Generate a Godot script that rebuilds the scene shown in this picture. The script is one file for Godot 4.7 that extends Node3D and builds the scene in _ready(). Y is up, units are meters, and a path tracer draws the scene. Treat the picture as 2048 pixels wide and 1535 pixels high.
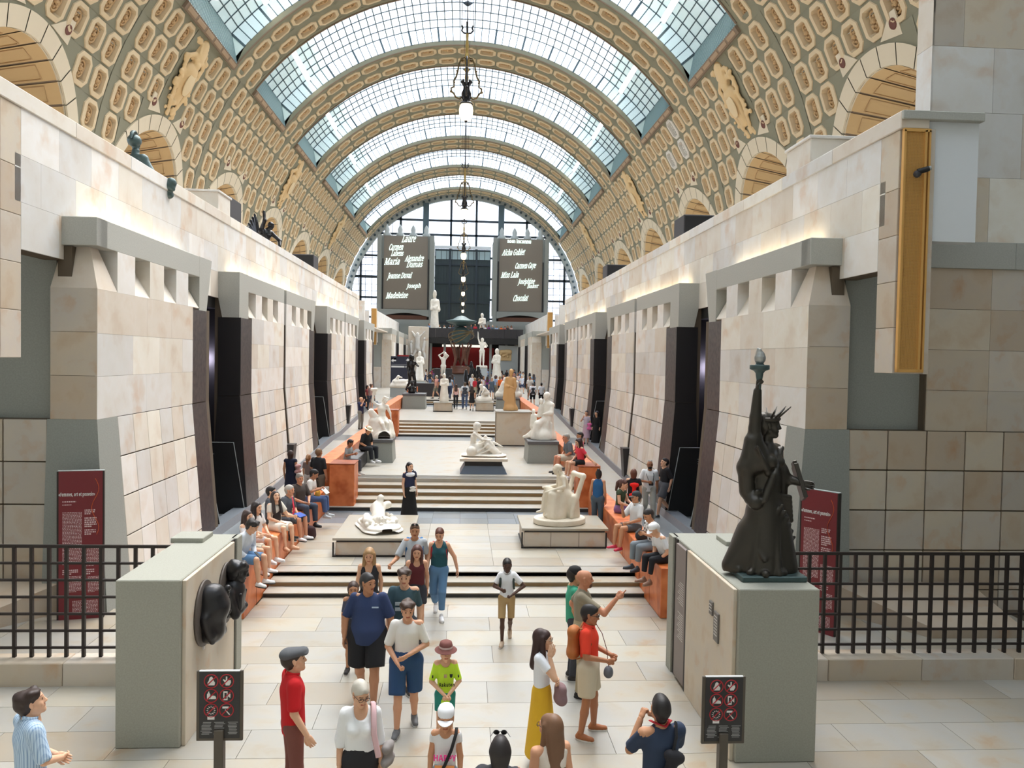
extends Node3D
# Great vaulted museum nave with sculptures and visitors. Everything is built here in code.
# World: y up, camera looks down the nave along -Z. "d" below means distance down the nave (z = -d).

var M := {}
var cache := {}
var rng := RandomNumberGenerator.new()

# ---------------------------------------------------------------- mesh builder
class MB:
	var v := PackedVector3Array()
	var n := PackedVector3Array()
	var uv := PackedVector2Array()
	var col := PackedColorArray()
	var ix := PackedInt32Array()
	var use_col := false
	var tint := Color.WHITE
	func vert(p: Vector3, nn: Vector3, t := Vector2.ZERO) -> int:
		v.append(p); n.append(nn); uv.append(t); col.append(tint)
		return v.size() - 1
	func tri(a: Vector3, b: Vector3, c: Vector3):   # counter-clockwise seen from outside
		var nn := (b - a).cross(c - a).normalized()
		var k := vert(a, nn); vert(b, nn); vert(c, nn)
		ix.append_array([k, k + 2, k + 1])
	func quad(a: Vector3, b: Vector3, c: Vector3, d: Vector3):
		var nn := (c - a).cross(d - b).normalized()
		var k := vert(a, nn, Vector2(0, 1)); vert(b, nn, Vector2(1, 1)); vert(c, nn, Vector2(1, 0)); vert(d, nn, Vector2(0, 0))
		ix.append_array([k, k + 2, k + 1, k, k + 3, k + 2])
	func hexa(p: Array):   # 0-3 bottom ring (seen from above counter-clockwise), 4-7 top ring
		quad(p[3], p[2], p[1], p[0]); quad(p[4], p[5], p[6], p[7])
		for i in 4:
			var j := (i + 1) % 4
			quad(p[i], p[j], p[j + 4], p[i + 4])
	func box(c: Vector3, s: Vector3, bs := Basis.IDENTITY, bev := 0.0):
		var h := s * 0.5
		if bev <= 0.0:
			var p := []
			for y in [-1, 1]:
				for q in [[-1, 1], [1, 1], [1, -1], [-1, -1]]:
					p.append(c + bs * Vector3(q[0] * h.x, y * h.y, q[1] * h.z))
			hexa(p)
			return
		var e := h - Vector3(bev, bev, bev)
		for ax in 3:
			var a1 := (ax + 1) % 3
			var a2 := (ax + 2) % 3
			for sg in [-1.0, 1.0]:
				var q := []
				for uvp in [[-1, -1], [1, -1], [1, 1], [-1, 1]]:
					var w := Vector3.ZERO
					w[ax] = sg * h[ax]; w[a1] = uvp[0] * e[a1]; w[a2] = uvp[1] * e[a2]
					q.append(c + bs * w)
				if sg > 0: quad(q[0], q[1], q[2], q[3])
				else: quad(q[3], q[2], q[1], q[0])
			for s1 in [-1.0, 1.0]:
				for s2 in [-1.0, 1.0]:
					var w := []
					for k in [-1.0, 1.0]:
						var p1 := Vector3.ZERO
						p1[ax] = k * e[ax]; p1[a1] = s1 * h[a1]; p1[a2] = s2 * e[a2]
						var p2 := p1
						p2[a1] = s1 * e[a1]; p2[a2] = s2 * h[a2]
						w.append(c + bs * p1); w.append(c + bs * p2)
					if s1 * s2 > 0: quad(w[0], w[2], w[3], w[1])
					else: quad(w[1], w[3], w[2], w[0])
		for sx in [-1.0, 1.0]:
			for sy in [-1.0, 1.0]:
				for sz in [-1.0, 1.0]:
					var p1 := c + bs * Vector3(sx * h.x, sy * e.y, sz * e.z)
					var p2 := c + bs * Vector3(sx * e.x, sy * h.y, sz * e.z)
					var p3 := c + bs * Vector3(sx * e.x, sy * e.y, sz * h.z)
					if sx * sy * sz > 0: tri(p1, p2, p3)
					else: tri(p1, p3, p2)
	func grid(pts: Array, w: int, hgt: int, closed := false, flip := false):   # smooth grid of points, rows of w
		var k := v.size()
		for j in hgt:
			for i in w:
				var il: int = (i - 1 + w) % w if closed else maxi(i - 1, 0)
				var ir: int = (i + 1) % w if closed else mini(i + 1, w - 1)
				var jd: int = maxi(j - 1, 0)
				var ju: int = mini(j + 1, hgt - 1)
				var du: Vector3 = pts[j * w + ir] - pts[j * w + il]
				var dv: Vector3 = pts[ju * w + i] - pts[jd * w + i]
				var nn := du.cross(dv).normalized()
				if nn.length() < 0.5: nn = Vector3.UP
				vert(pts[j * w + i], -nn if flip else nn, Vector2(float(i) / (w - 1), 1.0 - float(j) / (hgt - 1)))
		for j in hgt - 1:
			for i in (w if closed else w - 1):
				var a := k + j * w + i
				var b := k + j * w + (i + 1) % w
				if flip: ix.append_array([a, b, b + w, a, b + w, a + w])
				else: ix.append_array([a, b + w, b, a, a + w, b + w])
	func lathe(prof: Array, segs: int, c := Vector3.ZERO, bs := Basis.IDENTITY, sx := 1.0, sz := 1.0):   # prof: Vector2(radius, y) from bottom to top
		var pts := []
		for q in prof:
			for i in segs:
				var a := TAU * i / segs
				pts.append(c + bs * Vector3(cos(a) * q.x * sx, q.y, -sin(a) * q.x * sz))
		grid(pts, segs, prof.size(), true)
	func tube(path: Array, r, segs := 8, cap := true, flat := 1.0, up := Vector3.UP):   # r: a number or one per point
		var pts := []
		var m := path.size()
		var side := Vector3.ZERO
		for i in m:
			var t: Vector3 = (path[mini(i + 1, m - 1)] - path[maxi(i - 1, 0)]).normalized()
			if side == Vector3.ZERO:
				side = t.cross(up)
				if side.length() < 0.05: side = t.cross(Vector3.RIGHT)
			side = (side - t * side.dot(t)).normalized()
			var o := side.cross(t).normalized()
			var rr: float = r[i] if r is Array else r
			for k in segs:
				var a := TAU * k / segs
				pts.append(path[i] + side * cos(a) * rr + o * sin(a) * rr * flat)
		grid(pts, segs, m, true, true)
		if cap:
			for e in [0, m - 1]:
				for k in range(1, segs - 1):
					var a: Vector3 = pts[e * segs]
					var b: Vector3 = pts[e * segs + k]
					var c: Vector3 = pts[e * segs + k + 1]
					if e == 0: tri(a, b, c)
					else: tri(a, c, b)
	func ball(c: Vector3, r: Vector3, a := 12, b := 8, bs := Basis.IDENTITY):
		var pts := []
		for j in b + 1:
			var t := PI * j / b
			for i in a:
				var u := TAU * i / a
				pts.append(c + bs * Vector3(sin(t) * cos(u) * r.x, -cos(t) * r.y, -sin(t) * sin(u) * r.z))
		grid(pts, a, b + 1, true)
	func prism(poly: PackedVector2Array, o: Vector3, ex: Vector3, ey: Vector3, ez: Vector3, depth: float):   # poly (counter-clockwise) in ex,ey; extruded by depth along ez = ex x ey
		var t := Geometry2D.triangulate_polygon(poly)
		var f := func(p: Vector2, k: float) -> Vector3: return o + ex * p.x + ey * p.y + ez * k
		for i in range(0, t.size(), 3):
			var a := poly[t[i]]
			var b := poly[t[i + 1]]
			var c := poly[t[i + 2]]
			if (b - a).cross(c - a) < 0:
				var sw := b; b = c; c = sw
			tri(f.call(a, depth), f.call(b, depth), f.call(c, depth))
			tri(f.call(a, 0.0), f.call(c, 0.0), f.call(b, 0.0))
		for i in poly.size():
			var a := poly[i]
			var b := poly[(i + 1) % poly.size()]
			quad(f.call(a, 0.0), f.call(b, 0.0), f.call(b, depth), f.call(a, depth))
	func add(m: Mesh, t := Transform3D.IDENTITY, cc := Color.WHITE):   # append an ArrayMesh surface 0
		var a := m.surface_get_arrays(0)
		var k := v.size()
		var vv: PackedVector3Array = a[Mesh.ARRAY_VERTEX]
		var nn: PackedVector3Array = a[Mesh.ARRAY_NORMAL]
		var nb := t.basis.inverse().transposed()
		for i in vv.size():
			v.append(t * vv[i]); n.append((nb * nn[i]).normalized()); uv.append(Vector2.ZERO)
		if a[Mesh.ARRAY_COLOR] != null:
			var cs: PackedColorArray = a[Mesh.ARRAY_COLOR]
			for q in cs: col.append(q * cc)
		else:
			for i in vv.size(): col.append(cc)
		var ii: PackedInt32Array = a[Mesh.ARRAY_INDEX]
		var mirror := t.basis.determinant() < 0
		for i in range(0, ii.size(), 3):
			ix.append(ii[i] + k)
			ix.append((ii[i + 2] if mirror else ii[i + 1]) + k)
			ix.append((ii[i + 1] if mirror else ii[i + 2]) + k)
	func mesh(into: ArrayMesh = null) -> ArrayMesh:
		var a := []
		a.resize(Mesh.ARRAY_MAX)
		a[Mesh.ARRAY_VERTEX] = v; a[Mesh.ARRAY_NORMAL] = n; a[Mesh.ARRAY_TEX_UV] = uv; a[Mesh.ARRAY_INDEX] = ix
		if use_col: a[Mesh.ARRAY_COLOR] = col
		var m := into if into else ArrayMesh.new()
		m.add_surface_from_arrays(Mesh.PRIMITIVE_TRIANGLES, a)
		return m

# ---------------------------------------------------------------- nodes
func W(x: float, y: float, d: float) -> Vector3:
	return Vector3(x, y, -d)

func obj(called: String, mesh: Mesh, m, parent: Node = null, at := Vector3.ZERO) -> MeshInstance3D:
	var o := MeshInstance3D.new()
	o.name = called
	o.mesh = mesh
	if m is Array:
		for i in m.size(): o.set_surface_override_material(i, m[i])
	else:
		o.material_override = m
	o.position = at
	(parent if parent else self).add_child(o, true)
	return o

func tag(o: Node, label: String, category: String, group := "", kind := ""):
	if label: o.set_meta("label", label)
	if category: o.set_meta("category", category)
	if group: o.set_meta("group", group)
	if kind: o.set_meta("kind", kind)
	return o

func thing(called: String, label: String, category: String, at := Vector3.ZERO, turn := 0.0, group := "") -> Node3D:
	var o := Node3D.new()
	o.name = called
	o.position = at
	o.rotation.y = turn
	add_child(o, true)
	return tag(o, label, category, group)

func struct(called: String, label := "", at := Vector3.ZERO) -> Node3D:
	var o := Node3D.new()
	o.name = called
	o.position = at
	add_child(o, true)
	return tag(o, label, "", "", "structure")

func boxm(s: Vector3, bev := 0.0) -> ArrayMesh:   # cached box mesh about its centre
	var key := "b%.3f_%.3f_%.3f_%.3f" % [s.x, s.y, s.z, bev]
	if not cache.has(key):
		var b := MB.new()
		b.box(Vector3.ZERO, s, Basis.IDENTITY, bev)
		cache[key] = b.mesh()
	return cache[key]

func bx(called: String, parent: Node, m, lo: Vector3, hi: Vector3, bev := 0.0) -> MeshInstance3D:   # a box between two corners
	var s := (hi - lo).abs()
	return obj(called, boxm(s, bev), m, parent, (lo + hi) * 0.5)

func slab(called: String, parent: Node, m, o: Vector3, u: Vector3, w: float, vv: Vector3, h: float, t: float, bev := 0.0) -> MeshInstance3D:
	# a plate whose face starts at o and runs w along u and h along vv; its outer face stands t in front of that plane
	var nn := u.cross(vv).normalized()
	var q := obj(called, boxm(Vector3(w, h, t), bev), m, parent)
	q.transform = Transform3D(Basis(u, vv, nn), o + u * w * 0.5 + vv * h * 0.5 + nn * t * 0.5)
	return q

func ngon(c: Vector2, r: float, k: int, ph := 0.0) -> PackedVector2Array:
	var p := PackedVector2Array()
	for i in k: p.append(c + Vector2.from_angle(ph + TAU * i / k) * r)
	return p
# ---------------------------------------------------------------- materials
func mat(key: String, c: Color, rough := 0.8, metal := 0.0) -> StandardMaterial3D:
	var m := StandardMaterial3D.new()
	m.resource_name = key
	m.albedo_color = c
	m.roughness = rough
	m.metallic = metal
	M[key] = m
	return m

func rgb(r: int, g: int, b: int) -> Color:
	return Color8(r, g, b)

func noise_tex(freq: float, oct: int, stops: Array, size := 512, sd := 1, kind := FastNoiseLite.TYPE_SIMPLEX_SMOOTH, warp := 0.0) -> NoiseTexture2D:
	var f := FastNoiseLite.new()
	f.noise_type = kind
	f.frequency = freq
	f.fractal_octaves = oct
	f.seed = sd
	if warp > 0.0:
		f.domain_warp_enabled = true
		f.domain_warp_amplitude = warp
		f.domain_warp_frequency = freq * 1.5
	var t := NoiseTexture2D.new()
	t.width = size; t.height = size
	t.seamless = true
	t.noise = f
	if stops:
		var g := Gradient.new()
		var offs := PackedFloat32Array()
		var cols := PackedColorArray()
		for s in stops:
			offs.append(s[0]); cols.append(s[1])
		g.offsets = offs; g.colors = cols
		t.color_ramp = g
	return t

func tri(m: StandardMaterial3D, t: Texture2D, sc: float, world := true) -> StandardMaterial3D:
	m.albedo_texture = t
	m.uv1_triplanar = true
	m.uv1_world_triplanar = world
	m.uv1_scale = Vector3(sc, sc, sc)
	return m

func bump(m: StandardMaterial3D, t: Texture2D, depth: float) -> StandardMaterial3D:
	m.heightmap_enabled = true
	m.heightmap_texture = t
	m.heightmap_scale = depth
	return m

func make_materials():
	var w := Color.WHITE
	var lime := noise_tex(0.006, 5, [[0.0, rgb(224, 212, 198)], [0.3, rgb(236, 231, 222)], [0.6, rgb(240, 237, 231)], [0.8, rgb(234, 226, 215)], [1.0, rgb(228, 206, 186)]], 512, 3, FastNoiseLite.TYPE_SIMPLEX_SMOOTH, 40.0)
	var flo := noise_tex(0.006, 4, [[0.0, rgb(222, 208, 186)], [0.3, rgb(228, 221, 208)], [0.55, rgb(224, 220, 212)], [0.78, rgb(226, 217, 201)], [1.0, rgb(220, 192, 160)]], 512, 9, FastNoiseLite.TYPE_SIMPLEX_SMOOTH, 60.0)
	var tanr := noise_tex(0.006, 5, [[0.0, rgb(206, 186, 164)], [0.4, rgb(216, 204, 188)], [0.7, rgb(212, 202, 190)], [1.0, rgb(208, 178, 150)]], 512, 14, FastNoiseLite.TYPE_SIMPLEX_SMOOTH, 40.0)
	var conc := noise_tex(0.05, 4, [[0.0, rgb(208, 208, 204)], [0.5, rgb(216, 216, 212)], [1.0, rgb(224, 224, 220)]], 512, 5)
	for i in 6:
		var k: float = [1.0, 0.96, 0.98, 0.93, 1.0, 0.95][i]
		var c: Color = [Color(1, 1, 1), Color(1, 0.985, 0.955), Color(0.98, 0.985, 0.99), Color(1, 0.97, 0.93), Color(1, 0.995, 0.97), Color(0.97, 0.975, 0.98)][i]
		tri(mat("lime%d" % i, Color(c.r * k, c.g * k, c.b * k) * Color(0.975, 0.975, 0.98), 0.7), lime, 0.21)
		tri(mat("tan%d" % i, Color(c.r * k, c.g * k, c.b * k) * Color(0.97, 0.97, 0.97), 0.75), tanr, 0.33)
		tri(mat("floor%d" % i, Color(c.r * k, c.g * k, c.b * k) * Color(0.79, 0.79, 0.785), 0.32), flo, 0.27)
		tri(mat("blue%d" % i, Color(c.r * k, c.g * k, c.b * k) * Color(0.57, 0.6, 0.64), 0.3), conc, 0.5)
	tri(mat("concrete", rgb(208, 208, 203), 0.8), conc, 1.1)
	tri(mat("greystone", rgb(178, 181, 177), 0.75), conc, 0.9)
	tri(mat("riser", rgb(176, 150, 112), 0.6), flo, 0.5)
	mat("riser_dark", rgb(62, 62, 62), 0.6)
	mat("joint", rgb(96, 84, 70), 0.9)
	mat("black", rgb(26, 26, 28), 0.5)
	var steel := noise_tex(0.02, 4, [[0.0, rgb(70, 62, 62)], [0.5, rgb(92, 86, 86)], [1.0, rgb(112, 100, 96)]], 512, 21)
	tri(mat("steel", rgb(220, 214, 214), 0.42, 0.35), steel, 0.5)
	mat("steel_black", rgb(44, 42, 44), 0.42, 0.2)
	mat("iron", rgb(52, 46, 44), 0.5, 0.4)
	mat("lattice", rgb(134, 132, 112), 0.8)
	mat("cream", rgb(214, 194, 160), 0.8)
	mat("cream_deep", rgb(196, 164, 122), 0.85)  # darker cream: coffer recess shade put into the colour; also soffit borders
	mat("ochre", rgb(206, 176, 130), 0.85)
	mat("arch_stone", rgb(218, 206, 182), 0.8)
	mat("ledge_brown", rgb(134, 116, 98), 0.8)
	mat("gilt", rgb(222, 192, 144), 0.6)
	mat("muntin", rgb(74, 92, 100), 0.5)
	mat("muntin_dark", rgb(44, 56, 66), 0.5)
	var g := mat("glass", Color(0.84, 0.92, 0.94, 0.3), 0.1)
	g.transparency = BaseMaterial3D.TRANSPARENCY_ALPHA
	var g2 := mat("reveal_glass", Color(0.62, 0.76, 0.76, 0.7), 0.3)
	g2.transparency = BaseMaterial3D.TRANSPARENCY_ALPHA
	var g3 := mat("dark_glass", Color(0.22, 0.32, 0.36, 0.75), 0.15)
	g3.transparency = BaseMaterial3D.TRANSPARENCY_ALPHA
	var at := mat("attic", rgb(226, 236, 236), 0.9)
	at.backlight_enabled = true
	at.backlight = Color(0.5, 0.52, 0.52)
	var lt := mat("lamp_white", rgb(255, 255, 255), 0.5)
	lt.emission_enabled = true
	lt.emission = rgb(255, 250, 240)
	lt.emission_energy_multiplier = 3.0
	var gl := mat("globe_glow", rgb(255, 246, 226), 0.4)
	gl.emission_enabled = true
	gl.emission = rgb(255, 238, 204)
	gl.emission_energy_multiplier = 1.1
	mat("brass", rgb(190, 160, 96), 0.35, 0.7)
	tri(mat("wood", rgb(226, 144, 94), 0.4), noise_tex(0.012, 3, [[0.0, rgb(206, 160, 124)], [0.5, rgb(240, 214, 190)], [1.0, rgb(255, 240, 222)]], 256, 31), 0.6)
	mat("gold_grille", rgb(222, 172, 98), 0.45, 0.25)
	mat("grille_back", rgb(120, 66, 36), 0.8)
	mat("white_panel", rgb(222, 226, 230), 0.7)
	mat("tower", rgb(138, 142, 138), 0.8)
	mat("tower_face", rgb(126, 118, 108), 0.85)
	mat("redwall", rgb(150, 26, 26), 0.7)
	mat("panel_black", rgb(48, 46, 50), 0.45)
	mat("lavender", rgb(204, 196, 214), 0.8)
	var neon := mat("neon", rgb(240, 255, 250), 0.5)
	neon.emission_enabled = true
	neon.emission = rgb(226, 255, 246)
	neon.emission_energy_multiplier = 1.3
	var mar := noise_tex(0.012, 5, [[0.0, rgb(232, 228, 220)], [0.6, rgb(246, 244, 240)], [1.0, rgb(252, 251, 248)]], 256, 41)
	tri(mat("marble", rgb(246, 243, 236), 0.45), mar, 0.8)
	tri(mat("marble_warm", rgb(238, 230, 214), 0.5), mar, 0.8)
	mat("bronze", rgb(66, 62, 56), 0.34, 0.55)
	mat("bronze_black", rgb(34, 33, 34), 0.25, 0.3)
	mat("bronze_brown", rgb(96, 62, 48), 0.4, 0.4)
	mat("bronze_green", rgb(74, 92, 92), 0.45, 0.4)
	mat("ochre_statue", rgb(206, 160, 106), 0.6)
	mat("sign_red", rgb(112, 34, 40), 0.45)
# ---------------------------------------------------------------- bodies: joined tapered capsules on a grid, meshed as surface nets
class Field:
	var lo: Vector3
	var cell: float
	var nx: int
	var ny: int
	var nz: int
	var d := PackedFloat32Array()
	func _init(a: Vector3, b: Vector3, c: float):
		lo = a
		cell = c
		nx = int(ceil((b.x - a.x) / c)) + 1
		ny = int(ceil((b.y - a.y) / c)) + 1
		nz = int(ceil((b.z - a.z) / c)) + 1
		d.resize(nx * ny * nz)
		d.fill(9.0)
	func ball(p: Vector3, r: float, k := 0.03): cap(p, p + Vector3(0, 0.0001, 0), r, r, k)
	# tapered capsule a(ra) - b(rb); flat 1: cut square at b, 2: cut square at both ends; sq: squash across axis ax by factor; neg: carve
	func cap(a: Vector3, b: Vector3, ra: float, rb: float, k := 0.03, flat := 0, ax := Vector3.ZERO, sq := 1.0, neg := false):
		var m := maxf(ra, rb) * (maxf(sq, 1.0)) + k + cell * 1.5
		var mn := a.min(b) - Vector3(m, m, m) - lo
		var mx := a.max(b) + Vector3(m, m, m) - lo
		var i0 := maxi(int(mn.x / cell), 0)
		var i1 := mini(int(mx.x / cell) + 1, nx - 1)
		var j0 := maxi(int(mn.y / cell), 0)
		var j1 := mini(int(mx.y / cell) + 1, ny - 1)
		var k0 := maxi(int(mn.z / cell), 0)
		var k1 := mini(int(mx.z / cell) + 1, nz - 1)
		var ab := b - a
		var l2 := maxf(ab.length_squared(), 1e-9)
		var dir := ab / sqrt(l2)
		var inv := 1.0 / l2
		var dr := rb - ra
		var squash := sq != 1.0
		var q := 1.0 / sq - 1.0
		var k4 := 0.25 / maxf(k, 1e-5)
		var p := Vector3.ZERO
		for kz in range(k0, k1 + 1):
			p.z = lo.z + kz * cell - a.z
			for jy in range(j0, j1 + 1):
				p.y = lo.y + jy * cell - a.y
				var at := (kz * ny + jy) * nx
				for ix in range(i0, i1 + 1):
					p.x = lo.x + ix * cell - a.x
					var t := clampf(p.dot(ab) * inv, 0.0, 1.0)
					var v := p - ab * t
					if squash: v += ax * (v.dot(ax) * q)
					var e := v.length() - ra - dr * t
					if flat > 0:
						var s := (p - ab).dot(dir)
						if s > e: e = s
						if flat > 1:
							s = -p.dot(dir)
							if s > e: e = s
					var o := d[at + ix]
					if neg:
						if -e > o: d[at + ix] = -e
					elif e < o + k:
						if o < e + k:
							var h := k - absf(e - o)
							d[at + ix] = minf(e, o) - h * h * k4
						else:
							d[at + ix] = e
	func plane(p: Vector3, n: Vector3):   # cut away everything on the side n points to
		for kz in nz:
			for jy in ny:
				var at := (kz * ny + jy) * nx
				var base := (Vector3(lo.x, lo.y + jy * cell, lo.z + kz * cell) - p).dot(n)
				for ix in nx:
					var s := base + ix * cell * n.x
					if s > d[at + ix]: d[at + ix] = s
	func mesh(wob := 0.0, freq := 6.0, sd := 1, stretch := 0.3, tints = null) -> ArrayMesh:
		var b := MB.new()
		into(b, wob, freq, sd, stretch)
		return b.mesh()
	func into(b: MB, wob := 0.0, freq := 6.0, sd := 1, stretch := 0.3, t := Transform3D.IDENTITY):
		var sx := 1
		var sy := nx
		var sz := nx * ny
		var idx := PackedInt32Array()
		idx.resize(nx * ny * nz)
		idx.fill(-1)
		var vs := PackedVector3Array()
		var cells := PackedInt32Array()
		for kz in nz - 1:
			for jy in ny - 1:
				var c := (kz * ny + jy) * nx
				for ix in nx - 1:
					var a0 := d[c]
					var a1 := d[c + 1]
					if (a0 > 1.0 and a1 > 1.0):
						c += 1
						continue
					var a2 := d[c + sy]
					var a3 := d[c + sy + 1]
					var a4 := d[c + sz]
					var a5 := d[c + sz + 1]
					var a6 := d[c + sz + sy]
					var a7 := d[c + sz + sy + 1]
					var mn := minf(minf(minf(a0, a1), minf(a2, a3)), minf(minf(a4, a5), minf(a6, a7)))
					if mn < 0.0:
						var mx := maxf(maxf(maxf(a0, a1), maxf(a2, a3)), maxf(maxf(a4, a5), maxf(a6, a7)))
						if mx >= 0.0:
							var s := Vector3.ZERO
							var n := 0
							if (a0 < 0.0) != (a1 < 0.0): s += Vector3(a0 / (a0 - a1), 0, 0); n += 1
							if (a2 < 0.0) != (a3 < 0.0): s += Vector3(a2 / (a2 - a3), 1, 0); n += 1
							if (a4 < 0.0) != (a5 < 0.0): s += Vector3(a4 / (a4 - a5), 0, 1); n += 1
							if (a6 < 0.0) != (a7 < 0.0): s += Vector3(a6 / (a6 - a7), 1, 1); n += 1
							if (a0 < 0.0) != (a2 < 0.0): s += Vector3(0, a0 / (a0 - a2), 0); n += 1
							if (a1 < 0.0) != (a3 < 0.0): s += Vector3(1, a1 / (a1 - a3), 0); n += 1
							if (a4 < 0.0) != (a6 < 0.0): s += Vector3(0, a4 / (a4 - a6), 1); n += 1
							if (a5 < 0.0) != (a7 < 0.0): s += Vector3(1, a5 / (a5 - a7), 1); n += 1
							if (a0 < 0.0) != (a4 < 0.0): s += Vector3(0, 0, a0 / (a0 - a4)); n += 1
							if (a1 < 0.0) != (a5 < 0.0): s += Vector3(1, 0, a1 / (a1 - a5)); n += 1
							if (a2 < 0.0) != (a6 < 0.0): s += Vector3(0, 1, a2 / (a2 - a6)); n += 1
							if (a3 < 0.0) != (a7 < 0.0): s += Vector3(1, 1, a3 / (a3 - a7)); n += 1
							idx[c] = vs.size()
							cells.append(c)
							vs.append(lo + (Vector3(ix, jy, kz) + s / n) * cell)
					c += 1
		var tri := PackedInt32Array()
		for q in cells:
			var o := d[q] < 0.0
			var z := q / sz
			var y := (q - z * sz) / sy
			var x := q - z * sz - y * sy
			# edges from this corner along x, y, z
			if y > 0 and z > 0 and (d[q + sx] < 0.0) != o:
				var A := idx[q]; var B := idx[q - sy]; var C := idx[q - sy - sz]; var D := idx[q - sz]
				if B >= 0 and C >= 0 and D >= 0:
					if o: tri.append_array([A, B, C, A, C, D])
					else: tri.append_array([A, C, B, A, D, C])
			if x > 0 and z > 0 and (d[q + sy] < 0.0) != o:
				var A := idx[q]; var B := idx[q - sz]; var C := idx[q - sz - sx]; var D := idx[q - sx]
				if B >= 0 and C >= 0 and D >= 0:
					if o: tri.append_array([A, B, C, A, C, D])
					else: tri.append_array([A, C, B, A, D, C])
			if x > 0 and y > 0 and (d[q + sz] < 0.0) != o:
				var A := idx[q]; var B := idx[q - sx]; var C := idx[q - sx - sy]; var D := idx[q - sy]
				if B >= 0 and C >= 0 and D >= 0:
					if o: tri.append_array([A, B, C, A, C, D])
					else: tri.append_array([A, C, B, A, D, C])
		var ns := normals(vs, tri)
		if wob > 0.0:
			var f := FastNoiseLite.new()
			f.seed = sd
			f.frequency = freq * 0.16
			f.fractal_octaves = 2
			for i in vs.size():
				var p := vs[i]
				vs[i] = p + ns[i] * f.get_noise_3d(p.x, p.y * stretch, p.z) * wob * 2.0
			ns = normals(vs, tri)
		var k := b.v.size()
		var ident := t == Transform3D.IDENTITY
		for i in vs.size():
			b.vert(vs[i] if ident else t * vs[i], ns[i] if ident else (t.basis * ns[i]).normalized())
		for i in tri: b.ix.append(i + k)
	func normals(vs: PackedVector3Array, tri: PackedInt32Array) -> PackedVector3Array:
		var ns := PackedVector3Array()
		ns.resize(vs.size())
		for i in range(0, tri.size(), 3):
			var a := tri[i]
			var b := tri[i + 1]
			var c := tri[i + 2]
			var n := (vs[c] - vs[a]).cross(vs[b] - vs[a])
			ns[a] += n; ns[b] += n; ns[c] += n
		for i in ns.size(): ns[i] = ns[i].normalized()
		return ns
# ---------------------------------------------------------------- camera and light
const CAM := Vector3(0, 4.9, 0)
func camera_and_light():
	var cam := Camera3D.new()
	cam.name = "camera"
	cam.transform = Transform3D(Basis(Vector3(0.99788412, 0.01844558, 0.06234612), Vector3(-0.01646658, 0.99934874, -0.03210825), Vector3(-0.06289778, 0.03101369, 0.99753798)), CAM)
	cam.fov = rad_to_deg(2.0 * atan(767.5 / 1600.0))
	cam.near = 0.1
	cam.far = 600.0
	add_child(cam)
	cam.current = true
	var sky := ProceduralSkyMaterial.new()
	sky.sky_top_color = Color(0.92, 0.97, 1.04)
	sky.sky_horizon_color = Color(0.91, 0.96, 1.04)
	sky.ground_bottom_color = Color(0.42, 0.42, 0.4)
	sky.ground_horizon_color = Color(0.6, 0.62, 0.64)
	sky.sky_energy_multiplier = 1.0
	var env := Environment.new()
	env.background_mode = Environment.BG_SKY
	env.sky = Sky.new()
	env.sky.sky_material = sky
	env.background_energy_multiplier = 3.0
	var sun := DirectionalLight3D.new()   # the overcast sun, spread wide by cloud and patterned glass
	sun.name = "sun"
	sun.light_energy = 4.6
	sun.light_color = Color(1.0, 0.985, 0.97)
	sun.light_angular_distance = 60.0
	sun.sky_mode = DirectionalLight3D.SKY_MODE_LIGHT_ONLY
	sun.shadow_enabled = true
	add_child(sun)
	sun.look_at_from_position(Vector3(14, 45, -52), Vector3(0, 0, -30))
	env.tonemap_mode = Environment.TONE_MAPPER_LINEAR
	env.tonemap_exposure = 1.3
	env.sdfgi_enabled = true
	env.ssao_enabled = true
	env.ssil_enabled = true
	var we := WorldEnvironment.new()
	we.name = "world_environment"
	we.environment = env
	add_child(we)

# ---------------------------------------------------------------- floors and stairs
const T1 := 0.3
const T2 := 0.9
const T3 := 1.5
const T4 := 1.86
func ramp_y(d: float) -> float:
	if d < 24.0: return T1
	if d < 38.3: return lerpf(T1, T2, (d - 24.0) / 14.3)
	if d < 41.0: return T2
	if d < 53.0: return lerpf(T2, T3, (d - 41.0) / 12.0)
	if d < 60.0: return T3
	if d < 66.0: return lerpf(T3, T4, (d - 60.0) / 6.0)
	return T4

func flight(d0: float, t: float, y0: float, y1: float, k: int, xl: float, xr: float, parent: Node):
	var r := (y1 - y0) / k
	for i in k:
		var d := d0 + t * i
		var y := y0 + r * (i + 1)
		var dark := i == 0 or i == k - 1
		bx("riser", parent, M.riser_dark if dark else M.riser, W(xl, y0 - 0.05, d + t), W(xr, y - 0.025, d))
		bx("tread", parent, M["floor%d" % (i % 4)], W(xl, y - 0.025, d - 0.03), W(xr, y, d + t + 0.01), 0.006)

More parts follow.
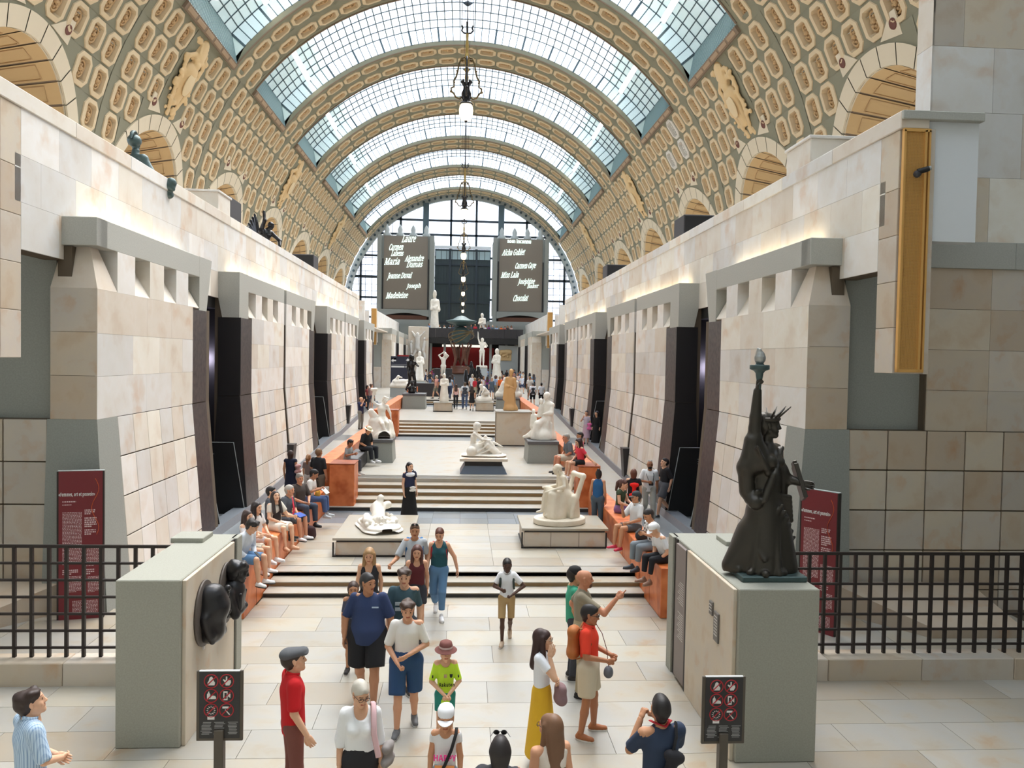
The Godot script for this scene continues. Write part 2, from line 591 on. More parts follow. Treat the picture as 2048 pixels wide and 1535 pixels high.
func floors():
	var f := struct("floor", "pale limestone floor of the nave rising in terraces")
	bx("base_slab", f, M.joint, W(-18.2, -0.3, -3.0), W(18.2, -0.022, 16.3))
	bx("near_paving", f, M.floor0, W(-18.2, -0.022, -3.0), W(18.2, 0.0, 5.2))
	rng.seed = 5
	var rows := []
	for k in 15: rows.append(15.79 - 0.757 * (k + 1))
	var k := 0
	for r in rows:
		var wide: bool = r < 11.4
		var x := -9.0 if wide else -4.2
		var xe := 9.75 if wide else 4.0
		x -= (0.78 if k % 2 == 0 else 0.0) - 0.12
		while x < xe:
			var x1: float = x + 1.555
			bx("paving_slab", f, M["floor%d" % rng.randi_range(0, 5)], W(maxf(x, -4.2 if not wide else -99.0) + 0.003, -0.022, r + 0.004), W(minf(x1, 4.2 if not wide else 99.0) - 0.003, 0.0, r + 0.753))
			x = x1
		k += 1
	bx("border_strip", f, M.floor1, W(-3.93, -0.022, 15.8), W(3.93, 0.0, 16.32))
	flight(16.3, 0.45, 0.0, T1, 3, -3.93, 3.93, f)
	# first terrace
	bx("terrace_base", f, M.joint, W(-6.6, -0.3, 17.2), W(6.6, T1 - 0.022, 24.0))
	for j in 9:
		var d := 17.62 + 0.757 * j
		var last := j >= 6
		var x := -3.93
		var i := 0
		while x < 3.9:
			var x1 := minf(x + (0.79 if last else 1.57), 3.93)
			var m = M["blue%d" % ((i * 5 + j) % 6)] if last else M["floor%d" % rng.randi_range(0, 5)]
			var de := 24.0 if j == 8 else d + 0.753
			bx("paving_slab", f, m, W(x + 0.003, T1 - 0.022, d + (0.004 if j else -0.0)), W(x1 - 0.003, T1, de))
			x = x1
			i += 1
	flight(23.97, 0.65, T1, T2, 5, -3.9, 3.9, f)
	bx("terrace_slab", f, M.floor0, W(-4.2, -0.3, 26.5), W(4.2, T2, 38.8))
	bx("band_slab", f, M.blue1, W(-4.2, -0.3, 38.8), W(4.2, T2, 40.7))
	flight(40.6, 0.73, T2, T3, 5, -3.9, 3.9, f)
	bx("terrace_slab", f, M.floor2, W(-4.2, -0.3, 43.5), W(4.2, T3, 55.8))
	bx("band_slab", f, M.blue2, W(-4.2, -0.3, 55.8), W(4.2, T3, 57.8))
	flight(57.7, 0.35, T3, T4, 3, -3.9, 3.9, f)
	bx("terrace_slab", f, M.floor1, W(-4.2, -0.3, 58.7), W(4.2, T4, 66.0))
	bx("far_slab", f, M.floor2, W(-18.2, -0.3, 66.0), W(18.2, T4, 126.0))
	for s in [-1.0, 1.0]:
		bx("side_slab", f, M.floor2, W(s * 4.2, -0.3, 14.5), W(s * 9.5, T1, 20.6))
		bx("dark_slab", f, M.blue4, W(s * 4.2, -0.3, 20.6), W(s * 9.5, T1 + 0.002, 24.0))
		var stops := [24.0, 38.3, 41.0, 53.0, 60.0, 66.0]
		for i in 5:
			var b := MB.new()
			var a0: float = stops[i]
			var a1: float = stops[i + 1]
			var x0: float = 4.2
			var p := []
			for yy in [[-0.3, -0.3], [ramp_y(a0), ramp_y(a1)]]:
				if s > 0: p.append_array([W(x0, yy[0], a0), W(9.5, yy[0], a0), W(9.5, yy[1], a1), W(x0, yy[1], a1)])
				else: p.append_array([W(-9.5, yy[0], a0), W(-x0, yy[0], a0), W(-x0, yy[1], a1), W(-9.5, yy[1], a1)])
			b.hexa(p)
			obj("ramp_slab", b.mesh(), M.blue3 if i in [1, 3] else M.floor2, f)
		# raised ledge with low stone kerb at the sides of the near floor
		bx("ledge", f, M.joint, W(s * 4.2, -0.3, 12.0), W(s * 18.0, 0.30, 14.6))
		var xx := 4.25
		var q := 0
		while xx < 10.0:
			bx("kerb_stone", f, M["tan%d" % (q % 4)], W(s * (xx + 0.004), -0.02, 11.93), W(s * (xx + 1.5), 0.34, 12.36), 0.012)
			for dd in 2:
				bx("ledge_slab", f, M["floor%d" % ((q * 2 + dd) % 6)], W(s * (xx + 0.004), 0.28, 12.364 + dd * 1.1), W(s * (xx + 1.5), 0.32, 13.46 + dd * 1.1))
			xx += 1.504
			q += 1
	# long inclined kerb at the foot of both stone fronts
	for s in [-1.0, 1.0]:
		var b := MB.new()
		for seg in [[19.0, 24.0], [24.0, 38.3], [38.3, 41.0], [41.0, 53.0], [53.0, 59.0]]:
			var y0: float = ramp_y(seg[0])
			var y1: float = ramp_y(seg[1])
			var p := []
			for yy in [0.0, 1.0]:
				var xa := 5.98 if yy == 0.0 else 6.12
				if s > 0: p.append_array([W(xa, y0 - 0.1 + yy * 0.28, seg[0]), W(6.5, y0 - 0.1 + yy * 0.28, seg[0]), W(6.5, y1 - 0.1 + yy * 0.28, seg[1]), W(xa, y1 - 0.1 + yy * 0.28, seg[1])])
				else: p.append_array([W(-6.5, y0 - 0.1 + yy * 0.28, seg[0]), W(-xa, y0 - 0.1 + yy * 0.28, seg[0]), W(-xa, y1 - 0.1 + yy * 0.28, seg[1]), W(-6.5, y1 - 0.1 + yy * 0.28, seg[1])])
			b.hexa(p)
		obj("kerb", b.mesh(), M.blue0, f)

# ---------------------------------------------------------------- stone fronts of the side galleries
func fslab(called: String, par: Node, m, s: float, xa: float, ya: float, xb: float, yb: float, d0: float, d1: float, t := 0.03, bev := 0.0):
	var vv := Vector3(s * (xb - xa), yb - ya, 0).normalized()
	var nn := Vector3(vv.y, -vv.x, 0) if s < 0 else Vector3(-vv.y, vv.x, 0)
	var u := vv.cross(nn)
	var o := W(s * xa, ya, d0 if s < 0 else d1)
	return slab(called, par, m, o - nn * t, u, d1 - d0, vv, Vector2(xb - xa, yb - ya).length(), t, bev)

func bat(y: float) -> float:   # half width of the nave at height y: the fronts lean out below 3.7 m
	return 6.4 if y >= 3.7 else 6.4 - 0.0806 * (3.7 - y)

func unit(par: Node, s: float, d0: float, d1: float, near: bool, half := false):
	var yb := ramp_y(d0) - 0.1
	var p := struct_part("pylon", par)
	var steel := 1.4
	var a := d0 + (0.0 if near else steel)       # stone from a to e
	var e := d1 - steel
	var mid := (d0 + d1) * 0.5
	var slot := not near and not half
	# core
	var spans := [[d0 + 0.06, mid - 0.18], [mid + 0.18, d1 - 0.05]] if slot else [[d0 + 0.06, d1 - 0.05]]
	for sp in spans:
		var b := MB.new()
		var poly := PackedVector2Array([Vector2(bat(yb) + 0.035, yb), Vector2(7.1, yb), Vector2(7.1, 6.74), Vector2(6.86, 6.74), Vector2(6.86, 5.98), Vector2(6.435, 5.98), Vector2(6.435, 3.7)])
		if s > 0:
			b.prism(poly, W(0, 0, sp[1]), Vector3(1, 0, 0), Vector3.UP, Vector3(0, 0, 1), sp[1] - sp[0])
		else:
			var q := PackedVector2Array()
			for i in poly.size(): q.append(Vector2(-poly[poly.size() - 1 - i].x, poly[poly.size() - 1 - i].y))
			b.prism(q, W(0, 0, sp[1]), Vector3(1, 0, 0), Vector3.UP, Vector3(0, 0, 1), sp[1] - sp[0])
		obj("core", b.mesh(), M.joint, p)
	if slot:
		bx("slot_back", p, M.steel_black, W(s * 6.56, yb, mid - 0.2), W(s * 7.1, 7.2, mid + 0.2))
		var b2 := MB.new()
		var yf := ramp_y(mid)
		var xf := bat(yf + 0.6)
		b2.hexa([W(s * (xf + 0.3), yf, mid - s * 0.22), W(s * (xf - 0.12), yf, mid - s * 0.22), W(s * (xf - 0.12), yf, mid + s * 0.22), W(s * (xf + 0.3), yf, mid + s * 0.22),
			W(s * (xf + 0.3), yf + 1.15, mid - s * 0.27), W(s * (xf - 0.2), yf + 1.15, mid - s * 0.27), W(s * (xf - 0.2), yf + 1.15, mid + s * 0.27), W(s * (xf + 0.3), yf + 1.15, mid + s * 0.27)] if true else [])
		obj("slot_casing", b2.mesh(), M.steel_black, p)
	# stone cladding
	var cols := []
	var c0 := a + (0.84 if near else 0.0)
	if slot:
		for half_span in [[c0, mid - 0.18], [mid + 0.18, e]]:
			var nc := int(round((half_span[1] - half_span[0]) / 0.75))
			for i in nc: cols.append([lerpf(half_span[0], half_span[1], float(i) / nc), lerpf(half_span[0], half_span[1], float(i + 1) / nc)])
	else:
		var nc := int(round((e - c0) / 0.75))
		for i in nc: cols.append([lerpf(c0, e, float(i) / nc), lerpf(c0, e, float(i + 1) / nc)])
	var row := 0
	var y := 3.7
	while y > yb + 0.05:
		var y0 := maxf(y - 0.75, yb)
		var ci := 0
		for c in cols:
			fslab("stone_panel", p, M["lime%d" % rng.randi_range(0, 5)], s, bat(y0), y0 + 0.012, bat(y), y - 0.012, c[0] + (0.008 if d0 < 20 else 0.006), c[1] - 0.006, 0.035, 0.006)
			ci += 1
		y -= 0.75
		row += 1
	for r in 3:
		var y0 := 3.7 + 0.76 * r
		var y1: float = [4.46, 5.22, 6.0][r]
		var i := 0
		while i < cols.size():
			var st := 2 if (i > 0 or r % 2 == 0) else 1
			var j := mini(i + st, cols.size()) - 1
			if slot and i < cols.size() / 2 and j >= cols.size() / 2: j = cols.size() / 2 - 1
			var dd0: float = cols[i][0]
			if near and i == 0: dd0 = a
			fslab("stone_slab", p, M["lime%d" % rng.randi_range(0, 5)], s, 6.4, y0 + 0.002, 6.4, y1 - 0.002, dd0 + 0.002, cols[j][1] - 0.002, 0.035)
			i = j + 1
	# crenels under the cap
	var nich := []
	if near: nich = [[14.5, 15.32], [16.12, 16.87], [17.64, 18.38], [19.16, 19.92]]
	elif half: nich = [[d0 + 1.1, d0 + 1.85], [d0 + 2.6, d0 + 3.35], [d0 + 4.1, d0 + 4.85]]
	else:
		for i in 3: nich.append([d0 + 1.1 + 1.5 * i, d0 + 1.84 + 1.5 * i])
		for i in 3: nich.append([d1 - 1.84 - 1.5 * (2 - i), d1 - 1.1 - 1.5 * (2 - i)])
	for q in nich:
		if near and q[0] < 14.6: continue
		fslab("crenel_slope", p, M.lime1, s, 6.4, 6.0, 6.84, 6.76, q[0], q[1], 0.05)
	for i in nich.size() - 1:
		var g0: float = nich[i][1]
		var g1: float = nich[i + 1][0]
		if slot and i == nich.size() / 2 - 1:
			bx("crenel_pier", p, M.lime0, W(s * 6.4, 6.0, g0), W(s * 6.88, 6.752, mid - 0.18))
			bx("crenel_pier", p, M.lime2, W(s * 6.4, 6.0, mid + 0.18), W(s * 6.88, 6.752, g1))
		else:
			bx("crenel_pier", p, M["lime%d" % (i % 3)], W(s * 6.4, 6.0, g0), W(s * 6.88, 6.752, g1))
	# cap of grey stone: beam and flared ends
	var joints := [d0, mid - 0.18, mid + 0.18, d1] if slot else [d0, d1]
	for i in range(0, joints.size(), 2):
		bx("cap_beam", p, M.concrete, W(s * 6.4, 6.75, joints[i] + (0.0 if near else 0.02)), W(s * 7.06, 7.25, joints[i + 1] - 0.3 if i + 2 >= joints.size() else joints[i + 1]), 0.01)
	for end in ([1] if near else [0, 1]):
		var b := MB.new()
		var q := []
		for yy in [[5.95, 6.88, 0.0], [7.25, 7.14, 0.4]]:
			var z0: float = d0 if end == 0 else d1 - 0.95
			var z1: float = d0 + 0.98 if end == 0 else d1 - 0.4 + yy[2]
			if s > 0: q.append_array([W(6.398, yy[0], z0), W(yy[1], yy[0], z0), W(yy[1], yy[0], z1), W(6.398, yy[0], z1)])
			else: q.append_array([W(-yy[1], yy[0], z0), W(-6.398, yy[0], z0), W(-6.398, yy[0], z1), W(-yy[1], yy[0], z1)])
		b.hexa(q)
		obj("cap_end", b.mesh(), M.concrete, p)
	# dark steel plates at the openings
	for end in ([1] if near else [0, 1]):
		var g0 := d0 + 0.05 if end == 0 else d1 - 1.4
		var g1 := d0 + 1.4 if end == 0 else d1 - 0.38
		fslab("steel_plate", p, M.steel, s, 6.4, 3.71, 6.4, 5.95, g0, g1, 0.06)
		fslab("steel_plate", p, M.steel, s, bat(yb), yb, 6.4, 3.69, g0, g1, 0.06)
		if end == 0:
			bx("end_plate", p, M.steel_black, W(s * 6.36, 3.7, d0 + 0.03), W(s * 7.0, 5.95, d0 + 0.1))
			var b := MB.new()
			var xb := bat(yb)
			if s > 0: b.hexa([W(xb, yb, d0 + 0.0), W(7.2, yb, d0), W(7.2, yb, d0 + 0.1), W(xb, yb, d0 + 0.1), W(6.37, 3.69, d0 + 0.03), W(7.0, 3.69, d0 + 0.03), W(7.0, 3.69, d0 + 0.1), W(6.37, 3.69, d0 + 0.1)])
			else: b.hexa([W(-7.2, yb, d0), W(-xb, yb, d0), W(-xb, yb, d0 + 0.1), W(-7.2, yb, d0 + 0.1), W(-7.0, 3.69, d0 + 0.03), W(-6.37, 3.69, d0 + 0.03), W(-6.37, 3.69, d0 + 0.1), W(-7.0, 3.69, d0 + 0.1)])
			obj("end_plate", b.mesh(), M.steel_black, p)
	# warm strip lamp lying on the cap behind its edge
	var ln := d1 - d0 - 1.4
	var lampm := bx("strip_lamp", p, M.lamp_warm, W(s * 6.80, 7.26, d0 + 0.8), W(s * 6.86, 7.30, d1 - 0.7))
	var al := AreaLight3D.new()
	al.name = "strip_light"
	al.area_size = Vector2(ln, 0.06)
	al.light_energy = COVE * ln
	al.light_color = Color(1.0, 0.9, 0.74)
	al.shadow_enabled = true
	add_child(al, true)
	var tgt := Vector3(s, 1.3, 0).normalized()
	al.transform = Transform3D(Basis(Vector3(0, 0, 1), tgt.cross(Vector3(0, 0, 1)) * -1.0, -tgt), W(s * 6.83, 7.33, (d0 + d1) * 0.5 + 0.05))

const COVE := 0.14
func struct_part(called: String, par: Node) -> Node3D:
	var o := Node3D.new()
	o.name = called
	par.add_child(o, true)
	return o

func fronts():
	rng.seed = 7
	var lw := mat("lamp_warm", rgb(255, 236, 200), 0.5)
	lw.emission_enabled = true
	lw.emission = rgb(255, 226, 178)
	lw.emission_energy_multiplier = 1.5
	for s in [-1.0, 1.0]:
		var w := struct("wall_left" if s < 0 else "wall_right", "tall limestone gallery front with grey capped pylons along the " + ("left" if s < 0 else "right") + " of the nave")
		unit(w, s, 14.5, 20.9, true)
		unit(w, s, 23.45, 35.4, false)
		unit(w, s, 38.35, 50.1, false)
		unit(w, s, 52.7, 59.0, false, true)
		near_front(w, s)
		# parapet wall above the fronts
		var pp := struct_part("parapet", w)
		bx("core", pp, M.joint, W(s * 7.035, 6.5, 13.0), W(s * 7.4, 8.95, 54.6))
		var rows := [[6.5, 7.24], [7.24, 7.98], [7.98, 8.72]]
		for r in 3:
			var d := 13.2 - (0.6 if r % 2 else 0.0)
			var dn := maxf(d, 13.02)
			while dn < 54.6:
				var d1 := minf(d + 1.2, 54.6)
				if not (r == 0 and false):
					fslab("stone_slab", pp, M["lime%d" % rng.randi_range(0, 5)], s, 7.0, rows[r][0] + 0.002, 7.0, rows[r][1] - 0.002, dn + 0.002, d1 - 0.002, 0.035)
				d = d1
				dn = d
		var dc := 12.55
		while dc < 54.6:
			var d1 := minf(dc + 2.4, 54.65)
			bx("coping_stone", pp, M["lime%d" % rng.randi_range(0, 5)], W(s * 6.97, 8.72, dc + 0.002), W(s * 7.45, 9.0, d1 - 0.002), 0.012)
			dc = d1
		# hanging pier with the loudspeaker grille at the near end
		fin(w, s, 12.55, 7.0, 4.78, 8.72)
		# rooms behind the openings
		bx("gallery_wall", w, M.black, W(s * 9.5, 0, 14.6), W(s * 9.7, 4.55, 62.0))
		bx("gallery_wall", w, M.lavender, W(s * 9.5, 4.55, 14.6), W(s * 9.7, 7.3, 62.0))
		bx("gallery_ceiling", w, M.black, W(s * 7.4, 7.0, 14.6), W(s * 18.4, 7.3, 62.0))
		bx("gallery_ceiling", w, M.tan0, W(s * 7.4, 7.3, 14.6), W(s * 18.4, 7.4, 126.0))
		for gd in [[20.9, 23.45], [35.4, 38.35], [50.1, 52.7]]:
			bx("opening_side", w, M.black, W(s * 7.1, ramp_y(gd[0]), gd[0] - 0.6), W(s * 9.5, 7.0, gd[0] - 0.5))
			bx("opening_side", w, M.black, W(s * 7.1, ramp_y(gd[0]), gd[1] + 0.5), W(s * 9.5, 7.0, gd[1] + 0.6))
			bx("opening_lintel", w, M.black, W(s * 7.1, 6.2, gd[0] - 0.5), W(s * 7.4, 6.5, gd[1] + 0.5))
	# square speakers and white plinths standing on the parapets come with the objects

func fin(w: Node, s: float, d: float, x: float, y0: float, y1: float, k := 1.0):
	var f := struct_part("hanging_pier", w)
	var q := 0
	for yy in [[y0, y0 + (y1 - y0) * 0.19], [y0 + (y1 - y0) * 0.19, y0 + (y1 - y0) * 0.38], [y0 + (y1 - y0) * 0.38, y0 + (y1 - y0) * 0.57], [y0 + (y1 - y0) * 0.57, y0 + (y1 - y0) * 0.76], [y0 + (y1 - y0) * 0.76, y1]]:
		bx("stone_block", f, M["tan%d" % q], W(s * x, yy[0] + 0.003, d + 0.08), W(s * (x + 0.55 * k), yy[1] - 0.003, d + 0.65 * k), 0.008)
		q += 1
	bx("stone_cheek", f, M.tan2, W(s * (x + 0.47 * k), y0, d + 0.0), W(s * (x + 0.55 * k), y1, d + 0.079))
	# gold frame with square lattice
	bx("grille_back", f, M.grille_back, W(s * (x + 0.04), y0 + 0.1, d + 0.03), W(s * (x + 0.46 * k), y1 - 0.05, d + 0.079))
	var fr := MB.new()
	var xa := x + 0.015
	var xb := x + 0.46 * k
	for xx in [[xa, xa + 0.035], [xb - 0.1 * k, xb - 0.06 * k], [xb - 0.03 * k, xb]]:
		fr.box(W(s * (xx[0] + xx[1]) * 0.5, (y0 + y1) * 0.5, d), Vector3(xx[1] - xx[0], y1 - y0 - 0.06, 0.07))
	fr.box(W(s * (xa + xb) * 0.5, y0 + 0.05, d), Vector3(xb - xa, 0.05, 0.07))
	fr.box(W(s * (xa + xb) * 0.5, y1 - 0.03, d), Vector3(xb - xa, 0.05, 0.07))
	obj("grille_frame", fr.mesh(), M.gold_grille, f)
	var la := MB.new()
	var x0 := xa + 0.035
	var x1 := xb - 0.1 * k
	var nx := 13
	for i in nx + 1: la.box(W(s * lerpf(x0, x1, float(i) / nx), (y0 + y1) * 0.5, d + 0.0), Vector3(0.010, y1 - y0 - 0.1, 0.02))
	var ny := int((y1 - y0) / ((x1 - x0) / nx))
	for i in ny + 1: la.box(W(s * (x0 + x1) * 0.5, lerpf(y0 + 0.07, y1 - 0.05, float(i) / ny), d + 0.002), Vector3(x1 - x0, 0.010, 0.02))
	tag(obj("lattice", la.mesh(), M.gold_grille, f), "", "", "", "stuff")

func near_front(w: Node, s: float):   # the faces of the first pylon that look at the camera, and the return wall beside it
	var p := struct_part("end_front", w)
	var nz := Vector3(0, 0, 1)
	var ux := Vector3(1, 0, 0)
	var sl := func(called: String, m, xa: float, xb: float, y0: float, y1: float, d: float, t := 0.03, bev := 0.0):
		var lo := minf(s * xa, s * xb)
		slab(called, p, m, W(lo + 0.003, y0 + 0.003, d) - nz * t, ux, absf(xb - xa) - 0.006, Vector3.UP, y1 - y0 - 0.006, t, bev)
	bx("core", p, M.joint, W(s * 6.45, 0, 14.54), W(s * 7.2, 6.0, 14.9))
	for r in 3: sl.call("stone_slab", M["tan%d" % [3, 1, 2][r]], 6.40, 7.2, 3.7 + 0.77 * r, 4.47 + 0.77 * r, 14.5)
	# tapered head of the end pier under the cap
	var b := MB.new()
	var q := []
	for yy in [[6.0, 6.4, 7.2, 14.5, 15.32], [6.75, 6.62, 7.1, 14.72, 15.02]]:
		if s > 0: q.append_array([W(yy[1], yy[0], yy[3]), W(yy[2], yy[0], yy[3]), W(yy[2], yy[0], yy[4]), W(yy[1], yy[0], yy[4])])
		else: q.append_array([W(-yy[2], yy[0], yy[3]), W(-yy[1], yy[0], yy[3]), W(-yy[1], yy[0], yy[4]), W(-yy[2], yy[0], yy[4])])
	b.hexa(q)
	obj("pier_head", b.mesh(), M.tan0, p)
	bx("cap_return", p, M.concrete, W(s * 6.4, 6.75, 14.48), W(s * 7.75, 7.25, 14.9), 0.01)
	bx("recess_wall", p, M.greystone, W(s * 7.2, 3.7, 14.72), W(s * 9.0, 6.75, 15.0))
	# flared grey foot of the pier
	var b2 := MB.new()
	var xb := bat(0.2)
	if s > 0: b2.hexa([W(xb, 0.2, 14.28), W(7.25, 0.2, 14.28), W(7.25, 0.2, 15.33), W(xb, 0.2, 15.33), W(6.4, 3.7, 14.5), W(7.25, 3.7, 14.5), W(7.25, 3.7, 15.33), W(6.4, 3.7, 15.33)])
	else: b2.hexa([W(-7.25, 0.2, 14.28), W(-xb, 0.2, 14.28), W(-xb, 0.2, 15.33), W(-7.25, 0.2, 15.33), W(-7.25, 3.7, 14.5), W(-6.4, 3.7, 14.5), W(-6.4, 3.7, 15.33), W(-7.25, 3.7, 15.33)])
	obj("pier_foot", b2.mesh(), M.greystone, p)
	# lower return wall in square panels, upper wall in larger slabs
	bx("core", p, M.joint, W(s * 7.2, 0, 14.54), W(s * 16.0, 3.7, 14.9))
	bx("core", p, M.joint, W(s * 8.7, 3.7, 14.54), W(s * 16.0, 6.75, 14.9))
	for r in 5:
		var i := 0
		while 7.25 + 0.755 * i < 13.0:
			var xa := 7.25 + 0.755 * i
			sl.call("stone_panel", M["tan%d" % rng.randi_range(0, 5)], xa + 0.008, xa + 0.745, maxf(3.7 - 0.755 * (r + 1), 0.0) + 0.01, 3.7 - 0.755 * r - 0.01, 14.5, 0.04, 0.006)
			i += 1
	for r in 4:
		var i := 0
		while 8.72 + 1.2 * i < 15.0:
			sl.call("stone_slab", M["tan%d" % rng.randi_range(0, 5)], 8.72 + 1.2 * i, 9.92 + 1.2 * i, 3.7 + 0.7625 * r, 4.4625 + 0.7625 * r, 14.5)
			i += 1
	var xx := 7.95
	while xx < 15.0:
		bx("band_stone", p, M.concrete, W(s * xx, 6.75, 14.46), W(s * (xx + 2.395), 7.25, 14.95), 0.008)
		xx += 2.4
	# white painted return beside the hanging pier, under a grey coping
	bx("white_panel", p, M.white_panel, W(s * 7.45, 6.94, 12.62), W(s * 8.32, 8.86, 12.9))
	bx("coping_stone", p, M.concrete, W(s * 6.98, 8.86, 12.5), W(s * 8.34, 9.0, 13.0), 0.01)
	bx("core", p, M.greystone, W(s * 8.34, 7.25, 12.9), W(s * 8.36, 8.86, 14.5))
	if s > 0:   # the tall stone wall that rises out of the picture
		var tw := struct_part("tall_wall", w)
		bx("core", tw, M.joint, W(8.64, 7.25, 14.54), W(17.9, 24.0, 15.0))
		for r in 14:
			var x := 8.6 - (0.6 if r % 2 else 0.0)
			while x < 15.0:
				var x0 := maxf(x, 8.6)
				slab("stone_slab", tw, M["lime%d" % rng.randi_range(0, 5)] if rng.randf() < 0.6 else M["tan%d" % rng.randi_range(0, 5)], W(x0 + 0.003, 7.25 + 1.2 * r + 0.003, 14.54), ux, minf(x + 1.2, 17.9) - x0 - 0.006, Vector3.UP, 1.194, 0.04)
				x += 1.2
		for r in 14: bx("stone_slab", tw, M["lime%d" % (r % 6)], W(8.6, 7.253 + 1.2 * r, 14.5), W(8.64, 8.447 + 1.2 * r, 15.0))
# ---------------------------------------------------------------- the great vault
const VR := 18.15      # radius of the barrel
const VY := 12.0       # height of its axis
const BAY := 13.75
const ROW := 5.15      # degrees between coffer rows
const SKY := 52.4      # half opening of the skylights in degrees
const LC := 12.6       # height of the centre of the side arches
const LO := 5.6        # their outer radius
const LI := 4.78
func bayc(i: int) -> float: return 47.15 + BAY * i

func vp(th: float, d: float, r := VR) -> Vector3:
	var t := deg_to_rad(th)
	return Vector3(r * sin(t), VY + r * cos(t), -d)

func coffer_mesh(cw := 1.657) -> ArrayMesh:   # lies in x (along the nave), y (around the vault), z towards the room; surfaces: frame, shade-toned recess and scrollwork, lattice plate
	var b := MB.new()
	var hw := 0.70
	var hh := 0.765
	var c := 0.34
	var oct := [Vector2(hw, -hh + c), Vector2(hw, hh - c), Vector2(hw - c, hh), Vector2(-hw + c, hh), Vector2(-hw, hh - c), Vector2(-hw, -hh + c), Vector2(-hw + c, -hh), Vector2(hw - c, -hh)]
	var iw := 0.43
	var ih := 0.54
	var ic := 0.12
	var inn := [Vector2(iw, -ih + ic), Vector2(iw, ih - ic), Vector2(iw - ic, ih), Vector2(-iw + ic, ih), Vector2(-iw, ih - ic), Vector2(-iw, -ih + ic), Vector2(-iw + ic, -ih), Vector2(iw - ic, -ih)]
	var up := func(p: Vector2, z: float, k := 1.0) -> Vector3: return Vector3(p.x * k, p.y * k, z)
	for i in 8:
		var j := (i + 1) % 8
		b.quad(up.call(oct[i], -0.02), up.call(oct[j], -0.02), up.call(oct[j], 0.05, 0.97), up.call(oct[i], 0.05, 0.97))
		b.quad(up.call(oct[i], 0.05, 0.97), up.call(oct[j], 0.05, 0.97), up.call(inn[j], 0.07), up.call(inn[i], 0.07))
		b.quad(up.call(inn[i], 0.07), up.call(inn[j], 0.07), up.call(inn[j], -0.22, 0.88), up.call(inn[i], -0.22, 0.88))
	var m := b.mesh()
	var f := MB.new()
	for i in range(1, 7): f.tri(up.call(inn[0], -0.22, 0.88), up.call(inn[i], -0.22, 0.88), up.call(inn[i + 1], -0.22, 0.88))
	# the scroll of leaves in the middle
	f.ball(Vector3(0, 0.02, -0.10), Vector3(0.10, 0.12, 0.12), 8, 6)
	for k in 7:
		var a := TAU * k / 7.0 + 0.3
		f.ball(Vector3(cos(a) * 0.2, sin(a) * 0.22, -0.14), Vector3(0.075, 0.085, 0.10), 6, 4)
	for s in [-1.0, 1.0]:
		var path := []
		for k in 9:
			var a: float = lerpf(-0.7, 3.4, k / 8.0)
			path.append(Vector3(s * 0.04 + cos(a) * lerpf(0.31, 0.2, k / 8.0), s * (0.14 + sin(a) * lerpf(0.30, 0.2, k / 8.0)), -0.10))
		f.tube(path, 0.05, 5)
	f.mesh(m)
	var l := MB.new()
	var sq := [Vector2(cw / 2, -0.818), Vector2(cw / 2, 0.818), Vector2(-cw / 2, 0.818), Vector2(-cw / 2, -0.818)]
	for q in 4:
		var A: Vector2 = sq[q]
		var B: Vector2 = sq[(q + 1) % 4]
		l.quad(up.call(A, 0), up.call(B, 0), up.call(oct[(2 * q + 1) % 8], 0), up.call(oct[2 * q], 0))
		l.tri(up.call(B, 0), up.call(oct[(2 * q + 2) % 8], 0), up.call(oct[(2 * q + 1) % 8], 0))
	l.mesh(m)
	return m

func on_vault(th: float, d: float, out := 0.0) -> Transform3D:   # frame: x along the nave towards the camera side-correct, y up the vault, z to the axis
	var p := vp(th, d, VR - out)
	var z := (Vector3(0, VY, -d) - p).normalized()
	var y := vp(th - 1.0, d) - vp(th, d)
	y = (y if th > 0 else -y).normalized()
	return Transform3D(Basis(y.cross(z), y, z), p)

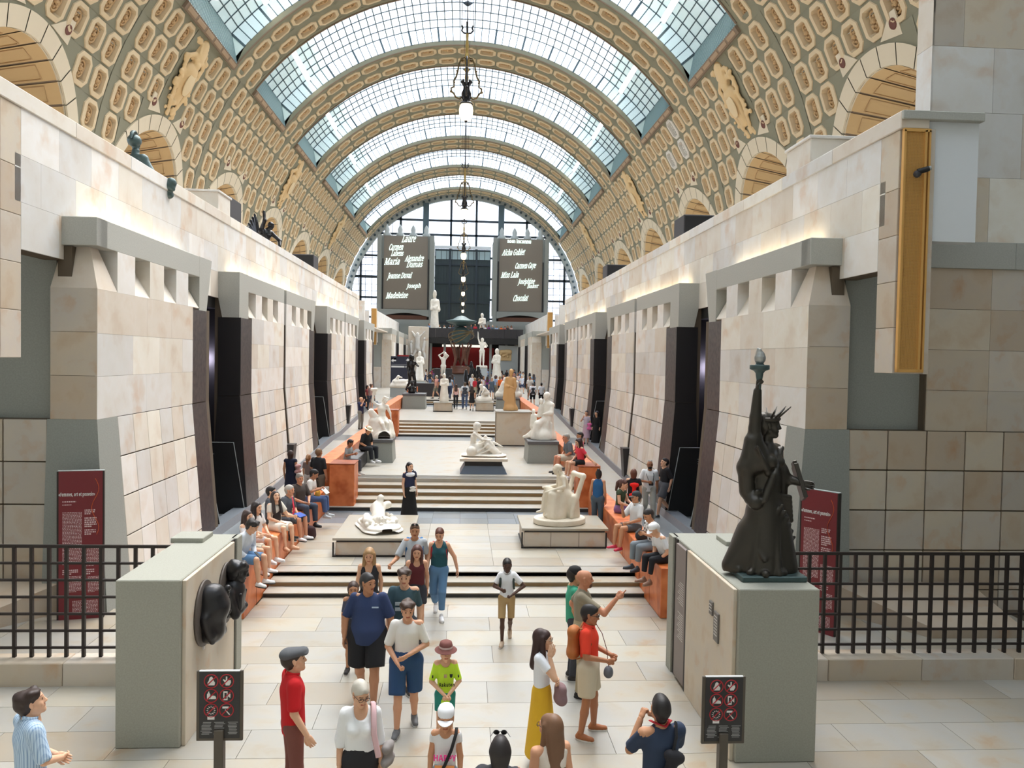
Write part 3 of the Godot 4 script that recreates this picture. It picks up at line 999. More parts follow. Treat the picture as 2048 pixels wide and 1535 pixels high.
func vault():
	cache["coffer"] = coffer_mesh()
	var far := []
	# ribs between the skylights
	for i in range(-3, 6):
		var c := bayc(i) + BAY * 0.5
		var r := struct("trim_%d" % (i + 5), "broad coffered rib arching across the vault, number %d from the camera" % (i + 5))
		var b := MB.new()
		var w := 2.375
		var n := 48
		var lo := []
		for j in n + 1: lo.append(lerpf(-SKY, SKY, float(j) / n))
		for j in n:
			for zz in [[-w, -1.9], [-0.26, 0.26], [1.9, w]] if c > 20.0 else [[-w, w]]:
				b.quad(vp(lo[j], c + zz[0]), vp(lo[j + 1], c + zz[0]), vp(lo[j + 1], c + zz[1]), vp(lo[j], c + zz[1]))
			for e in [-1.0, 1.0]:
				b.quad(vp(lo[j], c + e * w, VR + 0.3), vp(lo[j + 1], c + e * w, VR + 0.3), vp(lo[j + 1], c + e * w), vp(lo[j], c + e * w))
			b.quad(vp(lo[j + 1], c - w, VR + 0.32), vp(lo[j], c - w, VR + 0.32), vp(lo[j], c + w, VR + 0.32), vp(lo[j + 1], c + w, VR + 0.32))
		obj("rib_shell", b.mesh(), M.lattice, r)
		if c > 20.0:
			for k in range(-10, 11):
				for s in [-1.0, 1.0]:
					coffer(r, on_vault(k * ROW + 0.001, c + s * 1.08))
		for s in [-1.0, 1.0]:   # thin bright moulding on the rib's edges
			var e := []
			for j in n + 1: e.append(vp(lo[j], c + s * (w - 0.06), VR - 0.03))
			var tb := MB.new()
			tb.tube(e, 0.07, 5)
			obj("edge_moulding", tb.mesh(), M.ledge_brown, r)
	# side fields with arches
	for s in [-1.0, 1.0]:
		var v := struct("wall_vault_left" if s < 0 else "wall_vault_right", "coffered flank of the vault with arched openings on the " + ("left" if s < 0 else "right"))
		for i in range(-4, 6):
			var c := bayc(i)
			if c + BAY * 0.5 < 8.0: 
				pass
			var bay := struct_part("vault_bay", v)
			var b := MB.new()
			var keep := {}
			if c > 15.0:
				for j in range(11, 17):
					for k in 8:
						var y := VY + VR * cos(deg_to_rad(j * ROW))
						if Vector2((k - 3.5) * 1.657, y - LC).length() < LO + 0.5 or y < 10.5: continue
						if has_cartouche(i) and (k == 3 or k == 4) and j <= 13: continue
						keep[j * 10 + k] = true
						var t := on_vault(s * j * ROW, c + (k - 3.5) * 1.657)
						if c > 92.0: far.append(t)
						else: coffer(bay, t, s > 0 and i == 1 and ((k == 2 and j < 13) or (k == 4 and j == 12)))
			var ds := []
			for j in 9: ds.append(c + (j - 4) * 1.657)
			for j in 8: ds.append(c + (j - 3.5) * 1.657)
			for e in [-1.0, 1.0]:
				for q in [BAY * 0.5, LI, LI - 0.06, LI - 0.25, LI - 0.6]: ds.append(c + e * q)
			ds.sort()
			var ths := [SKY]
			for j in 11: ths.append((10.5 + j) * ROW)
			var low := func(d: float) -> float:
				var yb := 7.0
				if absf(d - c) < LI: yb = LC + sqrt(LI * LI - (d - c) * (d - c))
				return rad_to_deg(acos(clampf((yb - VY) / VR, -1, 1)))
			for q in ds.size() - 1:
				var d0: float = ds[q]
				var d1: float = ds[q + 1]
				if d1 - d0 < 0.001: continue
				var k := floori(((d0 + d1) * 0.5 - c) / 1.657 + 4.0)
				var e0: float = low.call(d0 + 0.0005)
				var e1: float = low.call(d1 - 0.0005)
				for j in ths.size() - 1:
					if k >= 0 and k < 8 and keep.has((10 + j) * 10 + k): continue
					if ths[j] >= maxf(e0, e1): break
					var A := vp(s * minf(ths[j], e0), d0)
					var B := vp(s * minf(ths[j], e1), d1)
					var C := vp(s * minf(ths[j + 1], e1), d1)
					var D := vp(s * minf(ths[j + 1], e0), d0)
					if s < 0: b.quad(D, C, B, A)
					else: b.quad(C, D, A, B)
			obj("vault_shell", b.mesh(), M.lattice, bay)
			var bk := MB.new()
			for q in ds.size() - 1:
				var d0: float = ds[q]
				var d1: float = ds[q + 1]
				if d1 - d0 < 0.001: continue
				var e0: float = low.call(d0 + 0.0005)
				var e1: float = low.call(d1 - 0.0005)
				for j in 10:
					bk.quad(vp(s * lerpf(SKY, e0, (j + 1) / 10.0), d0, VR + 0.34), vp(s * lerpf(SKY, e1, (j + 1) / 10.0), d1, VR + 0.34), vp(s * lerpf(SKY, e1, j / 10.0), d1, VR + 0.34), vp(s * lerpf(SKY, e0, j / 10.0), d0, VR + 0.34))
			obj("vault_backing", bk.mesh(), M.lattice, bay)
			# ledge under the skylight
			var L := MB.new()
			L.box(Vector3.ZERO, Vector3(9.0, 0.42, 0.3))
			var lo := obj("skylight_ledge", L.mesh(), M.ledge_brown, bay)
			lo.transform = on_vault(s * 53.2, c, 0.02)
			for k in 6:
				var q := obj("ledge_panel", boxm(Vector3(1.2, 0.24, 0.08), 0.02), M.ledge_panel, bay)
				q.transform = on_vault(s * 53.2, c + (k - 2.5) * 1.45, 0.17)
			if c > 15.0: side_arch(bay, s, c, i)
	# coffers in the last bays, too small to tell apart one by one
	var mm := MultiMesh.new()
	mm.transform_format = MultiMesh.TRANSFORM_3D
	mm.mesh = cache["coffer"]
	mm.instance_count = far.size()
	for i in far.size(): mm.set_instance_transform(i, far[i])
	mm.mesh.surface_set_material(0, M.cream)
	mm.mesh.surface_set_material(1, M.cream_deep)
	mm.mesh.surface_set_material(2, M.lattice)
	var mi := MultiMeshInstance3D.new()
	mi.name = "coffering"
	mi.multimesh = mm
	get_node("wall_vault_left").add_child(mi)
	mi.set_meta("kind", "stuff")

func coffer(par: Node, t: Transform3D, plain := false):
	var o := MeshInstance3D.new()
	o.name = "coffer"
	o.mesh = cache["coffer"]
	o.set_surface_override_material(0, M.white_plaster if plain else M.cream)
	o.set_surface_override_material(1, M.white_plaster if plain else M.cream_deep)
	o.set_surface_override_material(2, M.lattice)
	o.transform = t
	par.add_child(o, true)

func has_cartouche(i: int) -> bool:
	return i % 2 == 0

func side_arch(bay: Node, s: float, c: float, idx: int):
	var n := 13
	var X := func(y: float) -> float: return sqrt(VR * VR - (y - VY) * (y - VY))
	var pt := func(a: float, r: float, x: float) -> Vector3:
		return Vector3(s * x, LC + r * sin(a), -(c + r * cos(a)))
	for k in n:
		var a0 := PI * k / n
		var a1 := PI * (k + 1) / n
		var g := 0.006
		var m := MB.new()
		var sub := 3
		for q in sub:
			var p0 := lerpf(a0 + g, a1 - g, float(q) / sub)
			var p1 := lerpf(a0 + g, a1 - g, float(q + 1) / sub)
			var P := []
			for a in [p0, p1]:
				var xo: float = X.call(LC + LO * sin(a))
				var xi: float = X.call(LC + LI * sin(a))
				P.append([pt.call(a, LO, xo + 0.1), pt.call(a, LO, xo - 0.09), pt.call(a, LI, xi - 0.09), pt.call(a, LI, xi + 0.1)])
			for e in 3: m.quad(P[0][e], P[1][e], P[1][e + 1], P[0][e + 1]) if s < 0 else m.quad(P[0][e + 1], P[1][e + 1], P[1][e], P[0][e])
		obj("arch_stone", m.mesh(), M.arch_stone, bay)
		# deep soffit panel with a raised border
		var w := MB.new()
		var rr := [LI, 4.1]
		var seg := 3
		for q in seg:
			var p0 := lerpf(a0 + 0.012, a1 - 0.012, float(q) / seg)
			var p1 := lerpf(a0 + 0.012, a1 - 0.012, float(q + 1) / seg)
			var A := []
			for a in [p0, p1]:
				var xi: float = X.call(LC + LI * sin(a)) + 0.08
				A.append(pt.call(a, rr[0], xi)); A.append(pt.call(a, rr[1], 20.4))
			w.quad(A[0], A[2], A[3], A[1]) if s < 0 else w.quad(A[1], A[3], A[2], A[0])
		obj("soffit_panel", w.mesh(), M.ochre, bay)
		var bd := MB.new()
		var ring := []
		for e in [[0.16, 0.2], [0.84, 0.2], [0.84, 0.8], [0.16, 0.8], [0.16, 0.2]]:
			var a: float = lerpf(a0, a1, e[0])
			var xi: float = X.call(LC + LI * sin(a)) + 0.08
			ring.append(pt.call(a, lerpf(rr[0], rr[1], e[1]) - 0.015, lerpf(xi, 20.4, e[1])))
		bd.tube(ring, 0.035, 4, false)
		obj("soffit_border", bd.mesh(), M.cream_deep, bay)
	var back := MB.new()
	for k in 24:
		var a0 := PI * k / 24
		var a1 := PI * (k + 1) / 24
		var A: Vector3 = pt.call(a0, LI + 0.05, X.call(LC + LI * sin(a0)) + 0.05)
		var B: Vector3 = pt.call(a1, LI + 0.05, X.call(LC + LI * sin(a1)) + 0.05)
		back.quad(A, B, pt.call(a1, 4.16, 20.45), pt.call(a0, 4.16, 20.45))
	obj("soffit_joint", back.mesh(), M.ledge_brown, bay)
	# dark iron ring and the window behind it
	var ring2 := []
	for k in 25: ring2.append(pt.call(PI * k / 24, 4.0, 20.35))
	var tb := MB.new()
	tb.tube(ring2, 0.18, 6)
	obj("window_ring", tb.mesh(), M.muntin_dark, bay)
	if s > 0:
		var gp := MB.new()
		for k in 24: gp.tri(pt.call(PI / 2, 0.0, 20.42), pt.call(PI * k / 24, 4.1, 20.42), pt.call(PI * (k + 1) / 24, 4.1, 20.42))
		obj("window_pane", gp.mesh(), M.glass, bay)
		var mu := MB.new()
		for k in range(-8, 9):
			var z := k * 0.48
			var h := sqrt(4.1 * 4.1 - z * z)
			mu.box(Vector3(s * 20.4, LC + h * 0.5, -(c + z)), Vector3(0.06, h, 0.12 if k % 4 == 0 else 0.05))
		for k in 6:
			var y := 0.7 * k
			mu.box(Vector3(s * 20.4, LC + y, -c), Vector3(0.06, 0.05, 2.0 * sqrt(16.8 - y * y)))
		obj("window_bars", mu.mesh(), M.muntin_dark, bay)
		# the pale street front that the window looks on
	else:
		var gp := MB.new()
		for k in 24: gp.tri(pt.call(PI / 2, 0.0, 21.0), pt.call(PI * k / 24, 4.4, 21.0), pt.call(PI * (k + 1) / 24, 4.4, 21.0))
		obj("dim_interior_panel", gp.mesh(), M.dim_interior_brown, bay)  # flat panel stands in for the dark interior, its dimness put into the colour
		var dr := MB.new()
		for k in 24:
			dr.quad(pt.call(PI * k / 24, 4.1, 20.4), pt.call(PI * (k + 1) / 24, 4.1, 20.4), pt.call(PI * (k + 1) / 24, 4.1, 21.02), pt.call(PI * k / 24, 4.1, 21.02))
		obj("dark_reveal", dr.mesh(), M.black, bay)
		var r3 := []
		for k in 25: r3.append(pt.call(PI * k / 24, 2.9, 20.6))
		var t3 := MB.new()
		t3.tube(r3, 0.09, 5)
		obj("inner_hoop", t3.mesh(), M.greystone, bay)
	# round vents in triangular plates on both shoulders of the arch
	for e in [-1.0, 1.0]:
		for q in [[0.93, 0.55], [0.28, 0.62]]:
			var a: float = PI * 0.5 - e * q[0]
			var y: float = LC + (LO + q[1]) * sin(a)
			var d: float = c + (LO + q[1]) * cos(a)
			if q[0] > 0.5: continue
			var t := on_vault(s * rad_to_deg(acos((y - VY) / VR)), d)
			var tp := MB.new()
			var f: float = 1.0 if (t.basis.x.z < 0) == (cos(a) > 0) else -1.0
			var poly := PackedVector2Array([Vector2(-0.75 * f, -0.36), Vector2(0.75 * f, -0.62), Vector2(0.75 * f, 0.42), Vector2(0.4 * f, 0.42)])
			if f < 0: poly.reverse()
			tp.prism(poly, Vector3(0, 0, -0.02), Vector3.RIGHT, Vector3.UP, Vector3(0, 0, 1), 0.06)
			var po := obj("vent_plate", tp.mesh(), M.arch_stone, bay)
			po.transform = t
			var vb := MB.new()
			vb.lathe([Vector2(0.001, 0.05), Vector2(0.16, 0.05), Vector2(0.22, 0.08), Vector2(0.24, 0.04)], 14, Vector3.ZERO, Basis(Vector3.RIGHT, Vector3(0, 0, 1), Vector3(0, -1, 0)))
			var vo := obj("round_vent", vb.mesh(), M.vent_dark, bay)
			vo.transform = t.translated_local(Vector3(0.4 * f, -0.05, 0))

# ---------------------------------------------------------------- skylights
const RG := VR + 1.42
const GE := 48.8      # half opening of the raised glass in degrees
func skylights():
	var lid := struct("ceiling", "closed end of the vault above the camera")
	var lb := MB.new()
	for k in 30:
		lb.quad(vp(lerpf(-SKY, SKY, k / 30.0), -3.2), vp(lerpf(-SKY, SKY, (k + 1) / 30.0), -3.2), vp(lerpf(-SKY, SKY, (k + 1) / 30.0), -1.0), vp(lerpf(-SKY, SKY, k / 30.0), -1.0))
		lb.quad(vp(lerpf(-SKY, SKY, k / 30.0), -3.2, VR + 1.5), vp(lerpf(-SKY, SKY, (k + 1) / 30.0), -3.2, VR + 1.5), vp(lerpf(-SKY, SKY, (k + 1) / 30.0), -1.0, VR + 1.5), vp(lerpf(-SKY, SKY, k / 30.0), -1.0, VR + 1.5))
	obj("vault_end", lb.mesh(), M.lattice, lid)
	for i in range(-3, 6):
		var c := bayc(i)
		var sk := struct("window_%d" % (i + 5), "glazed skylight of small panes between two ribs, number %d from the camera" % (i + 5))
		var nz := 6
		var nt := 56
		var z0 := c - 4.5
		var dz := 9.0 / nz
		var dt := 2.0 * GE / nt
		var bars := MB.new()
		for k in nt + 1:
			var th := -GE + dt * k
			var t := deg_to_rad(th)
			var bs := Basis(Vector3(cos(t), -sin(t), 0), Vector3(sin(t), cos(t), 0), Vector3(0, 0, 1))
			bars.box(vp(th, c, RG), Vector3(0.055 + 0.0003 * c, 0.06, 9.0), bs)
			for e in [-1.0, 1.0]: bars.box(vp(th, c + e * 4.5, RG - 0.58), Vector3(0.15 if k % 4 == 0 else 0.06, 1.16, 0.05), bs)
		for k in nz + 1:
			var path := []
			for j in 49: path.append(vp(-GE + 2.0 * GE * j / 48, z0 + dz * k, RG - 0.03))
			bars.tube(path, 0.03 + 0.0002 * c, 4, false)
		obj("glazing_bars", bars.mesh(), M.muntin, sk)
		var rest := MB.new()
		for k in nt:
			var a0 := -GE + dt * k
			var single := false
			if i == 0: single = absf(a0 + dt * 0.5) > 20.0
			elif i == 1: single = absf(a0 + dt * 0.5) < 42.0
			for e in [-4.5, 4.5]: rest.quad(vp(a0, c + e, VR + 0.3), vp(a0 + dt, c + e, VR + 0.3), vp(a0 + dt, c + e, RG), vp(a0, c + e, RG))
			for j in nz:
				var d0 := z0 + dz * j
				var m := MB.new() if single else rest
				m.quad(vp(a0, d0, RG), vp(a0 + dt, d0, RG), vp(a0 + dt, d0 + dz, RG), vp(a0, d0 + dz, RG))
				if single:
					obj("pane", m.mesh(), M.glass, sk)
		tag(obj("glazing", rest.mesh(), M.glass, sk), "", "", "", "stuff")
		# upright glazed reveals along both sides
		for s in [-1.0, 1.0]:
			var rv := MB.new()
			rv.quad(vp(s * SKY, c + 4.5), vp(s * SKY, c - 4.5), vp(s * GE, c - 4.5, RG), vp(s * GE, c + 4.5, RG))
			obj("reveal_glass", rv.mesh(), M.reveal, sk)
			var rb := MB.new()
			for k in 37:
				rb.tube([vp(s * SKY, c - 4.5 + 0.25 * k, VR - 0.02), vp(s * GE, c - 4.5 + 0.25 * k, RG - 0.02)], 0.03, 4, false)
			obj("reveal_rib", rb.mesh(), M.reveal_rib, sk)
			for e in [-4.5, 4.5]:
				var rt := MB.new()
				rt.tri(vp(s * SKY, c + e), vp(s * GE, c + e, VR + 0.3), vp(s * GE, c + e, RG))
				obj("reveal_glass", rt.mesh(), M.reveal, sk)
			# fluorescent lamp hung beside the glass
			if c > 15.0 and c < 115.0:
				var th: float = s * 40.3
				var t := deg_to_rad(th)
				var bs := Basis(Vector3(cos(t), -sin(t), 0), Vector3(sin(t), cos(t), 0), Vector3(0, 0, 1))
				var lt := thing("strip_lamp", "long white fluorescent strip under the %s edge of skylight %d from the camera" % ["left" if s < 0 else "right", i + 5], "strip lamp", vp(th, c + 0.4, RG - 0.28), 0.0, "fluorescent strips along the skylights")
				lt.basis = bs
				obj("lamp_tube", boxm(Vector3(0.36, 0.1, 7.6), 0.03), M.lamp_white, lt)
				obj("lamp_housing", boxm(Vector3(0.42, 0.1, 7.7), 0.02), M.white_panel, lt, Vector3(0, 0.1, 0))
				var al := AreaLight3D.new()
				al.name = "strip_lamp_light"
				al.area_size = Vector2(7.5, 0.34)
				al.light_energy = 6.0
				al.light_color = Color(1.0, 0.98, 0.95)
				al.shadow_enabled = true
				add_child(al, true)
				al.transform = Transform3D(Basis(Vector3(0, 0, 1), bs.x, bs.y), vp(th, c + 0.4, RG - 0.36))
	# roof slopes outside the lower glass, open sky above the middle
	for s in [-1.0, 1.0]:
		var at := struct("roof_left" if s < 0 else "roof_right", "plain roof slope seen through the lower skylight glass")
		var b := MB.new()
		var n := 8
		for k in n:
			var a0: float = s * lerpf(34.0, 66.0, float(k) / n)
			var a1: float = s * lerpf(34.0, 66.0, float(k + 1) / n)
			b.quad(vp(a0, -1.5, 22.3), vp(a1, -1.5, 22.3), vp(a1, 126, 22.3), vp(a0, 126, 22.3))
			b.quad(vp(a0, -1.5, 22.6), vp(a1, -1.5, 22.6), vp(a1, 126, 22.6), vp(a0, 126, 22.6))
		b.quad(vp(s * 66, -1.5, 22.45), vp(s * 66, 126, 22.45), vp(s * 66, 126, 18.2), vp(s * 66, -1.5, 18.2))
		obj("roof_slope", b.mesh(), M.attic, at)
		# outer wall of the building behind the side arches
	# back wall behind the camera
	var bw := struct("wall_back", "wall closing the nave behind the camera")
	bx("wall_face", bw, M.greystone, W(-18.4, -0.3, -3.5), W(18.4, 31.5, -3.0))
	bx("wall_side", bw, M.greystone, W(-18.9, -0.3, -3.5), W(-18.2, 15.5, 14.6))
	bx("wall_side", bw, M.greystone, W(18.2, -0.3, -3.5), W(18.9, 15.5, 14.6))

# ---------------------------------------------------------------- far end of the nave
func far_end():
	var e := struct("wall_end", "great glazed end wall under the last arch")
	var D := 124.0
	# iron arch
	var a := MB.new()
	for k in 40:
		var t0 := lerpf(-100, 100, k / 40.0)
		var t1 := lerpf(-100, 100, (k + 1) / 40.0)
		a.quad(vp(t0, D, 17.35), vp(t1, D, 17.35), vp(t1, D, 18.3), vp(t0, D, 18.3))
		a.quad(vp(t0, D, 17.35), vp(t1, D, 17.35), vp(t1, D + 0.8, 17.35), vp(t0, D + 0.8, 17.35))
	obj("iron_arch", a.mesh(), M.attic_grey, e)
	var hl := MB.new()
	for k in 61: hl.ball(vp(lerpf(-88, 88, k / 60.0), D - 0.05, 17.8), Vector3(0.2, 0.2, 0.1), 6, 4)
	obj("arch_rosette", hl.mesh(), M.muntin, e)
	var gp := MB.new()
	for k in 40: gp.tri(Vector3(0, 8, -D - 0.5), vp(lerpf(-100, 100, k / 40.0), D + 0.5, 18.2), vp(lerpf(-100, 100, (k + 1) / 40.0), D + 0.5, 18.2))
	obj("end_glazing", gp.mesh(), M.glass, e)
	var mu := MB.new()
	var top := func(x: float) -> float: return VY + sqrt(maxf(17.6 * 17.6 - x * x, 0.0))
	for x in [-15.7, -9.7, 9.7, 15.7, -2.0, 1.9]:
		mu.box(W(x, (7.0 + top.call(x)) * 0.5, D + 0.3), Vector3(0.34, top.call(x) - 7.0, 0.3))
	for y in [26.0, 23.8, 20.4, 17.2, 14.0, 11.0]:
		var w := sqrt(maxf(17.6 * 17.6 - (y - VY) * (y - VY), 0.0))
		mu.box(W(0, y, D + 0.3), Vector3(2 * w, 0.3, 0.3))
	for k in range(-17, 18):
		if absf(k) > 10.6:
			mu.box(W(k, (7.0 + top.call(float(k))) * 0.5, D + 0.35), Vector3(0.07, top.call(float(k)) - 7.0, 0.1))
	for k in 14:
		var y := 8.0 + k
		for s in [-1.0, 1.0]: mu.box(W(s * 14.0, y, D + 0.35), Vector3(6.5, 0.07, 0.1))
	obj("glazing_bars", mu.mesh(), M.muntin_dark, e)
	var col := MB.new()
	for x in [-5.85, 5.7]: col.box(W(x, 24.5, D - 0.1), Vector3(0.9, 8.0, 0.5))
	obj("iron_mullion", col.mesh(), M.muntin, e)
	# dark inner screen between the towers
	var sc := struct("window_screen", "tall dark glass screen between the two grey towers")
	bx("screen_back", sc, M.screen_teal, W(-4.2, 7.0, 118.6), W(4.0, 20.9, 118.8))
	var sb := MB.new()
	for y in [18.6, 15.9, 13.1, 10.2]: sb.box(W(-0.1, y, 118.4), Vector3(8.2, 0.22, 0.2))
	for x in [-2.0, 1.9]: sb.box(W(x, 13.9, 118.3), Vector3(0.3, 14.0, 0.2))
	for k in 21: sb.box(W(-4.1 + k * 0.4, 13.9, 118.5), Vector3(0.04, 14.0, 0.06))
	obj("screen_bars", sb.mesh(), M.muntin_dark, sc)
	var pn := MB.new()
	for k in 10: pn.box(W(-3.7 + 0.8 * k, 20.0, 118.5), Vector3(0.72, 1.2, 0.08))
	obj("pale_pane", pn.mesh(), M.pale_pane, sc)
	bx("head_beam", sc, M.white_panel, W(-4.2, 20.9, 117.9), W(4.0, 21.3, 118.4))
	# towers with lit handwriting
	tower(-1.0, NAMES_A)
	tower(1.0, NAMES_B)

const NAMES_A := [["Laure", -7.28, 20.68, 1.77, 0.98], ["Carmen", -8.95, 19.51, 1.84, 0.84], ["Lahens", -8.80, 18.69, 1.58, 0.77], ["Alexandre", -6.51, 18.08, 2.44, 0.80], ["Maria", -9.45, 17.60, 1.97, 0.91], ["Dumas", -6.49, 17.29, 2.05, 0.79], ["Jeanne Duval", -8.43, 15.75, 3.16, 1.01], ["Joseph", -6.55, 14.43, 1.85, 0.77], ["Madeleine", -8.76, 13.11, 2.84, 0.80]]
const NAMES_B := [["nom inconnu", 7.42, 20.72, 3.16, 0.56], ["Aïcha Goblet", 6.71, 19.23, 3.01, 0.82], ["Carmen Gaye", 8.36, 17.50, 2.75, 1.00], ["Miss Lala", 6.29, 16.21, 2.34, 0.80], ["Joséphine", 8.54, 15.39, 2.21, 0.92], ["Baker", 9.39, 14.78, 1.48, 0.57], ["Chocolat", 7.77, 13.12, 1.95, 0.85]]
func tower(s: float, names: Array):
	var t := struct("wall_tower_left" if s < 0 else "wall_tower_right", "grey stone tower at the %s of the end window with glowing handwritten names" % ["left" if s < 0 else "right"])
	var D := 108.0
	var cx := s * 7.7
	bx("tower_body", t, M.tower, W(cx - 3.65, 10.9, D), W(cx + 3.65, 21.1, D + 6.0))
	bx("tower_base", t, M.tower, W(cx - 4.4, 1.8, D - 1.0), W(cx + 3.9 if s < 0 else cx + 4.4, 9.9, D + 5.0))
	bx("tower_side", t, M.tower_dark, W(cx - 3.5, 9.9, D + 1.0), W(cx + 3.5, 10.9, D + 4.0))
	for k in [-1.0, 1.0]:
		bx("tower_edge", t, M.tower, W(cx + k * 3.2, 9.9, D - 0.5), W(cx + k * 3.75, 21.15 if k == s else 21.1, D + 0.2), 0.02)
		bx("edge_notch", t, M.black, W(cx + k * 2.95, 11.0, D - 0.06), W(cx + k * 3.1, 18.0, D))
	bx("tower_face", t, M.tower_face, W(cx - 2.9, 11.3, D - 0.15), W(cx + 2.9, 21.0, D))
	var ar := MB.new()
	var poly := PackedVector2Array()
	for k in 13: poly.append(Vector2(lerpf(-3.2, 3.2, k / 12.0), 10.3 + 0.5 * sin(PI * k / 12.0)))
	poly.append(Vector2(3.2, 11.25)); poly.append(Vector2(-3.2, 11.25))
	ar.prism(poly, W(cx, 0, D - 0.3), Vector3.RIGHT, Vector3.UP, Vector3(0, 0, 1), 0.25)
	obj("arched_sill", ar.mesh(), M.tower, t)
	bx("loggia_wood", t, M.bronze_brown, W(cx - 2.9, 9.9, D - 0.1), W(cx + 2.9, 10.5, D - 0.02))
	for k in 4:
		var f := MB.new()
		f.lathe([Vector2(0.5, 0), Vector2(0.55, 0.3), Vector2(0.3, 0.5), Vector2(0.34, 0.9), Vector2(0.2, 1.3), Vector2(0.001, 1.6)], 8)
		obj("finial", f.mesh(), M.attic_grey, t, W(cx - 2.6 + k * 1.75, 21.1, D + 0.8))
	for q in names:
		var tm := TextMesh.new()
		var sf := SystemFont.new()
		sf.font_names = PackedStringArray(["Droid Serif"])
		sf.font_italic = true
		var bold: bool = q[0] == "nom inconnu"
		if bold: sf.font_names = PackedStringArray(["Droid Sans"]); sf.font_weight = 700; sf.font_italic = false
		tm.font = sf
		tm.text = q[0]
		tm.font_size = 48
		tm.pixel_size = 0.02
		tm.depth = 0.05
		var bb := tm.get_aabb().size
		var o := obj("neon_name", tm, M.neon, t)
		var kx: float = q[3] / bb.x
		var ky: float = q[4] / bb.y
		o.transform = Transform3D(Basis(Vector3(kx, 0.0 if bold else kx * 0.05, 0), Vector3(0.0 if bold else ky * 0.28, ky, 0), Vector3(0, 0, 1)), W(q[1], q[2], D - 0.2))

func far_section():
	rng.seed = 17
	# second, lower range of fronts beyond the crossing, set further apart
	for s in [-1.0, 1.0]:
		var w := struct("wall_far_left" if s < 0 else "wall_far_right", "second range of stone gallery fronts far down the nave on the " + ("left" if s < 0 else "right"))
		fin(w, s, 78.6, 8.35, 6.05, 9.6, 1.0)
		bx("cross_wall", w, M.lime2, W(s * 7.2, T3, 59.4), W(s * 9.5, 9.0, 59.8))
		bx("cross_wall", w, M.lime2, W(s * 9.2, T4, 79.4), W(s * 18.0, 9.4, 79.8))
		bx("end_recess", w, M.greystone, W(s * 7.9, 3.9, 80.1), W(s * 9.4, 7.2, 80.5))
		bx("end_foot", w, M.tan2, W(s * 8.0, T4, 80.0), W(s * 9.4, 3.9, 80.4))
		bx("cap_return", w, M.concrete, W(s * 7.0, 7.2, 80.0), W(s * 9.4, 7.75, 80.6))
		var uts := [[80.0, 86.0], [88.4, 97.0], [99.2, 106.0]]
		for u in uts.size():
			var p := struct_part("pylon", w)
			var a: float = uts[u][0]
			var b: float = uts[u][1]
			bx("core", p, M.lime1, W(s * 7.05, T4 - 0.1, a + 0.1), W(s * 7.9, 7.2, b))
			bx("front_face", p, M.tan1, W(s * 7.0, T4, a), W(s * 7.95, 7.0 if u else 6.6, a + 0.12))
			bx("cap_beam", p, M.concrete, W(s * 7.0, 7.2, a), W(s * 7.9, 7.75, b), 0.02)
			if u:
				bx("steel_plate", p, M.steel_black, W(s * 6.96, T4 - 0.1, a - 0.02), W(s * 7.9, 6.4, a + 0.6))
				bx("cap_end", p, M.concrete, W(s * 6.97, 6.4, a - 0.03), W(s * 7.9, 7.75, a + 0.9))
			bx("steel_plate", p, M.steel_black, W(s * 6.96, T4 - 0.1, b - 1.3), W(s * 7.6, 6.4, b))
			var k := a + 0.8
			while k < b - 1.4:
				bx("stone_slab", p, M["lime%d" % rng.randi_range(0, 5)], W(s * 6.97, T4 - 0.1, k), W(s * 7.1, 6.4, k + 0.74))
				bx("crenel_pier", p, M.lime3, W(s * 6.98, 6.4, k + 0.1), W(s * 7.2, 7.2, k + 0.45))
				k += 0.75
		bx("parapet", w, M.lime2, W(s * 8.35, 6.3, 79.0), W(s * 8.8, 9.4, 106.5))
		bx("gallery_wall", w, M.black, W(s * 9.6, T4, 80.0), W(s * 9.9, 7.3, 106.0))
		bx("end_wall", w, M.tower, W(s * 6.9, T4, 106.2), W(s * 12.0, 9.0, 106.6))
	# balcony across the far end with the red wall under it
	var bal := struct("wall_balcony", "black panelled balcony across the far end above a red wall")
	for k in 16:
		bx("balcony_panel", bal, M.panel_black, W(-4.9 + 0.78 * k, 7.45, 100.0), W(-4.9 + 0.78 * k + 0.765, 8.5, 100.3))
	bx("balcony_beam", bal, M.black, W(-5.2, 6.7, 100.05), W(8.0, 7.44, 101.0))
	bx("balcony_floor", bal, M.black, W(-5.2, 7.2, 100.1), W(8.0, 7.4, 108.0))
	bx("balcony_rail", bal, M.panel_black, W(-4.9, 8.5, 100.0), W(7.6, 8.6, 100.3))
	bx("under_wall", bal, M.black, W(-5.2, T4, 106.3), W(8.0, 7.2, 106.5))
	bx("red_wall", bal, M.redwall, W(-4.3, 3.6, 105.6), W(4.2, 6.3, 105.9))
	bx("white_beam", bal, M.beam_glow, W(-2.6, 6.35, 104.8), W(3.2, 6.65, 105.0))  # white beam under the balcony, its brightness added as glow
	for x in [-3.95, -2.2, 3.6, 5.6]:
		bx("column", bal, M.attic_grey, W(x - 0.15, T4, 101.5), W(x + 0.15, 7.2, 101.8))
	bx("relief_wall", bal, M.attic_grey, W(4.6, T4, 100.6), W(8.0, 6.6, 101.0))
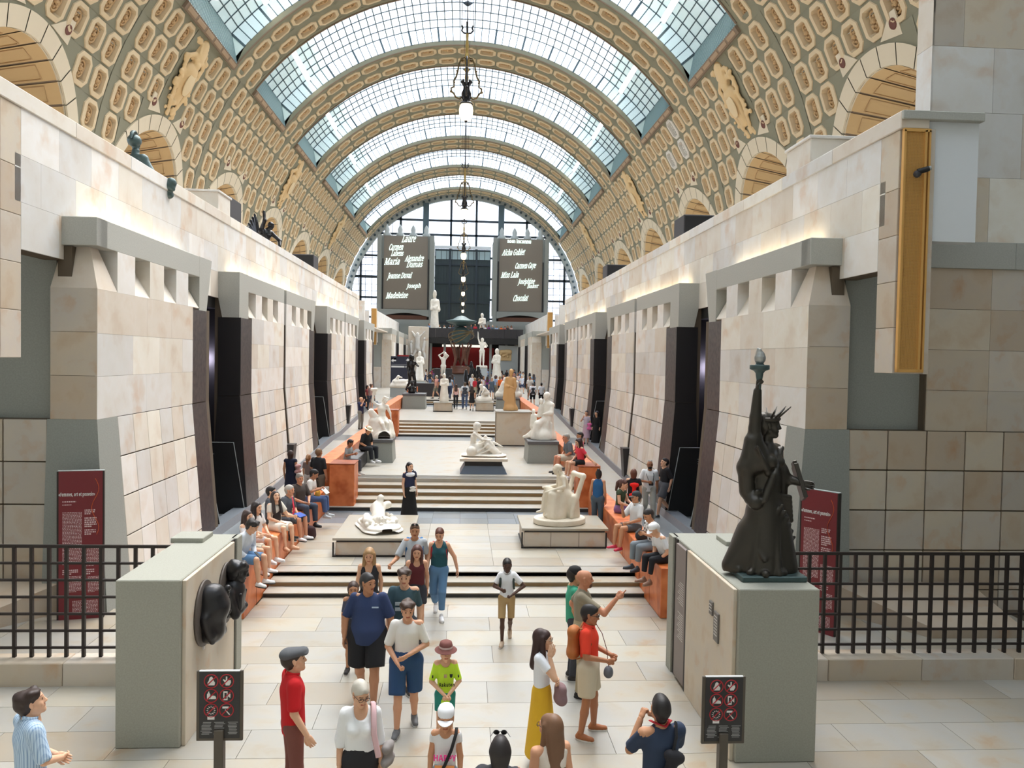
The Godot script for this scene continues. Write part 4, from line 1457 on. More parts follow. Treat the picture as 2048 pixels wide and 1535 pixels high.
# ---------------------------------------------------------------- things standing about: plinths, benches, railings, signs, lamps
func plinth(called: String, label: String, x0: float, x1: float, d0: float, d1: float, y0: float, y1: float, style: String, group := "") -> Node3D:
	var c := W((x0 + x1) * 0.5, y0, (d0 + d1) * 0.5)
	var t := thing(called, label, "plinth", c, 0.0, group)
	var w := x1 - x0
	var l := d1 - d0
	var h := y1 - y0
	var p := func(n: String, m, lo: Vector3, hi: Vector3, bev := 0.01): bx(n, t, m, lo, hi, bev)
	match style:
		"low":      # stone slab on a recessed dark joint
			p.call("base_panel", M.tan0, Vector3(-w / 2 + 0.03, 0.03, -l / 2 + 0.03), Vector3(w / 2 - 0.03, h - 0.11, l / 2 - 0.03))
			p.call("shadow_gap", M.steel_black, Vector3(-w / 2 + 0.05, h - 0.12, -l / 2 + 0.05), Vector3(w / 2 - 0.05, h - 0.06, l / 2 - 0.05), 0.0)
			p.call("foot", M.steel_black, Vector3(-w / 2, 0, -l / 2), Vector3(w / 2, 0.03, l / 2), 0.0)
			for e in [-1.0, 1.0]:
				p.call("corner_angle", M.steel_black, Vector3(e * w / 2 - 0.035, 0.0, l / 2 - 0.035), Vector3(e * w / 2 + 0.001, h - 0.11, l / 2 + 0.001), 0.0)
				if w > 1.9 and w < 2.3: p.call("panel_joint", M.joint, Vector3(e * w / 6 - 0.006, 0.03, l / 2 - 0.035), Vector3(e * w / 6 + 0.006, h - 0.11, l / 2 - 0.028), 0.0)
			p.call("top_slab", M.floor1, Vector3(-w / 2 - 0.03, h - 0.06, -l / 2 - 0.03), Vector3(w / 2 + 0.03, h, l / 2 + 0.03), 0.008)
		"tan":      # framed stone block
			p.call("body", M.tan1, Vector3(-w / 2 + 0.03, 0.04, -l / 2 + 0.03), Vector3(w / 2 - 0.03, h - 0.06, l / 2 - 0.03))
			p.call("foot", M.steel_black, Vector3(-w / 2 + 0.01, 0, -l / 2 + 0.01), Vector3(w / 2 - 0.01, 0.04, l / 2 - 0.01), 0.0)
			for e in [-1.0, 1.0]: p.call("corner_angle", M.steel_black, Vector3(e * w / 2 - 0.025, 0.0, l / 2 - 0.03), Vector3(e * w / 2 + 0.002, h - 0.06, l / 2 + 0.002), 0.0)
			p.call("top_slab", M.floor2, Vector3(-w / 2 - 0.02, h - 0.06, -l / 2 - 0.02), Vector3(w / 2 + 0.02, h, l / 2 + 0.02), 0.008)
		"grey":     # tapering grey block under a dark slab
			var b := MB.new()
			b.hexa([Vector3(-w / 2 - 0.05, 0, l / 2 + 0.05), Vector3(w / 2 + 0.05, 0, l / 2 + 0.05), Vector3(w / 2 + 0.05, 0, -l / 2), Vector3(-w / 2 - 0.05, 0, -l / 2), Vector3(-w / 2, h - 0.13, l / 2), Vector3(w / 2, h - 0.13, l / 2), Vector3(w / 2, h - 0.13, -l / 2), Vector3(-w / 2, h - 0.13, -l / 2)])
			obj("body", b.mesh(), M.greystone, t)
			p.call("dark_slab", M.slate, Vector3(-w / 2 - 0.04, h - 0.13, -l / 2 - 0.04), Vector3(w / 2 + 0.04, h, l / 2 + 0.04), 0.012)
		"stepped":  # flared slate foot, black neck and stone table top
			var b := MB.new()
			b.hexa([Vector3(-w / 2 - 0.03, 0, l / 2), Vector3(w / 2 + 0.03, 0, l / 2), Vector3(w / 2 + 0.03, 0, -l / 2), Vector3(-w / 2 - 0.03, 0, -l / 2), Vector3(-w / 2 + 0.12, h * 0.5, l / 2 - 0.12), Vector3(w / 2 - 0.12, h * 0.5, l / 2 - 0.12), Vector3(w / 2 - 0.12, h * 0.5, -l / 2 + 0.12), Vector3(-w / 2 + 0.12, h * 0.5, -l / 2 + 0.12)])
			obj("foot", b.mesh(), M.blue_slate, t)
			p.call("neck", M.steel_black, Vector3(-w / 2 + 0.14, h * 0.5, -l / 2 + 0.14), Vector3(w / 2 - 0.14, h - 0.1, l / 2 - 0.14), 0.0)
			p.call("top_slab", M.tan0, Vector3(-w / 2 - 0.04, h - 0.1, -l / 2 - 0.04), Vector3(w / 2 + 0.04, h, l / 2 + 0.04), 0.01)
		_:
			p.call("body", M.attic_grey if style == "pale" else M.panel_black, Vector3(-w / 2, 0, -l / 2), Vector3(w / 2, h - 0.05, l / 2), 0.012)
			p.call("top_slab", M.floor3 if style == "pale" else M.slate, Vector3(-w / 2 - 0.02, h - 0.05, -l / 2 - 0.02), Vector3(w / 2 + 0.02, h, l / 2 + 0.02), 0.008)
	return t

func pedestals():
	mat("slate", rgb(92, 92, 94), 0.5)
	mat("blue_slate", rgb(92, 104, 122), 0.4)
	mat("plaque_grey", rgb(112, 108, 104), 0.5)
	mat("panel_violet", rgb(128, 116, 112), 0.5)
	# big grey entrance blocks
	for s in [-1.0, 1.0]:
		var near := 10.02 if s < 0 else 9.47
		var top := 2.1 if s < 0 else 2.15
		var xa := 3.37
		var xb := 4.2 if s < 0 else 4.43
		var lab := "tall grey stone block at left bearing two dark bronze busts" if s < 0 else "tall grey stone block at right carrying the bronze robed statue"
		var t := thing("entrance_block", lab, "plinth", W(s * (xa + xb) * 0.5, 0, (near + 12.5) * 0.5), 0.0, "entrance blocks")
		var o := t.position
		var q := func(n: String, m, lo: Vector3, hi: Vector3, bev := 0.0): bx(n, t, m, lo - o, hi - o, bev)
		q.call("body", M.block_grey, W(s * (xa + 0.05), 0, near), W(s * xb, top, 12.62), 0.012)
		q.call("side_panel", M.tan4, W(s * xa, 0, near + 0.06), W(s * (xa + 0.05), top - 0.02, 11.55 if s > 0 else 12.2), 0.006)
		if s > 0:
			q.call("groove", M.black, W(s * (xa + 0.005), 0, 11.55), W(s * (xa + 0.06), top - 0.03, 11.62))
			q.call("text_panel", M.panel_violet, W(s * (xa + 0.0), 0.05, 11.62), W(s * (xa + 0.05), top - 0.05, 12.15), 0.004)
			for r in 22:
				q.call("text_line", M.plaque_text, W(s * (xa - 0.002), 1.55 - r * 0.035 - (0.12 if r > 9 else 0.0), 11.7), W(s * (xa + 0.001), 1.56 - r * 0.035 - (0.12 if r > 9 else 0.0), 11.9 + 0.12 * fmod(r * 0.37, 1.0)))
			q.call("plaque", M.plaque_grey, W(s * (xa - 0.025), 1.28, 10.02), W(s * xa, 1.66, 10.2), 0.004)
			q.call("plaque", M.plaque_grey, W(s * (xa - 0.025), 1.56, 10.27), W(s * xa, 1.74, 10.4), 0.004)
			for r in 7: q.call("text_line", M.plaque_text, W(s * (xa - 0.028), 1.6 - r * 0.04, 10.05), W(s * (xa - 0.02), 1.615 - r * 0.04, 10.17))
			for r in 3: q.call("text_line", M.plaque_text, W(s * (xa - 0.028), 1.69 - r * 0.04, 10.29), W(s * (xa - 0.02), 1.703 - r * 0.04, 10.38))
		q.call("groove", M.iron, W(s * (xa + 0.03), 0, 12.2), W(s * (xa + 0.06), top - 0.01, 12.34))
		q.call("end_post", M.block_grey, W(s * (xa - 0.0), 0, 12.34), W(s * (xa + 0.1), top, 12.62), 0.008)
		q.call("top_step", M.block_grey, W(s * (xb - 0.42), top - 0.01, 12.02 if s < 0 else 11.72), W(s * (xb + 0.05), top + 0.07, 12.5 if s < 0 else 12.2), 0.008)
	# red wood benches edging the terraces, each with its tall end block
	for s in [-1.0, 1.0]:
		for lv in [[14.93, 24.1, 0.0, 0.97, T1, 1.66, "first"], [24.7, 40.4, T2, 1.62, T2, 2.22, "second"], [41.2, 57.5, T3, 2.2, T3, 2.75, "third"]]:
			var side := "left" if s < 0 else "right"
			var t := thing("bench", "long orange wood bench along the %s edge of the %s terrace" % [side, lv[6]], "bench", W(s * 4.2, lv[2], lv[0]), 0.0, "orange wood benches")
			var o := t.position
			var x0: float = 3.95 if s < 0 else 3.86
			bx("seat_block", t, M.wood, W(s * x0, lv[2], lv[0]) - o, W(s * (x0 + 0.52), lv[3], lv[1] - 0.4) - o, 0.012)
			var k := 0
			var d: float = lv[0] + 0.9
			while d < lv[1] - 0.8 and lv[6] == "first":
				bx("panel_joint", t, M.wood_dark, W(s * (x0 - 0.003), lv[2], d) - o, W(s * (x0 + 0.01), lv[3] - 0.03, d + 0.012) - o)
				d += 0.9
			var b := thing("end_block", "tall orange wood block closing the bench on the %s of the %s flight of steps" % [side, {"first": "second", "second": "third", "third": "last"}[lv[6]]], "block", W(s * 3.55, lv[4], lv[1]), 0.0, "orange end blocks")
			var ob := b.position
			bx("block_body", b, M.wood, W(s * 3.16 if s < 0 else 3.6, lv[4], lv[1] - 0.02) - ob, W(s * 3.9 if s < 0 else 4.24, lv[5], lv[1] + 0.9) - ob, 0.015)
			bx("top_rim", b, M.wood_dark, W(s * 3.15 if s < 0 else 3.59, lv[5] - 0.0, lv[1] - 0.03) - ob, W(s * 3.91 if s < 0 else 4.25, lv[5] + 0.03, lv[1] + 0.91) - ob, 0.008)
	plinth("statue_plinth", "low wide stone plinth under the white reclining nude", -2.86, -1.1, 18.42, 21.1, T1, 0.74, "low", "low stone plinths")
	plinth("statue_plinth", "low stone plinth under the seated white marble woman, right of the first terrace", 1.55, 3.62, 19.3, 20.9, T1, 0.8, "low", "low stone plinths")
	plinth("statue_plinth", "stone topped plinth on a flared slate foot under the crouching white figure", 0.02, 1.6, 27.6, 29.0, T2, 1.44, "stepped")
	plinth("statue_plinth", "big square stone block under the golden standing statue", 1.6, 3.25, 36.6, 38.2, T2, 2.5, "tan")
	plinth("statue_plinth", "grey plinth with dark slab under the white marble man at left", -3.48, -2.6, 30.4, 31.8, T2, 1.78, "grey", "grey plinths with dark slabs")
	plinth("statue_plinth", "grey plinth with dark slab under the white draped family group at right", 2.62, 3.75, 30.6, 32.4, T2, 1.76, "grey", "grey plinths with dark slabs")
	plinth("bench_slab", "dark slate bench joined to the left grey plinth", -3.92, -3.5, 26.9, 30.3, T2, 1.42, "slate")
	plinth("statue_plinth", "grey plinth with dark slab carrying dark figures at left of the fourth steps", -3.85, -2.4, 53.0, 55.0, T3, 2.5, "grey", "grey plinths with dark slabs")
	plinth("statue_plinth", "small stone plinth under the white standing draped figure in mid nave", -1.75, -0.55, 50.6, 51.8, T3, 2.1, "tan", "small framed stone plinths")
	plinth("statue_plinth", "small stone plinth under the white kneeling figure behind the golden statue", 0.95, 2.1, 51.6, 53.0, T3, 2.1, "tan", "small framed stone plinths")
	plinth("statue_plinth", "grey plinth with dark slab under the white couple at right", 2.35, 3.8, 52.2, 54.0, T3, 2.35, "grey", "grey plinths with dark slabs")
	plinth("statue_plinth", "tall pale pedestal under the white figure with a raised arm", 1.45, 2.55, 80.0, 81.2, T4, 4.0, "pale", "pale far pedestals")
	plinth("statue_plinth", "pale pedestal under the bowed white figures near the red wall", 2.9, 4.6, 82.0, 83.5, T4, 2.35, "pale", "pale far pedestals")
	plinth("statue_plinth", "pale pedestal under the white robed statue left of the dark pillars", -4.4, -3.4, 74.0, 75.2, T4, 2.75, "pale", "pale far pedestals")
	plinth("statue_plinth", "grey pedestal under the white reclining animal group beside the direction board", -5.4, -4.0, 61.0, 62.4, T4, 2.6, "pale", "pale far pedestals")
	plinth("dark_pillar", "left one of two dark pillars beside the bending white nude", -2.32, -1.82, 68.0, 68.5, T4, 4.0, "slate", "dark pillars")
	plinth("dark_pillar", "right one of two dark pillars beside the bending white nude", -1.32, -0.82, 68.0, 68.5, T4, 4.0, "slate", "dark pillars")
	plinth("nude_pedestal", "slim stone pedestal between the two dark pillars", -1.8, -1.34, 67.9, 68.4, T4, 3.0, "pale")
	plinth("low_barrier", "long black barrier block in front of the dark pillars", -5.4, -1.7, 63.0, 63.6, T4, 2.9, "slate")

func railing(s: float):
	var side := "left" if s < 0 else "right"
	var t := thing("railing", "dark iron grid railing on the %s ledge in front of the red panel" % side, "railing", W(s * 6.0, 0.32, 12.2))
	var o := t.position
	var d := 12.2
	var x0 := 4.3 if s < 0 else 4.5
	var x1 := 9.6
	var y0 := 0.36
	var n := 7
	var top := 2.0 if s < 0 else 1.93
	for k in n:
		var y := lerpf(top, 0.48, k / 6.0)
		bx("bar", t, M.iron, W(s * (x0 + (0.0 if k == 0 else 0.0)), y - (0.022 if k == 0 else 0.016), d - 0.02) - o, W(s * x1, y + (0.022 if k == 0 else 0.016), d + 0.02) - o)
	var x := x0 + 0.02
	while x < x1:
		bx("upright", t, M.iron, W(s * (x - 0.022), 0.34, d - 0.026) - o, W(s * (x + 0.022), top, d + 0.026) - o)
		x += 0.25

func draw_lines(im: Image, x0: int, y0: int, w: int, k: int, step: int, h: int, c: Color, sd: int):
	rng.seed = sd
	for i in k:
		var x := x0
		var lim := x0 + (w if i < k - 1 else int(w * 0.6))
		while x < lim:
			var ww := rng.randi_range(3, 11)
			im.fill_rect(Rect2i(x, y0 + i * step, mini(ww, lim - x), h), c)
			x += ww + 3

func text_part(par: Node, txt: String, m, size: float, t: Transform3D, wide := 0.0, bold := true, thick := 0.004, called := "lettering") -> MeshInstance3D:
	var tm := TextMesh.new()
	var sf := SystemFont.new()
	sf.font_names = PackedStringArray(["Droid Sans"])
	if bold: sf.font_weight = 700
	tm.font = sf
	tm.text = txt
	tm.font_size = 48
	tm.pixel_size = 0.02
	tm.depth = 0.2
	var bb := tm.get_aabb().size
	var ky := size / bb.y
	var kx := wide / bb.x if wide > 0.0 else ky
	var o := obj(called, tm, m, par)
	o.transform = t * Transform3D(Basis(Vector3(kx, 0, 0), Vector3(0, ky, 0), Vector3(0, 0, thick / 0.2)), Vector3.ZERO)
	return o

func red_panel(s: float, a: Vector3, b: Vector3, y0: float, y1: float):   # a to b: foot of the face, left to right as read
	var side := "left" if s < 0 else "right"
	var u := (b - a).normalized()
	var w := (b - a).length()
	var nn := u.cross(Vector3.UP)
	var t := thing("exhibition_panel", "tall dark red exhibition panel with white text behind the %s railing" % side, "sign", (a + b) * 0.5 + Vector3(0, y0, 0))
	t.basis = Basis(u, Vector3.UP, nn)
	var im := Image.create(256, 640, false, Image.FORMAT_RGB8)
	im.fill(rgb(122, 36, 44))
	var wt := rgb(226, 206, 206)
	draw_lines(im, 22, 128, 130, 1, 8, 5, wt, 3)
	draw_lines(im, 22, 142, 90, 1, 8, 4, wt, 4)
	draw_lines(im, 22, 176, 112, 38, 6, 3, wt, 5)
	draw_lines(im, 22, 424, 90, 3, 8, 5, wt, 6)
	draw_lines(im, 60, 452, 72, 12, 6, 3, wt, 7)
	draw_lines(im, 150, 166, 62, 3, 8, 5, wt, 8)
	draw_lines(im, 150, 200, 70, 5, 9, 6, wt, 9)
	draw_lines(im, 150, 252, 66, 3, 9, 5, wt, 10)
	draw_lines(im, 150, 330, 92, 14, 6, 3, wt, 11)
	draw_lines(im, 150, 424, 60, 3, 9, 5, wt, 12)
	draw_lines(im, 170, 456, 70, 12, 6, 3, wt, 13)
	draw_lines(im, 80, 560, 150, 10, 6, 3, wt, 14)
	var m := mat("red_print_" + side, Color.WHITE, 0.45)
	m.albedo_texture = ImageTexture.create_from_image(im)
	var q := MB.new()
	q.quad(Vector3(-w / 2, 0, 0.031), Vector3(w / 2, 0, 0.031), Vector3(w / 2, y1 - y0, 0.031), Vector3(-w / 2, y1 - y0, 0.031))
	obj("printed_face", q.mesh(), m, t)
	bx("board", t, M.iron, Vector3(-w / 2 - 0.03, -0.0, -0.06), Vector3(w / 2 + 0.02, y1 - y0, 0.03), 0.004)
	bx("top_edge", t, M.attic_grey, Vector3(-w / 2 - 0.02, y1 - y0, -0.05), Vector3(w / 2 + 0.02, y1 - y0 + 0.012, 0.03))
	text_part(t, "«Femmes, art et pouvoir»", M.print_white, 0.09, Transform3D(Basis.IDENTITY, Vector3(-0.06, (y1 - y0) * 0.845, 0.033)), w * 0.82, true, 0.003)
	var sq := []
	for k in 30:
		var a2 := k / 29.0
		sq.append(Vector3(w * 0.33 + sin(a2 * 9.0) * 0.055, (y1 - y0) * (0.95 - a2 * 0.38), 0.035))
	var tb := MB.new()
	tb.tube(sq, 0.005, 4)
	obj("orange_squiggle", tb.mesh(), M.print_orange, t)

func no_sign(x: float, d: float, s: float):
	var side := "left" if s < 0 else "right"
	var t := thing("notice_stand", "black notice stand with six red crossed pictograms at the %s of the entrance" % side, "sign", W(x, 0, d), 0.0, "pictogram notice stands")
	var y1 := 1.78 if s < 0 else 1.69
	var h := 0.70
	var w := 0.45
	bx("post", t, M.notice_frame, Vector3(-0.045, 0.02, -0.06), Vector3(0.045, y1 - h + 0.12, -0.012 + 0.05), 0.006)
	bx("foot_plate", t, M.notice_frame, Vector3(-0.2, 0, -0.2), Vector3(0.2, 0.02, 0.2), 0.006)
	bx("frame", t, M.notice_frame, Vector3(-w / 2, y1 - h, -0.03), Vector3(w / 2, y1, 0.0), 0.005)
	bx("face", t, M.notice_black, Vector3(-w / 2 + 0.03, y1 - h + 0.03, -0.01), Vector3(w / 2 - 0.03, y1 - 0.005, 0.006), 0.0)
	bx("bright_edge", t, M.white_panel, Vector3(-w / 2 + 0.03, y1 - 0.004, -0.02), Vector3(w / 2 - 0.03, y1 + 0.004, 0.008))
	var cx := [-0.075, 0.075]
	for r in 3:
		for c in 2:
			var p := Vector3(cx[c] - 0.005, y1 - 0.10 - r * 0.145, 0.0065)
			var ring := []
			for k in 25: ring.append(p + Vector3(cos(TAU * k / 24), sin(TAU * k / 24), 0) * 0.066)
			var b := MB.new()
			b.tube(ring, 0.0055, 4, false)
			b.tube([p + Vector3(-0.047, -0.047, 0.004), p + Vector3(0.047, 0.047, 0.004)], 0.0055, 4)
			obj("red_ring", b.mesh(), M.notice_red, t)
			var g := MB.new()
			var E := func(poly: Array):
				var pv := PackedVector2Array()
				for q in poly: pv.append(Vector2(q[0], q[1]) * 0.01)
				g.prism(pv, p, Vector3.RIGHT, Vector3.UP, Vector3(0, 0, 1), 0.002)
			match r * 2 + c:
				0:
					E.call([[-3.2, -4], [3.2, -4], [3.6, -1.4], [2.4, 0.4], [1.6, 3.4], [0, 4.8], [-1.6, 3.4], [-2.4, 0.4], [-3.6, -1.4]])
				1:
					E.call([[-1, -4.2], [2.6, -4.2], [4.2, -1.2], [3.8, 1.2], [0.5, 0.9], [0.5, 4.6], [-0.9, 4.6], [-0.9, 0.8], [-3.2, 2], [-3.8, 1.2], [-1.6, -1.4]])
				2:
					E.call([[-4, -3.2], [-0.8, -3.2], [-0.8, 1.6], [-1.8, 3], [-1.8, 4.2], [-2.8, 4.2], [-2.8, 3], [-4, 1.6]])
					E.call([[-0.4, -3.2], [4.6, -3.2], [4.8, -2], [4, -0.2], [1.6, 0.3], [0, -0.6], [-0.6, -2]])
				3:
					E.call([[-3.2, 3], [0.9, 3], [0.9, 4.4], [-3.2, 4.4]]); E.call([[-3.2, -4.4], [0.9, -4.4], [0.9, -3], [-3.2, -3]])
					E.call([[-3.2, -3], [-2.2, -3], [-2.2, 3], [-3.2, 3]]); E.call([[0, -3], [0.9, -3], [0.9, 3], [0, 3]])
					E.call([[1.4, -0.7], [3.6, -2.2], [3.6, 2.2], [1.4, 0.7]])
				4:
					for k in 12:
						var a := TAU * k / 12
						var e := Vector2(cos(a), sin(a))
						var f := Vector2(-e.y, e.x)
						E.call([[e.x * 3 - f.x * 0.55, e.y * 3 - f.y * 0.55], [e.x * 4.8, e.y * 4.8], [e.x * 3 + f.x * 0.55, e.y * 3 + f.y * 0.55]])
					E.call([[-3.4, -9.2], [3.4, -9.2], [3.4, -5.8], [-3.4, -5.8]])
				5:
					E.call([[-4, 1.8], [2, 1.8], [2, 3.8], [-4, 3.8]])
					E.call([[-1.4, 1], [-0.6, 0.4], [3.6, -4.2], [2.6, -4.8], [-1.6, 0.2]])
			obj("pictogram", g.mesh(), M.print_white, t)
	var lines := MB.new()
	rng.seed = 4
	for c in 3:
		for r in 9:
			lines.box(Vector3(-0.125 + c * 0.125 + rng.randf_range(-0.01, 0.01), y1 - h + 0.19 - r * 0.0145, 0.007), Vector3(rng.randf_range(0.07, 0.1), 0.005, 0.002))
	tag(obj("small_print", lines.mesh(), M.print_grey, t), "", "", "", "stuff")

func chandelier(i: int, at: Vector3):
	var ord: String = ["nearest", "second", "third", "fourth", "fifth", "sixth", "farthest"][i]
	var t := thing("chandelier", "black and brass hanging lamp with a white glass globe, %s along the nave axis" % ord, "lamp", at, 0.0, "globe lamps hung along the nave")
	var g := MB.new()
	g.lathe([Vector2(0.001, -0.2), Vector2(0.06, -0.195), Vector2(0.12, -0.16), Vector2(0.16, -0.07), Vector2(0.172, 0.05), Vector2(0.16, 0.15), Vector2(0.13, 0.2), Vector2(0.1, 0.205)], 20)
	obj("globe", g.mesh(), M.globe_glow, t)
	var ol := OmniLight3D.new()
	ol.name = "globe_light"
	ol.light_energy = 1.6
	ol.light_color = Color(1.0, 0.9, 0.74)
	ol.light_size = 0.17
	ol.shadow_enabled = true
	ol.omni_range = 60.0
	ol.omni_attenuation = 2.0
	add_child(ol, true)
	ol.position = at + Vector3(0, 0.0, 0)
	var f := MB.new()
	f.lathe([Vector2(0.001, -0.25), Vector2(0.025, -0.22), Vector2(0.05, -0.19), Vector2(0.02, -0.185)], 10)
	obj("finial", f.mesh(), M.bronze_black, t)
	var b := MB.new()
	b.lathe([Vector2(0.15, 0.19), Vector2(0.17, 0.21), Vector2(0.13, 0.25), Vector2(0.09, 0.27), Vector2(0.09, 0.31), Vector2(0.115, 0.36), Vector2(0.12, 0.47), Vector2(0.085, 0.55), Vector2(0.075, 0.62), Vector2(0.12, 0.7), Vector2(0.1, 0.72), Vector2(0.05, 0.7)], 14)
	obj("vase", b.mesh(), M.bronze_black, t)
	var cr := MB.new()
	for k in 8:
		var a := TAU * k / 8
		cr.ball(Vector3(cos(a) * 0.11, 0.74, sin(a) * 0.11), Vector3(0.03, 0.05, 0.03), 6, 4)
	obj("crown", cr.mesh(), M.bronze_black, t)
	var st := MB.new()
	st.lathe([Vector2(0.03, 0.7), Vector2(0.05, 0.85), Vector2(0.03, 0.95), Vector2(0.06, 1.02), Vector2(0.035, 1.1), Vector2(0.06, 1.25), Vector2(0.05, 1.4), Vector2(0.03, 1.45), Vector2(0.045, 1.6), Vector2(0.025, 1.75), Vector2(0.03, 1.9), Vector2(0.001, 1.95)], 10)
	obj("stem", st.mesh(), M.brass, t)
	for k in 4:
		var bs := Basis(Vector3.UP, TAU * k / 4.0)
		var arm := MB.new()
		var P := []
		for q in [[0.07, 0.42], [0.16, 0.33], [0.25, 0.36], [0.31, 0.46], [0.36, 0.5], [0.37, 0.58], [0.30, 0.62], [0.31, 0.75], [0.25, 0.86], [0.21, 1.02], [0.19, 1.16], [0.13, 1.3], [0.05, 1.33]]: P.append(bs * Vector3(q[0], q[1], 0))
		arm.tube(P, 0.023, 6)
		for q in [[0.37, 0.5, 0.035], [0.3, 0.72, 0.03], [0.23, 1.0, 0.028], [0.11, 1.26, 0.04]]: arm.ball(bs * Vector3(q[0], q[1], 0), Vector3(q[2], q[2], q[2]), 6, 4)
		obj("arm", arm.mesh(), M.bronze_black if k % 2 else M.bronze_dark_gilt, t)
	var tp := MB.new()
	for k in 3:
		var bs := Basis(Vector3.UP, TAU * k / 3.0 + 0.5)
		tp.tube([bs * Vector3(0, 1.9, 0), bs * Vector3(0.1, 1.93, 0), bs * Vector3(0.16, 2.0, 0), bs * Vector3(0.13, 2.06, 0), bs * Vector3(0.16, 2.12, 0)], 0.022, 6)
	obj("hook_spider", tp.mesh(), M.bronze_black, t)
	var top := VY + RG - 0.1 - at.y
	var wi := MB.new()
	for k in 3:
		var bs := Basis(Vector3.UP, TAU * k / 3.0 + 0.5)
		wi.tube([bs * Vector3(0.16, 2.1, 0), bs * Vector3(0.03, top, 0)], 0.008, 4)
	obj("cable", wi.mesh(), M.iron, t)
	var ro := MB.new()
	ro.lathe([Vector2(0.001, top - 0.25), Vector2(0.12, top - 0.2), Vector2(0.4, top), Vector2(0.001, top + 0.02)], 4)
	obj("ceiling_rose", ro.mesh(), M.muntin_dark, t)

